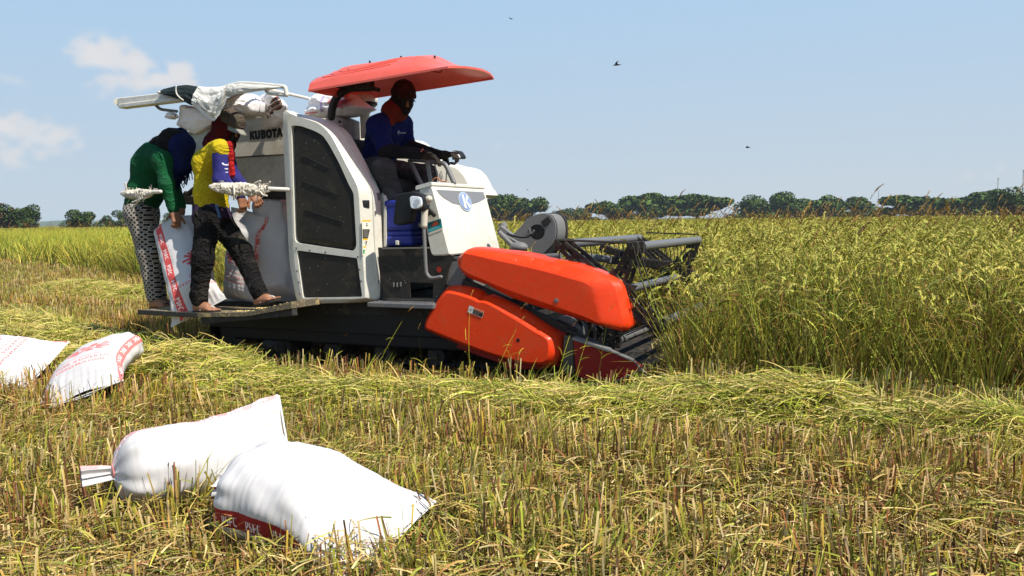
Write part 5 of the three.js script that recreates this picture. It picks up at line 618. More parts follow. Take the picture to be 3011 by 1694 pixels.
// -- worker in yellow
{
  const J = { pelvis: [-3.624,1.291,0.1], waist: [-3.635,1.427,0.1], chest: [-3.633,1.684,0.1], neck: [-3.521,1.863,0.1], head: [-3.409,1.969,0.1], shN: [-3.38,1.784,0.25], shF: [-3.614,1.822,-0.04], elN: [-3.38,1.531,0.25], wrN: [-3.291,1.4,0.13], elF: [-3.545,1.564,-0.08], wrF: [-3.274,1.426,0.02], hipN: [-3.579,1.221,0.2], hipF: [-3.651,1.229,0.02], knN: [-3.58,0.885,0.28], anN: [-3.624,0.526,0.29], toeN: [-3.39,0.502,0.29], knF: [-3.36,0.938,0.06], anF: [-3.12,0.576,0.14], toeF: [-2.887,0.629,0.16] };
  const base = [J.anN[0], 0.47, 0.15], who = thing('person', 'worker in yellow shirt with blue sleeves, dark trousers and flip flops, tying a sack', 'person', base), P = (n, g, m) => part(n, g, m, who);
  const floorN = [-3.556,0.465,0.29][1], floorF = [-3.139,0.515,0.16][1];
  const hd = headBones(J.head, [0.86, -0.5, 0.06], [0.5, 0.86, 0], 0.95), fN = footBones([J.anN[0], J.anN[1] - 0.02, J.anN[2]], [J.toeN[0], floorN, J.toeN[2]], floorN, 1), fF = footBones([J.anF[0], J.anF[1] - 0.02, J.anF[2]], [J.toeF[0], floorF + 0.055, J.toeF[2]], floorF, 1);
  const hN = handBones(J.wrN, [0.18, -1, -0.1], [1, 0.15, 0.2], 0.75, 1), hF = handBones(J.wrF, [0.75, -0.75, 0.05], [0.5, 0.6, 0.6], 0.8, -1);
  const core = [[J.pelvis, J.waist, 0.10, 0.095, 0.05, 1.4], [J.waist, J.chest, 0.085, 0.085, 0.05, 1.45], [J.chest, J.neck, 0.08, 0.05, 0.05, 1.4], [J.neck, J.head, 0.05, 0.05], [J.shN, J.elN, 0.045, 0.038], [J.elN, J.wrN, 0.037, 0.026], [J.shF, J.elF, 0.05, 0.038], [J.elF, J.wrF, 0.037, 0.026], [J.hipN, J.knN, 0.075, 0.05], [J.knN, J.anN, 0.05, 0.033], [J.hipF, J.knF, 0.075, 0.05], [J.knF, J.anF, 0.05, 0.033]];
  P('body', join([skin([...core, ...fN.bones, ...fF.bones], 0.010), skin([[mid(J.elN, J.wrN, 0.6), J.wrN, 0.028, 0.025], ...hN], 0.004), skin([[mid(J.elF, J.wrF, 0.6), J.wrF, 0.028, 0.025], ...hF], 0.004), skin(hd.bones, 0.005)]), skinMat);
  P('eyes', join(hd.eyes), M.blackClean);
  for (const f of [fN, fF]) { P('flip_flop', f.sole, mat({ color: lin(0.035, 0.03, 0.028), roughness: 0.8 })); P('strap', f.strap, mat({ color: lin(0.42, 0.40, 0.36), roughness: 0.6 })); }
  const hem = mid(J.pelvis, J.waist, 0.15);
  const shirt = [[hem, J.waist, 0.118, 0.104, 0.05, 1.35], [J.waist, J.chest, 0.104, 0.100, 0.05, 1.5], [J.chest, add(J.neck, [-0.02, -0.05, 0]), 0.099, 0.055, 0.06, 1.5], [J.chest, J.shN, 0.08, 0.056, 0.08], [J.chest, J.shF, 0.08, 0.056, 0.08], [J.shN, mid(J.shN, J.elN, 0.10), 0.06, 0.068, 0.03], [add(J.neck, [-0.01, -0.05, 0.03]), J.shN, 0.055, 0.058, 0.05], [add(J.neck, [-0.01, -0.05, -0.03]), J.shF, 0.055, 0.058, 0.05]];
  P('shirt', skin(shirt, 0.009, foldFn(0.008, 9, 15, 1)), cloth([0.55, 0.41, 0.014], [0.36, 0.26, 0.02], 0.3, 12));
  const sl = (a, b, c, k) => skin([[mid(a, b, 0.16), b, 0.067, 0.058, 0.05], [b, mid(b, c, 0.97), 0.056, 0.042, 0.04]], 0.007, foldFn(0.008, 16, 10, k));
  const sm = mat({ map: planar(512, 512, J.shN[0] - 0.2, J.shN[0] + 0.6, J.wrN[1] - 0.1, J.wrN[1] + 0.7, (c, w, h) => { c.fillStyle = '#2f2d73'; c.fillRect(0, 0, w, h); c.globalAlpha = 0.12; for (let i = 0; i < 2500; i++) { c.fillStyle = i % 2 ? '#15153f' : '#5a58a0'; c.fillRect(rnd() * w, rnd() * h, 3, 8); } c.globalAlpha = 1; c.fillStyle = '#e8e6ea'; c.font = 'bold 38px sans-serif'; const pts = [[-3.316,1.657,0.3],[-3.31,1.622,0.3],[-3.302,1.588,0.3],[-3.27,1.572,0.3],[-3.252,1.549,0.3],[-3.224,1.529,0.3],[-3.196,1.512,0.3]], ch = ['S', '.', 'D', 'A', 'V', 'K', 'X']; pts.forEach((p, i) => { const x = (p[0] - J.shN[0] + 0.2) / 0.8 * w, y = (1 - (p[1] - J.wrN[1] + 0.1) / 0.8) * h; c.save(); c.translate(x, y); c.rotate(0.9 - i * 0.08); c.textAlign = 'center'; c.fillText(ch[i], 0, 8); c.restore(); }); }), roughness: 0.85 });
  const s1 = P('sleeve', sl(J.shN, J.elN, J.wrN, 3), sm); void s1; P('sleeve', sl(J.shF, J.elF, J.wrF, 5), cloth([0.030, 0.028, 0.16], [0.05, 0.05, 0.1], 0.3, 10));
  P('jacket_tied_at_waist', skin([[add(hem, [-0.01, -0.03, 0]), add(J.pelvis, [-0.01, -0.05, 0]), 0.132, 0.146, 0.05, 1.25], [add(J.pelvis, [0.08, -0.02, 0.08]), add(J.pelvis, [0.10, -0.06, 0.09]), 0.05, 0.05, 0.05]], 0.009, foldFn(0.012, 14, 9, 8)), cloth([0.045, 0.022, 0.06], [0.10, 0.07, 0.10], 0.5, 20));
  P('belt_strap', bar(add([-3.408,1.332,0.285], [0, 0, 0]), [-3.367,1.226,0.295], 0.026, 0.008), mat({ color: lin(0.045, 0.09, 0.17), roughness: 0.8 }));
  const trouser = [[J.pelvis, add(J.pelvis, [0, -0.06, 0]), 0.105, 0.112, 0.05, 1.3], [J.hipN, J.knN, 0.108, 0.082, 0.06], [J.knN, add(J.anN, [0, 0.06, 0]), 0.085, 0.068, 0.05], [add(J.anN, [0, 0.07, 0]), add(J.anN, [0, 0.02, 0]), 0.068, 0.062, 0.03], [J.hipF, J.knF, 0.112, 0.082, 0.06], [J.knF, add(J.anF, [-0.02, 0.06, 0]), 0.082, 0.064, 0.05], [add(J.anF, [-0.02, 0.07, 0]), add(J.anF, [0, 0.025, 0]), 0.064, 0.058, 0.03]];
  const dust = (seedN, px) => noiseTex(512, (u, v) => { const n = tileF(u, v, 7, seedN), g = tileN(u, v, 90, seedN + 2), d = smooth(-0.05, 0.6, n) * (0.55 + 0.8 * g); return [lerp(0.012, 0.075, d), lerp(0.011, 0.062, d), lerp(0.011, 0.045, d)].map((c) => c * px); });
  P('trousers', skin(trouser, 0.009, foldFn(0.014, 10, 12, 12)), mat({ map: dust(3, 1), roughness: 0.95, specularIntensity: 0.2, bumpMap: wrinkle, bumpScale: 0.03 }));
  // cap, hood, scarf
  const h = hd.at;
  P('cap', skin([[h(-0.02, 0.05, 0), h(0.03, 0.055, 0), 0.102, 0.094, 0.03]], 0.006, foldFn(0.003, 20, 20, 2), (x, y, z) => -((x - J.head[0]) * hd.U.x + (y - J.head[1]) * hd.U.y + (z - J.head[2]) * hd.U.z - 0.035)), cloth([0.075, 0.058, 0.043], [0.12, 0.10, 0.08], 0.5, 10));
  { const b = []; for (let i = 0; i <= 14; i++) { const a = -1.25 + i / 14 * 2.5; b.push([a, i]); } const g = grid(8, 28, (u, v) => { const a = -1.2 + v * 2.4, r0 = 0.085, r = 0.082 * Math.pow(Math.cos(a * 0.85), 0.5) * u; return h(0.01 + Math.cos(a) * (r0 + r * 1.0) + 0.01, 0.045 - u * 0.025 - 0.018 * Math.sin(a) ** 2, Math.sin(a) * (r0 - 0.004 + r * 0.2)); }), g2 = g.clone(); g2.translate(0, -0.006, 0); P('cap_bill', join([g, g2]), dbl({ color: lin(0.24, 0.23, 0.19), roughness: 0.9 })); void b; }
  P('hood', skin([[h(-0.035, 0.02, 0), h(-0.005, -0.02, 0), 0.104, 0.098, 0.05], [h(0.0, -0.05, 0), h(0.055, -0.065, 0), 0.088, 0.064, 0.05], [h(-0.06, -0.04, 0), add(J.neck, [-0.03, -0.02, 0]), 0.085, 0.085, 0.06], [add(J.neck, [-0.06, -0.03, 0]), add(J.neck, [0.05, -0.04, 0]), 0.075, 0.078, 0.05, 1.35]], 0.007, foldFn(0.009, 12, 16, 4), (x, y, z) => { const f = (x - J.head[0]) * hd.F.x + (y - J.head[1]) * hd.F.y, u = (x - J.head[0]) * hd.U.x + (y - J.head[1]) * hd.U.y; return Math.min(f - 0.082, 0.105 - u * -1 > 0 ? f - 0.06 + 0 * z : 1); }), cloth([0.06, 0.004, 0.005], [0.04, 0.004, 0.005], 0.4, 2));
  P('face_mask', skin([[h(0.05, -0.04, 0), h(0.072, -0.06, 0), 0.058, 0.045, 0.03]], 0.006), cloth([0.012, 0.012, 0.012], [0.04, 0.04, 0.03], 0.5, 4));
  P('scarf_tail', skin([[[-3.328,1.809,0.2], [-3.327,1.727,0.19], 0.035, 0.028, 0.03], [[-3.327,1.727,0.19], [-3.333,1.575,0.18], 0.028, 0.03, 0.03]], 0.006, foldFn(0.009, 26, 8, 9)), cloth([0.42, 0.018, 0.016], [0.2, 0.02, 0.02], 0.3, 4));
}
// -- worker in green
{
  const J = { pelvis: [-4.52,1.339,0.02], waist: [-4.443,1.48,0.02], chest: [-4.375,1.694,0.02], upper: [-4.297,1.771,0.02], neck: [-4.192,1.824,0.02], head: [-4.063,1.844,0.04], shN: [-4.079,1.718,0.18], shF: [-4.392,1.766,-0.14], elN: [-4.023,1.517,0.2], wrN: [-3.982,1.285,0.17], elF: [-4.264,1.56,-0.1], wrF: [-4.108,1.308,-0.04], hipN: [-4.461,1.255,0.1], hipF: [-4.566,1.257,-0.06], knN: [-4.396,0.919,0.08], anN: [-4.359,0.497,0.06], knF: [-4.517,0.903,-0.08], anF: [-4.451,0.482,-0.08] };
  const base = [J.anN[0], 0.44, 0], who = thing('person', 'worker in green shirt and black and white patterned trousers bending over a sack', 'person', base), P = (n, g, m) => part(n, g, m, who);
  const hd = headBones(J.head, [0.62, -0.78, 0.05], [0.78, 0.62, 0], 0.95), hN = handBones(J.wrN, [0.35, -1, 0.05], [0.9, 0.3, 0.3], 0.7, 1), hF = handBones(J.wrF, [-0.2, -1, 0.2], [0.9, 0.1, 0.3], 0.8, -1);
  const fl = J.anN[1] - 0.05, fN = footBones(J.anN, [J.anN[0] + 0.19, fl, J.anN[2]], fl, 1), fF = footBones(J.anF, [J.anF[0] + 0.19, fl, J.anF[2]], fl, 1);
  const core = [[J.pelvis, J.waist, 0.10, 0.09, 0.05, 1.4], [J.waist, J.chest, 0.09, 0.10, 0.05, 1.5], [J.chest, J.neck, 0.10, 0.05, 0.05, 1.4], [J.neck, J.head, 0.05, 0.05], [J.shN, J.elN, 0.05, 0.038], [J.elN, J.wrN, 0.037, 0.026], [J.shF, J.elF, 0.05, 0.038], [J.elF, J.wrF, 0.037, 0.026], [J.hipN, J.knN, 0.075, 0.05], [J.knN, J.anN, 0.05, 0.033], [J.hipF, J.knF, 0.075, 0.05], [J.knF, J.anF, 0.05, 0.033]];
  P('body', join([skin([...core, ...fN.bones, ...fF.bones], 0.011), skin([[mid(J.elN, J.wrN, 0.6), J.wrN, 0.028, 0.025], ...hN], 0.004), skin([[mid(J.elF, J.wrF, 0.6), J.wrF, 0.028, 0.025], ...hF], 0.004), skin(hd.bones, 0.006)]), darkSkin);
  P('eyes', join(hd.eyes), M.blackClean);
  for (const f of [fN, fF]) P('flip_flop', join([f.sole, f.strap]), M.rubber);
  P('shirt', skin([[mid(J.pelvis, J.waist, 0.1), J.waist, 0.122, 0.115, 0.06, 1.35], [J.waist, J.chest, 0.116, 0.122, 0.08, 1.4], [J.chest, J.upper, 0.122, 0.11, 0.08, 1.4], [J.upper, J.neck, 0.115, 0.065, 0.07, 1.4], [J.upper, J.shN, 0.09, 0.08, 0.08], [J.upper, J.shF, 0.09, 0.08, 0.08], [J.shN, J.elN, 0.075, 0.06, 0.05], [J.elN, mid(J.elN, J.wrN, 0.9), 0.06, 0.048, 0.04], [J.shF, J.elF, 0.075, 0.06, 0.05], [J.elF, mid(J.elF, J.wrF, 0.9), 0.06, 0.048, 0.04]], 0.009, foldFn(0.008, 9, 14, 21)), cloth([0.008, 0.085, 0.030], [0.03, 0.08, 0.045], 0.35, 20));
  const lat = planar(256, 256, 0, 0.042, 0, 0.042, (c, w, h) => { c.fillStyle = '#14110f'; c.fillRect(0, 0, w, h); c.strokeStyle = '#b9aea4'; c.lineWidth = 26; for (const [x, y] of [[0, 0], [w, 0], [0, h], [w, h], [w / 2, h / 2]]) { c.beginPath(); c.arc(x, y, 62, 0, 7); c.stroke(); } c.lineWidth = 16; c.beginPath(); c.moveTo(0, 0); c.lineTo(w, h); c.moveTo(w, 0); c.lineTo(0, h); c.stroke(); });
  const tr = P('trousers', skin([[J.pelvis, add(J.pelvis, [0, -0.05, 0]), 0.12, 0.125, 0.05, 1.3], [J.hipN, J.knN, 0.118, 0.085, 0.07], [J.knN, add(J.anN, [-0.01, 0.05, 0]), 0.085, 0.07, 0.05], [J.hipF, J.knF, 0.11, 0.085, 0.07], [J.knF, add(J.anF, [-0.01, 0.05, 0]), 0.085, 0.07, 0.05]], 0.009, foldFn(0.010, 9, 9, 31)), mat({ map: lat, roughness: 0.9 })); void tr;
  const h = hd.at, shade = cloth([0.012, 0.010, 0.010], [0.03, 0.028, 0.026], 0.5, 6), navy = cloth([0.009, 0.014, 0.075], [0.015, 0.02, 0.06], 0.5, 6);
  P('hood', skin([[h(-0.03, 0.03, 0), h(0.02, 0.03, 0), 0.108, 0.098, 0.05], [h(-0.02, -0.03, 0), h(0.04, -0.07, 0), 0.10, 0.07, 0.05], [h(-0.09, 0.0, 0), add(J.neck, [-0.05, 0.03, 0]), 0.085, 0.085, 0.06, 1.2], [add(J.neck, [-0.08, 0.02, 0]), add(J.upper, [-0.02, 0.07, 0]), 0.07, 0.06, 0.05, 1.5]], 0.008, foldFn(0.010, 12, 14, 6)), shade);
  P('shawl', skin([[[-4.038,1.959,0], [-4.002,1.855,0.03], 0.05, 0.085, 0.05, 1.3], [[-4.002,1.855,0.03], [-4.029,1.68,0.03], 0.088, 0.085, 0.05, 1.2], [[-4.025,1.7,0.08], [-4.044,1.569,0.08], 0.04, 0.035, 0.05], [[-4.024,1.727,-0.02], [-4.023,1.638,-0.02], 0.04, 0.03, 0.05]], 0.008, foldFn(0.012, 20, 8, 17)), navy);
  const fr = []; for (let i = 0; i < 60; i++) { const u = i / 59, top = mid([-4.04,1.642,0.1], [-3.953,1.704,0.02], u), len = lerp(0.16, 0.14, u) * rr(0.6, 1.25); fr.push(tube([add(top, [rr(-0.01, 0.01), rr(0, 0.06), rr(-0.03, 0.03)]), add(top, [rr(-0.012, 0.012), -len * 0.5, rr(-0.03, 0.03)]), add(top, [rr(-0.02, 0.02), -len, rr(-0.035, 0.035)])], rr(0.0025, 0.006), 6, 5)); }
  P('fringe', join(fr), navy).userData.kind = 'stuff';
}
// -- driver
{
  const J = { pelvis: [-2.524,1.649,-0.62], waist: [-2.442,1.731,-0.6], chest: [-2.349,1.929,-0.58], neck: [-2.249,2.084,-0.56], head: [-2.149,2.176,-0.55], shN: [-2.286,1.955,-0.38], shF: [-2.293,2.005,-0.76], elN: [-2.164,1.743,-0.3], wrN: [-1.874,1.712,-0.34], elF: [-2.261,1.824,-0.8], wrF: [-1.903,1.726,-0.72], hipN: [-2.457,1.626,-0.52], knN: [-2.162,1.594,-0.26], anN: [-2.023,1.218,-0.4], hipF: [-2.497,1.627,-0.68], knF: [-2.03,1.573,-0.72], anF: [-2.013,1.209,-0.7] };
  const base = [J.pelvis[0], 0.9, -0.6], who = thing('person', 'driver in dark blue shirt and gloves sitting at the controls under the red canopy', 'person', base), P = (n, g, m) => part(n, g, m, who);
  const hd = headBones(J.head, [0.80, -0.28, 0.5], [0.26, 0.95, 0.1], 0.95), hN = handBones([-1.844,1.707,-0.36], [0.95, -0.28, -0.05], [-0.15, -1, 0.1], -0.42, 1, 1.05, 1.25), hF = handBones([-1.898,1.727,-0.74], [0.95, 0.05, 0.0], [-0.1, -1, 0], -0.6, -1, 1.05, 1.25);
  const fl = 0.9, fN = footBones([J.anN[0], 1.0, J.anN[2]], [J.anN[0] + 0.19, fl, J.anN[2]], fl, 1), fF = footBones([J.anF[0], 1.0, J.anF[2]], [J.anF[0] + 0.19, fl, J.anF[2]], fl, 1), aN = [J.anN[0], 1.0, J.anN[2]], aF = [J.anF[0], 1.0, J.anF[2]];
  const core = [[J.pelvis, J.waist, 0.10, 0.095, 0.05, 1.4], [J.waist, J.chest, 0.085, 0.085, 0.05, 1.45], [J.chest, J.neck, 0.08, 0.05, 0.05, 1.4], [J.neck, J.head, 0.05, 0.05], [J.shN, J.elN, 0.045, 0.038], [J.elN, J.wrN, 0.037, 0.026], [J.shF, J.elF, 0.05, 0.038], [J.elF, J.wrF, 0.037, 0.026], [J.hipN, J.knN, 0.075, 0.05], [J.knN, aN, 0.05, 0.033], [J.hipF, J.knF, 0.075, 0.05], [J.knF, aF, 0.05, 0.033]];
  P('body', join([skin([...core, ...fN.bones, ...fF.bones], 0.011), skin(hd.bones, 0.005)]), darkSkin);
  for (const f of [fN, fF]) P('flip_flop', join([f.sole, f.strap]), M.rubber);
  P('eyes', join(hd.eyes), M.blackClean);
  const glove = cloth([0.026, 0.020, 0.017], [0.06, 0.045, 0.035], 0.5, 10);
  P('glove', skin([[mid(J.elN, J.wrN, 0.75), [-1.844,1.707,-0.36], 0.042, 0.036, 0.02], ...hN], 0.0045), glove); P('glove', skin([[mid(J.elF, J.wrF, 0.8), [-1.898,1.727,-0.74], 0.038, 0.034, 0.02], ...hF], 0.0045), glove);
  const blue = cloth([0.006, 0.010, 0.075], [0.012, 0.016, 0.065], 0.35, 8);
  P('shirt', skin([[add(J.pelvis, [0, 0.0, 0]), J.waist, 0.128, 0.125, 0.06, 1.35], [J.waist, J.chest, 0.122, 0.122, 0.06, 1.4], [J.chest, add(J.neck, [0, -0.04, 0]), 0.115, 0.06, 0.07, 1.4], [J.chest, J.shN, 0.085, 0.072, 0.08], [J.chest, J.shF, 0.085, 0.072, 0.08], [add(J.neck, [0, -0.05, 0.04]), J.shN, 0.06, 0.075, 0.06], [add(J.neck, [0, -0.05, -0.04]), J.shF, 0.06, 0.075, 0.06], [J.shN, mid(J.shN, J.elN, 0.85), 0.082, 0.074, 0.05], [J.shF, mid(J.shF, J.elF, 0.85), 0.08, 0.07, 0.05]], 0.009, foldFn(0.009, 9, 14, 41)), blue);
  { const p = [-2.072,1.892,-0.4], g = new THREE.PlaneGeometry(0.085, 0.04); g.rotateY(0.55); g.translate(p[0], p[1], p[2]); const q = part('chest_logo', g, mat({ map: canvasTex(256, 120, (c, w, h) => { c.clearRect(0, 0, w, h); c.fillStyle = '#c9cbd6'; c.font = 'italic bold 88px serif'; c.fillText('S', 16, 76); c.font = 'italic 54px serif'; c.fillText('ymm', 74, 78); c.fillRect(40, 92, 8, 22); c.fillRect(196, 66, 40, 6); }, true, false), transparent: true, alphaTest: 0.4, roughness: 0.8 }), who); void q; }
  const slv = cloth([0.012, 0.010, 0.012], [0.03, 0.025, 0.025], 0.4, 6);
  P('arm_sleeve', skin([[mid(J.shN, J.elN, 0.8), J.elN, 0.060, 0.056, 0.04], [J.elN, J.wrN, 0.056, 0.044, 0.04]], 0.008, foldFn(0.006, 16, 14, 5)), slv); P('arm_sleeve', skin([[mid(J.shF, J.elF, 0.8), J.elF, 0.06, 0.056, 0.04], [J.elF, J.wrF, 0.056, 0.04, 0.04]], 0.008, foldFn(0.006, 16, 14, 6)), slv);
  P('wrist_band', tube([[-1.835,1.726,-0.295], [-1.822,1.735,-0.29], [-1.82,1.743,-0.3]], 0.006, 10, 6), mat({ color: lin(0.5, 0.12, 0.10), roughness: 0.8 }));
  const grey = mat({ map: noiseTex(512, (u, v) => { const n = tileF(u, v, 9, 12), g = tileN(u, v, 100, 4); const d = smooth(-0.1, 0.4, n) * (0.5 + 0.5 * g); return [lerp(0.05, 0.13, d), lerp(0.047, 0.12, d), lerp(0.047, 0.11, d)]; }), roughness: 0.95, specularIntensity: 0.2, bumpMap: wrinkle, bumpScale: 0.014 });
  P('trousers', skin([[J.pelvis, J.hipF, 0.12, 0.12, 0.05, 1.3], [J.hipN, J.knN, 0.11, 0.088, 0.06], [J.knN, add(aN, [0, 0.05, 0]), 0.086, 0.065, 0.05], [J.hipF, J.knF, 0.105, 0.075, 0.06], [J.knF, add(aF, [0, 0.05, 0]), 0.075, 0.06, 0.05]], 0.009, foldFn(0.012, 10, 12, 51)), grey);
  const h = hd.at, red = cloth([0.17, 0.020, 0.010], [0.09, 0.018, 0.01], 0.6, 4);
  P('cap', skin([[h(-0.025, 0.05, 0), h(0.03, 0.05, 0), 0.098, 0.09, 0.03], [h(-0.03, 0.12, 0), h(0.035, 0.125, 0), 0.045, 0.042, 0.05, 1.2]], 0.006, foldFn(0.010, 26, 12, 3), (x, y, z) => -((x - J.head[0]) * hd.U.x + (y - J.head[1]) * hd.U.y + (z - J.head[2]) * hd.U.z - 0.03)), cloth([0.03, 0.012, 0.010], [0.09, 0.014, 0.01], 0.7, 4));
  { const g = grid(8, 28, (u, v) => { const a = -1.2 + v * 2.4, r0 = 0.085, r = 0.06 * Math.pow(Math.cos(a * 0.85), 0.5) * u; return h(0.012 + Math.cos(a) * (r0 + r), 0.042 - u * 0.02 - 0.016 * Math.sin(a) ** 2, Math.sin(a) * (r0 + r * 0.2)); }), g2 = g.clone(); g2.translate(0, -0.005, 0); P('cap_bill', join([g, g2]), dbl({ color: lin(0.02, 0.016, 0.016), roughness: 0.9 })); }
  P('face_mask', skin([[h(0.03, -0.035, 0), h(0.06, -0.07, 0), 0.078, 0.05, 0.03], [h(-0.02, 0.0, 0), h(0.0, -0.03, 0), 0.092, 0.085, 0.03]], 0.006), cloth([0.014, 0.010, 0.010], [0.03, 0.02, 0.02], 0.5, 4));
  P('scarf', skin([[h(-0.05, -0.04, 0), h(-0.03, -0.10, 0.01), 0.085, 0.085, 0.05], [add(J.neck, [-0.02, 0.01, 0]), add(J.neck, [0.05, -0.01, 0.05]), 0.08, 0.075, 0.05, 1.2], [add(J.neck, [0.03, -0.01, 0.09]), add(J.neck, [0.045, -0.10, 0.12]), 0.045, 0.03, 0.05]], 0.007, foldFn(0.012, 18, 14, 8)), red);
  P('sunglasses', join([1, -1].map((s) => { const g = new THREE.SphereGeometry(0.022, 14, 10); g.scale(0.5, 0.75, 1); g.applyMatrix4(new THREE.Matrix4().makeBasis(hd.F, hd.U, hd.S)); g.translate(...h(0.094, 0.0, 0.032 * s)); return g; }).concat([1, -1].map((s) => rod(h(0.088, 0.004, 0.05 * s), h(-0.0, 0.008, 0.085 * s), 0.004)))), M.blackClean);
}
// ---------- trees, posts and birds ----------
const leafy = (c) => new THREE.MeshPhysicalMaterial({ vertexColors: true, color: lin(...c), side: THREE.DoubleSide, roughness: 0.9, specularIntensity: 0.2 });
const barkMat = mat({ color: lin(0.05, 0.042, 0.032), roughness: 1 });
function tree(label, base, W, Ht, o = {}) {                            // trunk, limbs, crown of leaf clumps on boughs
  const t = thing(o.name ?? 'tree', label, 'tree', base, 'trees along the far edge of the field', false), [bx, , bz] = base, limbs = [], boughs = [], low = o.low ?? 0.35, D = W * (o.deep ?? 0.7);
  const th = Ht * low * 0.9; limbs.push(rod([bx, -0.5, bz], [bx + rr(-0.03, 0.03) * W, th, bz], W * 0.028, W * 0.020, 8));
  const n = o.n ?? 13;
  for (let k = 0; k < n; k++) {
    const a = (k / n) * 6.283 + rr(-0.3, 0.3), r = Math.sqrt(rr(0.02, 1)), ex = Math.cos(a) * r * W * 0.40, ez = Math.sin(a) * r * D * 0.40, dome = Math.sqrt(Math.max(0.05, 1 - r * r * (o.flat ?? 0.75)));
    const top = lerp(low * Ht, Ht, dome) - Ht * 0.13 - Math.pow(rnd(), 1.3) * Ht * (o.drop ?? 0.55), p = [bx + ex + (o.skew ?? 0) * W, top, bz + ez], s = W * rr(0.13, 0.21) * (o.clump ?? 1);
    boughs.push([p, s]); limbs.push(tube([[bx, th * 0.9, bz], [bx + ex * 0.4, lerp(th, top, 0.55), bz + ez * 0.4], p], W * 0.007, 8, 5));
  }
  part('trunk', merge(limbs), barkMat, t);
  const pos = [], col = [], nrm = [], per = o.leaves ?? 430, ls = W * (o.leaf ?? 0.026), squash = o.squash ?? 0.55;
  for (const [p, s] of boughs) {
    const tint = rr(0.75, 1.2);
    for (let i = 0; i < per; i++) {
      let x, y, z; do { x = rr(-1, 1); y = rr(-0.8, 1); z = rr(-1, 1); } while (x * x + y * y + z * z > 1 || rnd() > 0.25 + x * x + y * y + z * z);
      const q = V(p[0] + x * s * 1.25, p[1] + y * s * squash, p[2] + z * s), u = V(rr(-1, 1), rr(-0.4, 0.4), rr(-1, 1)).normalize(), w = V(rr(-1, 1), rr(-0.6, 0.6), rr(-1, 1)).cross(u).normalize(), L = ls * rr(0.5, 1.4), Wd = L * rr(0.4, 0.8), f = tint * rr(0.7, 1.3), c = o.rust && (x + rnd() < 0.3) ? [0.16 * f, 0.09 * f, 0.045 * f] : [0.078 * f, 0.128 * f, 0.028 * f];
      const A = q.clone().addScaledVector(u, -L), B = q.clone().addScaledVector(w, Wd), C2 = q.clone().addScaledVector(u, L), E = q.clone().addScaledVector(w, -Wd);
      const nn = V(x * 0.9 + rr(-0.5, 0.5), y + 0.35 + rr(-0.3, 0.3), z + rr(-0.5, 0.5)).normalize();
      for (const v of [A, B, C2, A, C2, E]) { pos.push(v.x, v.y, v.z); col.push(...c); nrm.push(nn.x, nn.y, nn.z); }
    }
  }
  const g = new THREE.BufferGeometry(); g.setAttribute('position', new THREE.Float32BufferAttribute(pos, 3)); g.setAttribute('normal', new THREE.Float32BufferAttribute(nrm, 3)); g.setAttribute('color', new THREE.Float32BufferAttribute(col, 3));
  part('crown', g, leafMatTree, t); return t;
}
const leafMatTree = leafy([1, 1, 1]);
seed(55);
// [label, left px, right px, crown top] were read off the photograph and turned into metres at 300 m and nearer
const T = (label, w, W, Ht, o) => tree(label, [w[0], 0, w[2]], W * 1.14, Ht, o);
T('reddish brown and green bushy tree at the left picture edge', [-85.236,1.767,-150], 6.2, 5.0, { rust: true, low: 0.2, n: 14, flat: 0.5, clump: 1.1, squash: 0.9 });
T('dark green bushy tree just right of the reddish tree at far left', [-81.351,1.719,-150], 4.2, 5.1, { low: 0.15, n: 12, flat: 0.5, squash: 0.9 });
T('lone round green tree standing on the left horizon', [-72.777,1.613,-150], 4.9, 4.5, { low: 0.15, n: 13, flat: 0.4, squash: 0.9 });
T('low green shrubby tree left of the worker in green', [-68.64,1.227,-150], 3.4, 3.3, { low: 0.1, n: 9, squash: 0.9 });
T('rounded green tree half hidden by the worker in green', [-65.275,1.52,-150], 3.8, 4.3, { low: 0.1, n: 11, squash: 0.9 });
T('small green tree glimpsed between the worker in green and the worker in yellow', [-56.9,1.417,-150], 3.4, 4.0, { low: 0.1, n: 10, squash: 0.9 });
T('broad dense green tree just right of the white console', [-3.567,2.731,-260], 14, 8.0, { low: 0.08, n: 20, flat: 0.5, squash: 0.8 });
T('bushy green tree ending the clump right of the console', [5.144,2.624,-260], 10.5, 7.7, { low: 0.15, n: 15, flat: 0.5, squash: 0.9 });
T('small low tree behind the fan housing', [17.136,2.146,-330], 7.5, 4.6, { low: 0.15, n: 9, squash: 0.8 });
T('low dome shaped tree right of the fan housing', [23.771,2.064,-330], 10.5, 5.8, { low: 0.1, n: 12, squash: 0.7 });
T('dark spreading tree left of the two great umbrella trees', [30.806,2.422,-280], 13.5, 7.0, { low: 0.15, n: 18, flat: 0.6, squash: 0.5 });
T('wide umbrella shaped tree, highest of the middle group', [44.317,2.255,-280], 19, 9.3, { low: 0.3, drop: 0.4, n: 20, flat: 0.55, squash: 0.42, clump: 0.9, leaves: 470 });
T('wide umbrella shaped tree with gaps under its right side', [58.956,2.074,-280], 19, 9.1, { low: 0.3, drop: 0.4, n: 20, flat: 0.6, squash: 0.42, clump: 0.9, leaves: 470 });
T('feathery green tree standing first right of the gap in the tree line', [71.122,2.387,-260], 9.5, 7.6, { low: 0.08, n: 15, flat: 0.5, squash: 0.9 });
T('smooth domed dark tree beside the feathery green tree', [84.113,2.307,-270], 13, 8.1, { low: 0.06, n: 20, flat: 0.55, squash: 0.7 });
T('uneven topped dark tree right of the domed tree', [94.852,2.174,-270], 12, 7.4, { low: 0.05, n: 15, flat: 0.4, squash: 0.7 });
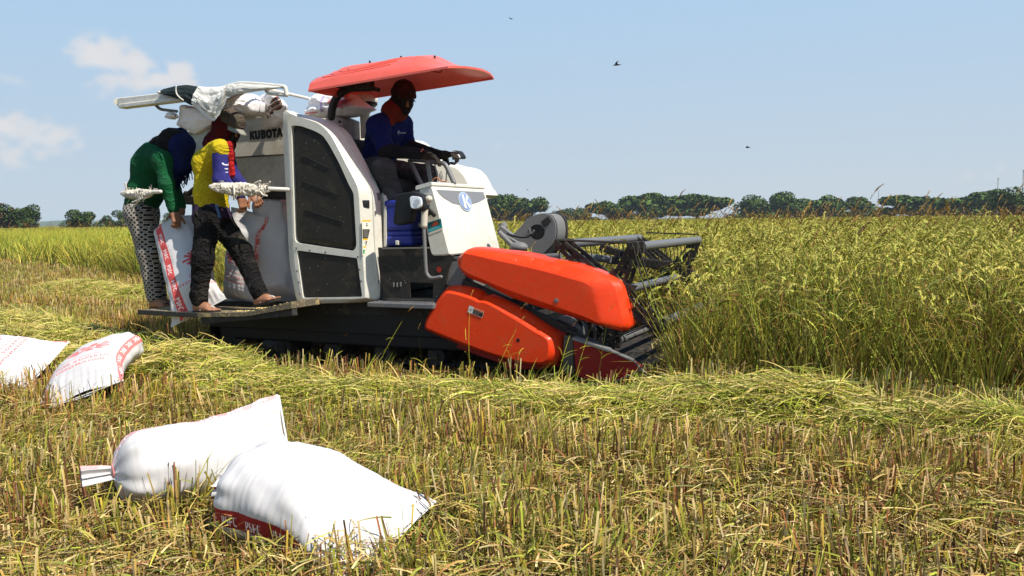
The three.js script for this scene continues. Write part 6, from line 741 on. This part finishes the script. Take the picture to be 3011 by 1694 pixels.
T('round topped tree left of the lattice mast', [105.47,2.043,-270], 10.5, 7.7, { low: 0.05, n: 14, flat: 0.5, squash: 0.7 });
T('isolated umbrella tree right of the lattice mast', [109.725,1.83,-250], 13, 8.4, { low: 0.22, n: 19, flat: 0.55, squash: 0.5, clump: 0.95 });
T('thin small tree beside the isolated umbrella tree', [117.212,1.737,-250], 4.5, 7.0, { low: 0.3, n: 7, squash: 0.9, clump: 0.9 });
T('long flat crowned tree at the right end of the line', [121.629,2.137,-240], 16, 8.0, { low: 0.2, n: 22, flat: 0.5, squash: 0.42, clump: 0.9 });
T('flat crowned tree behind the pale post at the right', [132.923,2.048,-245], 13, 8.4, { low: 0.15, n: 20, flat: 0.5, squash: 0.5 });
T('dense dark tree nearest the right picture edge', [107.755,1.796,-190], 9.5, 7.2, { low: 0.1, n: 16, flat: 0.4, squash: 0.9 });
T('low brownish bush at the right picture edge', [86.633,0.979,-150], 4.6, 2.6, { low: 0.05, n: 9, squash: 0.8, rust: true, name: 'bush' });
for (let i = 0; i < 7; i++) { const w = [[86.148,2.028,-330], [96.471,1.901,-330], [109.745,1.737,-330], [123.021,1.572,-330], [137.034,1.399,-330], [158.408,1.87,-330], [46.333,2.52,-330]][i]; tree(['low green bush under the feathery tree', 'low green bush between the feathery and the domed tree', 'low green bush between the domed and the uneven tree', 'low green bush left of the round topped tree', 'low green bush at the foot of the lattice mast', 'low green bush left of the long flat tree', 'low green bush under the umbrella trees'][i], [w[0], 0, w[2]], 13, 3.4, { low: 0.05, n: 9, name: 'bush', squash: 0.8, leaves: 180 }); }
{
  const post = (label, w, h, r) => { const t = thing('post', label, 'post', [w[0], 0, w[2]], null, false); part('shaft', rod([w[0], -0.3, w[2]], [w[0], h, w[2]], r, r * 0.8, 8), mat({ color: lin(0.55, 0.55, 0.53), roughness: 0.9 }), t); part('cap', rod([w[0], h, w[2]], [w[0], h + r, w[2]], r * 1.3, r * 1.1, 8), M.steel, t); };
  post('pale grey post rising above the flat crowned trees', [103.908,2.689,-190], 8.6, 0.14); post('tall pale post cut by the right picture edge', [109.256,2.623,-190], 10.2, 0.16);
  const w = [173.469,1.471,-420], m = thing('lattice_mast', 'thin distant lattice mast between the tree groups', 'mast', [w[0], 0, w[2]], null, false), g = [];
  const H0 = 12.6; for (const [a, b] of [[-1, -1], [1, -1], [0, 1]]) g.push(rod([w[0] + a * 0.5, 0, w[2] + b * 0.5], [w[0] + a * 0.1, H0, w[2] + b * 0.1], 0.05, 0.04, 5)); for (let k = 0; k < 12; k++) { const y = k / 12 * H0, y2 = (k + 1) / 12 * H0, q = (yy) => lerp(0.5, 0.1, yy / H0); g.push(rod([w[0] - q(y), y, w[2] - q(y)], [w[0] + q(y2), y2, w[2] - q(y2)], 0.03, 0.03, 4)); g.push(rod([w[0] + q(y), y, w[2] - q(y)], [w[0], y2, w[2] + q(y2)], 0.03, 0.03, 4)); }
  part('frame', merge(g), M.steel, m); part('aerial', rod([w[0], H0, w[2]], [w[0], H0 + 1.6, w[2]], 0.03, 0.02, 5), M.steel, m);
}
{
  const black = mat({ color: lin(0.02, 0.02, 0.024), roughness: 0.8 });
  const bird = (label, p, span, yaw, roll, flap) => {
    const t = thing('bird', label, 'bird', p, 'birds in the sky', false), q = new THREE.Matrix4().makeRotationFromEuler(new THREE.Euler(0, yaw, roll, 'YXZ')), put = (n, g) => { g.applyMatrix4(q); g.translate(...p); part(n, g, black, t); };
    const bd = new THREE.LatheGeometry([[0, -0.42], [0.05, -0.36], [0.085, -0.2], [0.09, 0.0], [0.07, 0.18], [0.06, 0.28], [0.035, 0.36], [0.012, 0.41], [0, 0.43]].map(([r, y]) => new THREE.Vector2(r * span, y * span)), 10); bd.rotateX(Math.PI / 2); bd.rotateY(Math.PI); put('body', clean(bd));
    for (const s of [1, -1]) { const W = [[0.03, -0.16], [0.22, -0.20], [0.42, -0.05], [0.55, 0.22], [0.36, 0.06], [0.2, 0.06], [0.03, 0.10]].map(([x, z]) => [x * span * s, z * span]); const up = (x) => flap * Math.abs(x) * 0.8 - Math.abs(x) * Math.abs(x) / span * 0.5 * flap; const g = rings([0.006, -0.006].map((e) => (s > 0 ? W : W.slice().reverse()).map(([x, z]) => [x, z, up(x) + e * span])), 0.3); const a = g.attributes.position, b = g.attributes.normal; for (const k of [a, b]) for (let i = 0; i < k.count; i++) k.setXYZ(i, k.getX(i), k.getZ(i), k.getY(i)); put('wing', g); }
    const T2 = [[-0.05, 0.26], [0.05, 0.26], [0.13, 0.62], [0.02, 0.42], [-0.02, 0.42], [-0.13, 0.62]].map(([x, z]) => [x * span, z * span]); const tg = rings([0.004, -0.004].map((e) => T2.map(([x, z]) => [x, z, e * span])), 0.3); for (const k of [tg.attributes.position, tg.attributes.normal]) for (let i = 0; i < k.count; i++) k.setXYZ(i, k.getX(i), k.getZ(i), k.getY(i)); put('tail', tg);
  };
  bird('dark swallow with raised wings, largest of the birds, right of the canopy', [3.572,6.282,-30], 0.30, 1.1, 0.55, 0.9);
  bird('small bird high above the canopy near the top of the sky', [0.1,10.488,-42], 0.24, 0.4, -0.3, 0.5);
  bird('small grey bird over the tree line on the right', [11.146,4.429,-42], 0.28, 1.6, 0.2, 0.8);
  bird('tiny bird low over the trees right of the console', [1.312,3.498,-70], 0.2, 0.8, 0.5, 1.0);
  bird('tiny speck of a bird high up on the right', [23.991,19.44,-90], 0.14, 0.3, 0.4, 0.7);
}
// ---------- rice, stubble, straw ----------
const DULL = (c, k) => c.map((x) => x * k);
class Blades {                                                         // collects ribbons with a colour each
  constructor() { this.p = []; this.c = []; this.i = []; }
  ribbon(base, dir, len, w, bend, col, col2 = col, seg = 4, roll = rnd() * 6.28, tip = 0.15) {
    const d = V(dir).normalize(), side = V(Math.cos(roll), 0.15 * (rnd() - 0.5), Math.sin(roll)); side.addScaledVector(d, -side.dot(d)).normalize();
    const bendDir = V(bend), p = V(base), start = this.p.length / 3;
    for (let k = 0; k <= seg; k++) {
      const t = k / seg, ww = w * (t < 0.5 ? 1 : lerp(1, tip, (t - 0.5) * 2)) * 0.5, c = col.map((x, n) => lerp(x, col2[n], t));
      this.p.push(p.x - side.x * ww, p.y - side.y * ww, p.z - side.z * ww, p.x + side.x * ww, p.y + side.y * ww, p.z + side.z * ww); this.c.push(...c, ...c);
      d.addScaledVector(bendDir, 1 / seg).normalize(); p.addScaledVector(d, len / seg);
      if (k < seg) { const a = start + k * 2; this.i.push(a, a + 1, a + 3, a, a + 3, a + 2); }
    }
    return p;
  }
  build() { const g = new THREE.BufferGeometry(); g.setAttribute('position', new THREE.Float32BufferAttribute(this.p, 3)); g.setAttribute('color', new THREE.Float32BufferAttribute(this.c, 3)); g.setIndex(this.i); g.computeVertexNormals(); return g; }
}
const vary = (c, k = 0.25) => { const f = 1 + (rnd() - 0.5) * 2 * k; return [c[0] * f * (1 + (rnd() - 0.5) * 0.18), c[1] * f, c[2] * f * (1 + (rnd() - 0.5) * 0.3)]; };
const pick = (list) => list[(rnd() * list.length) | 0];
const C = { straw: [0.52, 0.36, 0.10], pale: [0.70, 0.55, 0.25], green: [0.19, 0.225, 0.024], lime: [0.40, 0.41, 0.045], deep: [0.07, 0.095, 0.016], brown: [0.13, 0.06, 0.026], rust: [0.33, 0.135, 0.05], gold: [0.58, 0.38, 0.08], yellow: [0.53, 0.41, 0.05] };
const leafMat = new THREE.MeshPhysicalMaterial({ vertexColors: true, side: THREE.DoubleSide, roughness: 0.62, transmission: 0, specularIntensity: 0.45 });
function stems(b, n, R, h0, h1, cols) {                                // cut stems of one rice hill
  for (let k = 0; k < n; k++) {
    const a = rnd() * 6.28, r = Math.sqrt(rnd()) * R, lean = rr(0.05, 0.33), la = a + rr(-1, 1), c = vary(pick(cols)), base = vary(rnd() < 0.55 ? C.brown : C.rust);
    b.ribbon([Math.cos(a) * r, -0.02, Math.sin(a) * r], [Math.cos(la) * lean, 1, Math.sin(la) * lean], rr(h0, h1), rr(0.0042, 0.0082), [0, 0, 0], base, c, 3, rnd() * 6.28, 0.9);
  }
}
function makeStubble(kind) {
  const b = new Blades();
  stems(b, 30, 0.075, 0.10, 0.24, [C.lime, C.straw, C.green, C.straw, C.green, C.yellow, C.pale, C.rust, C.brown]);
  for (let k = 0; k < 7 + kind * 3; k++) { const a = rnd() * 6.28; b.ribbon([Math.cos(a) * 0.05, 0, Math.sin(a) * 0.05], [Math.cos(a) * 0.6, 1, Math.sin(a) * 0.6], rr(0.12, 0.30), rr(0.005, 0.009), [Math.cos(a) * 0.9, -rr(0.2, 1.3), Math.sin(a) * 0.9], vary(pick([C.straw, C.lime, C.green, C.brown])), vary(pick([C.pale, C.straw, C.lime])), 4); }
  return b.build();
}
function makeStraw(n, R, lift, cols, lenK = 1, flow = 0) {             // loose straw lying about, partly combed one way
  const b = new Blades();
  for (let k = 0; k < n; k++) { const a = flow ? flow + rr(-0.6, 0.6) + (rnd() < 0.5 ? Math.PI : 0) : rnd() * 6.28, x = rr(-R, R), z = rr(-R, R), up = rr(-0.2, 0.2) + (lenK < 0.8 ? rr(-0.3, 0.7) : rr(0, 0.15)); b.ribbon([x - Math.cos(a) * 0.1, rr(0.0, lift), z - Math.sin(a) * 0.1], [Math.cos(a), up, Math.sin(a)], rr(0.14, 0.42) * lenK, rr(0.0034, 0.0066), [rr(-0.4, 0.4), -up * 1.4 - rr(0, 0.3), rr(-0.4, 0.4)], vary(pick(cols)), vary(pick(cols)), 4, undefined, 0.5); }
  return b.build();
}
function makeTuft() {                                                  // regrown green leaves leaning with the wind
  const b = new Blades();
  for (let k = 0; k < 16; k++) { const a = rr(-0.9, 0.9), l = rr(0.15, 0.8); b.ribbon([rr(-0.05, 0.05), 0, rr(-0.05, 0.05)], [Math.cos(a) * l, 1, Math.sin(a) * l * 0.5], rr(0.2, 0.42), rr(0.0045, 0.008), [Math.cos(a) * rr(0.1, 1), -rr(0, 0.7), rr(-0.3, 0.3)], vary(pick([C.green, C.deep, C.straw, C.brown])), vary(pick([C.lime, C.yellow, C.straw, C.green])), 5); }
  return b.build();
}
function panicle(b, top, dir, len, cols) {                             // drooping ear: an axis with grains along it
  const n = 9, d = V(dir).normalize(), p = V(top), out = V(d.x, 0, d.z).normalize();
  for (let k = 0; k < n; k++) { d.addScaledVector(V(out.x * 0.10, -0.30, out.z * 0.10), 1).normalize(); const q = p.clone().addScaledVector(d, len / n); for (let s = 0; s < 2; s++) { const a = rnd() * 6.28; b.ribbon(p.toArray(), [d.x + Math.cos(a) * 0.45, d.y + rr(-0.3, 0.2), d.z + Math.sin(a) * 0.45], rr(0.022, 0.036), rr(0.006, 0.010), [0, -0.3, 0], vary(pick(cols)), vary(pick(cols)), 2, rnd() * 6.28, 0.5); } p.copy(q); }
}
function makeRice(ears, lush) {
  const b = new Blades();
  for (let k = 0; k < 26; k++) { const a = rnd() * 6.28, s = rr(0.03, 0.3), r = rnd() * 0.05; b.ribbon([Math.cos(a) * r, 0, Math.sin(a) * r], [Math.cos(a) * s, 1, Math.sin(a) * s], rr(0.5, 0.97), rr(0.005, 0.009), [Math.cos(a) * rr(0.05, 0.5), -rr(0, 0.4), Math.sin(a) * rr(0.05, 0.5)], vary(pick([C.brown, C.straw, C.green, C.deep])), vary(pick(lush ? [C.green, C.lime, C.deep, C.lime] : [C.lime, C.green, C.deep, C.green, C.yellow, C.rust])), 5); }
  for (let k = 0; k < 16; k++) { const a = rnd() * 6.28, h0 = rr(0.4, 0.8), s = rr(0.3, 0.9); b.ribbon([Math.cos(a) * 0.05, h0, Math.sin(a) * 0.05], [Math.cos(a) * s, 1, Math.sin(a) * s], rr(0.12, 0.26), rr(0.0045, 0.008), [Math.cos(a) * 0.9, -rr(0.2, 1.6), Math.sin(a) * 1.2], vary(pick([C.green, C.deep, C.deep, C.brown])), vary(pick([C.lime, C.yellow, C.green, C.rust])), 4); }
  for (let k = 0; k < 12; k++) { const a = rnd() * 6.28, s = rr(0.05, 0.3); b.ribbon([Math.cos(a) * 0.04, 0, Math.sin(a) * 0.04], [Math.cos(a) * s, 1, Math.sin(a) * s], rr(0.2, 0.6), rr(0.006, 0.01), [Math.cos(a) * 1.2, -rr(0.4, 1.6), Math.sin(a) * 1.2], vary(pick([C.brown, C.rust, C.straw])), vary(pick([C.straw, C.brown, C.yellow])), 4); }
  for (let k = 0; k < ears; k++) { const a = rnd() * 6.28, s = rr(0.06, 0.28), dir = [Math.cos(a) * s, 1, Math.sin(a) * s]; const top = b.ribbon([Math.cos(a) * 0.03, 0, Math.sin(a) * 0.03], dir, rr(0.62, 0.86), 0.005, [Math.cos(a) * 0.15, 0, Math.sin(a) * 0.15], vary(C.green), vary(C.lime), 3); panicle(b, top.toArray(), [Math.cos(a) * 0.5, 0.8, Math.sin(a) * 0.5], rr(0.16, 0.24), [[0.36, 0.32, 0.055], [0.34, 0.33, 0.05], [0.42, 0.30, 0.08], [0.28, 0.29, 0.04], [0.40, 0.33, 0.07]]); }
  return b.build();
}
function makePatch(size, n, wide, h0, h1) {                            // a square of crop seen from farther off
  const b = new Blades();
  for (let k = 0; k < n; k++) { const a = rnd() * 6.28, s = rr(0.02, 0.35); b.ribbon([rr(-size, size) / 2, 0, rr(-size, size) / 2], [Math.cos(a) * s, 1, Math.sin(a) * s], rr(h0, h1), wide * rr(0.7, 1.3), [Math.cos(a) * rr(0.1, 0.6), -rr(0, 0.7), Math.sin(a) * rr(0.1, 0.6)], vary(pick([C.green, C.straw, C.deep])), vary(pick([C.lime, C.lime, C.green, C.yellow, C.green])), 3); }
  return b.build();
}
function makeWeed(h, seedy) {                                          // tall grass weed with a reddish seed head, standing above the rice
  const b = new Blades(), a = rnd() * 6.28, la = rr(-0.5, 0.5);
  const dir = [Math.cos(la) * rr(0.05, 0.28), 1, Math.sin(a) * 0.12], top = b.ribbon([0, 0, 0], dir, h, 0.006, [rr(-0.1, 0.35), -0.06, rr(-0.15, 0.15)], vary(C.green), vary(C.lime), 6, 0.3, 0.6);
  for (let k = 0; k < 3; k++) { const q = rnd() * 6.28; b.ribbon([dir[0] * h * rr(0.4, 0.75), h * rr(0.4, 0.75), dir[2] * h * 0.6], [Math.cos(q) * 0.5, 1, Math.sin(q) * 0.5], rr(0.2, 0.36), 0.009, [Math.cos(q), -rr(0.2, 1.1), Math.sin(q)], vary(C.green), vary(C.lime), 4); }
  const d = V(dir[0] + 0.25, 0.9, dir[2] + rr(-0.2, 0.2)).normalize(), p = top.clone(), L = rr(0.10, 0.17), n = 14;
  for (let k = 0; k < n; k++) { const f = Math.sin(((k + 1) / (n + 1)) * Math.PI); for (let s = 0; s < 3; s++) { const q = rnd() * 6.28; b.ribbon(p.toArray(), [d.x + Math.cos(q) * 0.5, d.y, d.z + Math.sin(q) * 0.5], 0.008 + 0.010 * f, 0.005, [0, 0, 0], vary(pick(seedy)), vary(pick(seedy)), 2, rnd() * 6.28, 0.4); } d.addScaledVector(V(0.35, -0.45, 0), 1 / n).normalize(); p.addScaledVector(d, L / n); }
  return b.build();
}
const sinkers = [];                                                    // stuff is gathered here, then written into one instanced mesh for each form
function field(name, label, category, geos, places) {
  const root = new THREE.Group(); root.name = name; tag(root, label, category, null, 'stuff'); scene.add(root);
  geos.forEach((g, k) => {
    const mine = places.filter((p) => p.k % geos.length === k); if (!mine.length) return;
    const im = new THREE.InstancedMesh(g, leafMat, mine.length), o = new THREE.Object3D(), c = new THREE.Color(); im.name = name + '_clumps'; im.userData.kind = 'stuff'; im.castShadow = im.receiveShadow = true;
    mine.forEach((p, n) => { o.position.set(p.x, p.y, p.z); o.rotation.set(p.tx ?? 0, p.r, p.tz ?? 0, 'YXZ'); o.scale.set(p.s, p.sy ?? p.s, p.s); o.updateMatrix(); im.setMatrixAt(n, o.matrix); im.setColorAt(n, c.setRGB(...p.c)); });
    root.add(im);
  });
  return root;
}
const inView = (x, z, m = 0.4) => z < -0.9 && Math.abs(x) < -z * 0.60 + m;
// footprints kept clear of stems: the machine's track, the sacks on the ground
const underMachine = (lx, lz) => lx > -4.4 && lx < -0.15 && lz < 0.02 && lz > -1.95;
function onSack(x, z) { for (const [sx, sz, r, lo] of SACK_SPOTS) if ((x - sx) ** 2 + (z - sz) ** 2 < r * r) return true; return false; }
seed(1234);
{
  const P = []; let row = 0;
  for (let lz = -14; lz < 6.5; lz += 0.135, row++) for (let lx = -26; lx < 12; lx += 0.12) {
    const jx = lx + rr(-0.05, 0.05), jz = lz + rr(-0.045, 0.045), x = 0.84 + 0.90778 * jx - 0.41945 * jz, z = -6.0 + 0.41945 * jx + 0.90778 * jz;
    if (!inView(x, z) || z < -26) continue;
    const far = -z > 11; if (far && rnd() < 0.45) continue;
    if (cropDepth(x, z) > 0.03 || onSack(x, z) || (underMachine(jx, jz) && rnd() < 0.6) || (jx > -4.5 && jx < 0.35 && jz > -0.1 && jz < 0.62 && (jz < 0.5 || rnd() < 0.5))) continue;
    const w = windrow(x, z); if (w > 0.07 && rnd() < 0.35) continue; const patch = fbm(x * 0.45, z * 0.45, 6, 3), dry = clamp(0.6 + 1.6 * patch, 0, 1.3), k = rr(0.68, 1.12), h = clamp(1.0 + 0.22 * Math.sin(jz * 4.4 + 2 * noise(x * 0.6, z * 0.6, 5)) + 0.5 * fbm(x * 0.8, z * 0.8, 2, 2) + rr(-0.15, 0.15), 0.55, 1.4) * (underMachine(jx, jz) ? 0.4 : 1);
    P.push({ k: (rnd() * 6) | 0, x, y: groundY(x, z) + w * 0.2, z, r: rnd() * 6.28, s: far ? 1.35 : 1, sy: h * rr(0.8, 1.12), tx: rr(-0.22, 0.22), tz: rr(-0.30, 0.14), c: [k * lerp(0.85, 1.08, dry), k * lerp(1.04, 0.90, dry), k * lerp(1, 0.95, dry)] });
  }
  const geos = []; for (let i = 0; i < 6; i++) geos.push(makeStubble(i % 3));
  field('rice_stubble', 'cut rice stubble standing in rows over the harvested field', 'stubble', geos, P); console.log('stubble', P.length);
}
{
  const P = [], G = [];
  for (let i = 0; i < 3; i++) G.push(makeStraw(26, 0.16, 0.14, [C.straw, C.pale, C.brown, C.lime, C.straw, C.rust, C.green], 0.5));
  for (let i = 0; i < 3; i++) G.push(makeTuft());
  for (let n = 0; n < 9500; n++) {
    const z = -1.0 - Math.pow(rnd(), 1.4) * 15, x = rr(-1, 1) * (-z * 0.6 + 0.4); if (!inView(x, z)) continue;
    const [lx, lz] = toLocal(x, z); if (cropDepth(x, z) > 0.1 || underMachine(lx, lz) || onSack(x, z)) continue;
    const m = fbm(x * 0.9 + 4, z * 0.9, 3, 3), tuft = m > 0.0 && rnd() < 0.22, k = rr(0.8, 1.15); if (m < 0.0 && rnd() < 0.5 || (lx > -4.5 && lx < 0.35 && lz < 0.6 && lz > -0.1)) continue;
    P.push({ k: tuft ? 3 + ((rnd() * 3) | 0) : (rnd() * 3) | 0, x, y: groundY(x, z) + windrow(x, z) * 0.6 + (tuft ? 0 : rr(-0.01, 0.05)), z, r: tuft ? rr(-0.7, 0.7) : rnd() * 6.28, s: tuft ? rr(0.6, 1.0) : rr(0.6, 1.1), c: [k, k * (tuft ? 1.05 : 0.98), k] });
  }
  field('loose_straw', 'loose dry straw and leaning leaves lying over the stubble', 'straw', G, P); console.log('straw', P.length);
}
{
  const P = [], G = [];
  for (let i = 0; i < 4; i++) G.push(makeStraw(26, 0.16, 0.08, [C.lime, C.green, C.pale, C.straw, C.lime, C.green, C.straw, C.deep], 0.75, i < 2 ? 0.2 : 0));
  for (const { pts, w, h } of WINDROWS) for (let i = 0; i + 1 < pts.length; i++) {
    const a = pts[i], b = pts[i + 1], L = Math.hypot(b[0] - a[0], b[2] - a[2]), n = Math.round(L * 420 * (w / 0.3));
    for (let q = 0; q < n; q++) { const t = rnd(), s = (rnd() + rnd() + rnd() - 1.5) * 1.15 * w, nx = -(b[2] - a[2]) / L, nz = (b[0] - a[0]) / L, x = lerp(a[0], b[0], t) + nx * s, z = lerp(a[2], b[2], t) + nz * s; if (onSack(x, z) || toLocal(x, z)[1] < -0.02 && underMachine(...toLocal(x, z)) || cropDepth(x, z) > 0.25) continue; const H = windrow(x, z), k = rr(0.85, 1.2); P.push({ k: (rnd() * 4) | 0, x, y: groundY(x, z) + Math.min(0.13, H * 2) + H * rr(0.0, 1.0), z, r: -Math.atan2(b[2] - a[2], b[0] - a[0]) + rr(-1.2, 1.2), tx: rr(-0.35, 0.35), tz: rr(-0.35, 0.35), s: rr(0.7, 1.1), c: [k, k, k * 0.9] }); }
  }
  field('straw_windrow', 'fresh green yellow straw thrown out in a long windrow beside the harvester', 'straw windrow', G, P); console.log('windrow', P.length);
}
{
  const P = [], G = []; for (let i = 0; i < 7; i++) G.push(makeRice(i % 3 ? 2 : 3, i > 3));
  for (let z = -3.5; z > -19; z -= 0.15) for (let x = z * 0.6 - 0.5; x < -z * 0.6 + 0.5; x += 0.15) {
    const X = x + rr(-0.07, 0.07), Zz = z + rr(-0.07, 0.07), d = cropDepth(X, Zz); if (d < 0) continue;
    if (-Zz > 11 && rnd() < 0.3) continue;
    const p = fbm(X * 0.35, Zz * 0.35, 8, 3), k = rr(0.85, 1.4), edge = d < 0.3 ? rr(0.75, 1) : 1, [lx, lz] = toLocal(X, Zz), push = lx < 0.75 && lz > -2.0 ? 0.35 : 0;
    P.push({ k: p > 0.18 ? 5 + ((rnd() * 2) | 0) : (rnd() * 5) | 0, x: X, y: groundY(X, Zz), z: Zz, r: rnd() * 6.28, s: rr(0.9, 1.15), sy: rr(0.86, 1.06) * edge * (1 + 0.1 * p), tx: rr(-0.1, 0.1), tz: rr(-0.12, 0.10) + push * rr(0.2, 1), c: [k * (1 - 0.25 * p), k, k * (1 - 0.2 * p)] });
  }
  field('standing_rice', 'ripe standing rice not yet cut, right of the harvester and behind it', 'rice crop', G, P); console.log('rice', P.length);
}
{
  const P = [], G = []; for (let i = 0; i < 3; i++) G.push(makePatch(1.1, 210, 0.018, 0.72, 1.0)); for (let i = 0; i < 3; i++) G.push(makePatch(4.4, 330, 0.075, 0.7, 1.0));
  for (let z = -18; z > -60; z -= 0.95) for (let x = z * 0.6 - 1; x < -z * 0.6 + 1; x += 0.95) { if (cropDepth(x, z) < 0.3) continue; const k = rr(0.9, 1.25), p = fbm(x * 0.12, z * 0.12, 8, 3); P.push({ k: (rnd() * 3) | 0, x: x + rr(-0.1, 0.1), y: 0, z, r: ((rnd() * 4) | 0) * 1.5708 + rr(-0.1, 0.1), s: 1, sy: rr(0.92, 1.06), c: [k * (1.02 - 0.3 * p), k, k * 0.95] }); }
  for (let z = -60; z > -330; z -= 3.9) for (let x = z * 0.6 - 4; x < -z * 0.6 + 4; x += 3.9) { const k = rr(0.9, 1.1), p = fbm(x * 0.05, z * 0.05, 8, 3); P.push({ k: 3 + ((rnd() * 3) | 0), x, y: 0, z, r: ((rnd() * 4) | 0) * 1.5708, s: 1, sy: rr(0.95, 1.05), c: [k * (1.05 - 0.3 * p), k, k] }); }
  field('far_rice', 'ripe rice field stretching away to the trees on the horizon', 'rice crop', G, P); console.log('far', P.length);
}
{
  const P = [], G = [], red = [C.rust, C.gold, C.brown, C.straw]; for (let i = 0; i < 6; i++) G.push(makeWeed([0.92, 0.97, 1.03, 0.95, 1.12, 0.99][i], i % 3 ? red : [C.brown, C.rust, [0.10, 0.055, 0.035]]));
  for (let n = 0; n < 3400; n++) { const z = -5.2 - Math.pow(rnd(), 1.2) * 40, x = rr(-1, 1) * (-z * 0.6 + 0.4); const d = cropDepth(x, z); if (d < 0.15) continue; const [lx, lz] = toLocal(x, z); if (lx < 1.0 && lz > -2.2) continue; const k = rr(0.8, 1.15); P.push({ k: (rnd() * 6) | 0, x, y: 0, z, r: rr(-0.9, 0.9) + (rnd() < 0.25 ? Math.PI : 0), s: rr(0.9, 1.1), sy: rr(0.92, 1.06), c: [k, k, k] }); }
  for (const p of [[-0.158,0.03,-6.232],[-0.092,0.03,-6.136],[-0.003,0.03,-6.071],[-0.65,0.03,-6.265],[-0.297,0.03,-6.18],[-1.047,0.03,-6.403],[0.406,0.03,-6.015],[0.283,0.03,-6.008],[-1.403,0.03,-6.51],[0.572,0.03,-6.033]]) P.push({ k: (rnd() * 6) | 0, x: p[0], y: 0, z: p[2], r: rr(-1, 1), s: rr(0.35, 0.5), sy: rr(0.32, 0.55), tz: rr(-0.4, 0.2), c: [1.5, 1.3, 0.9] });
  field('weed_grass', 'tall grass weeds with reddish seed heads rising above the rice', 'weeds', G, P); console.log('weeds', P.length);
}
renderer.render(scene, camera);
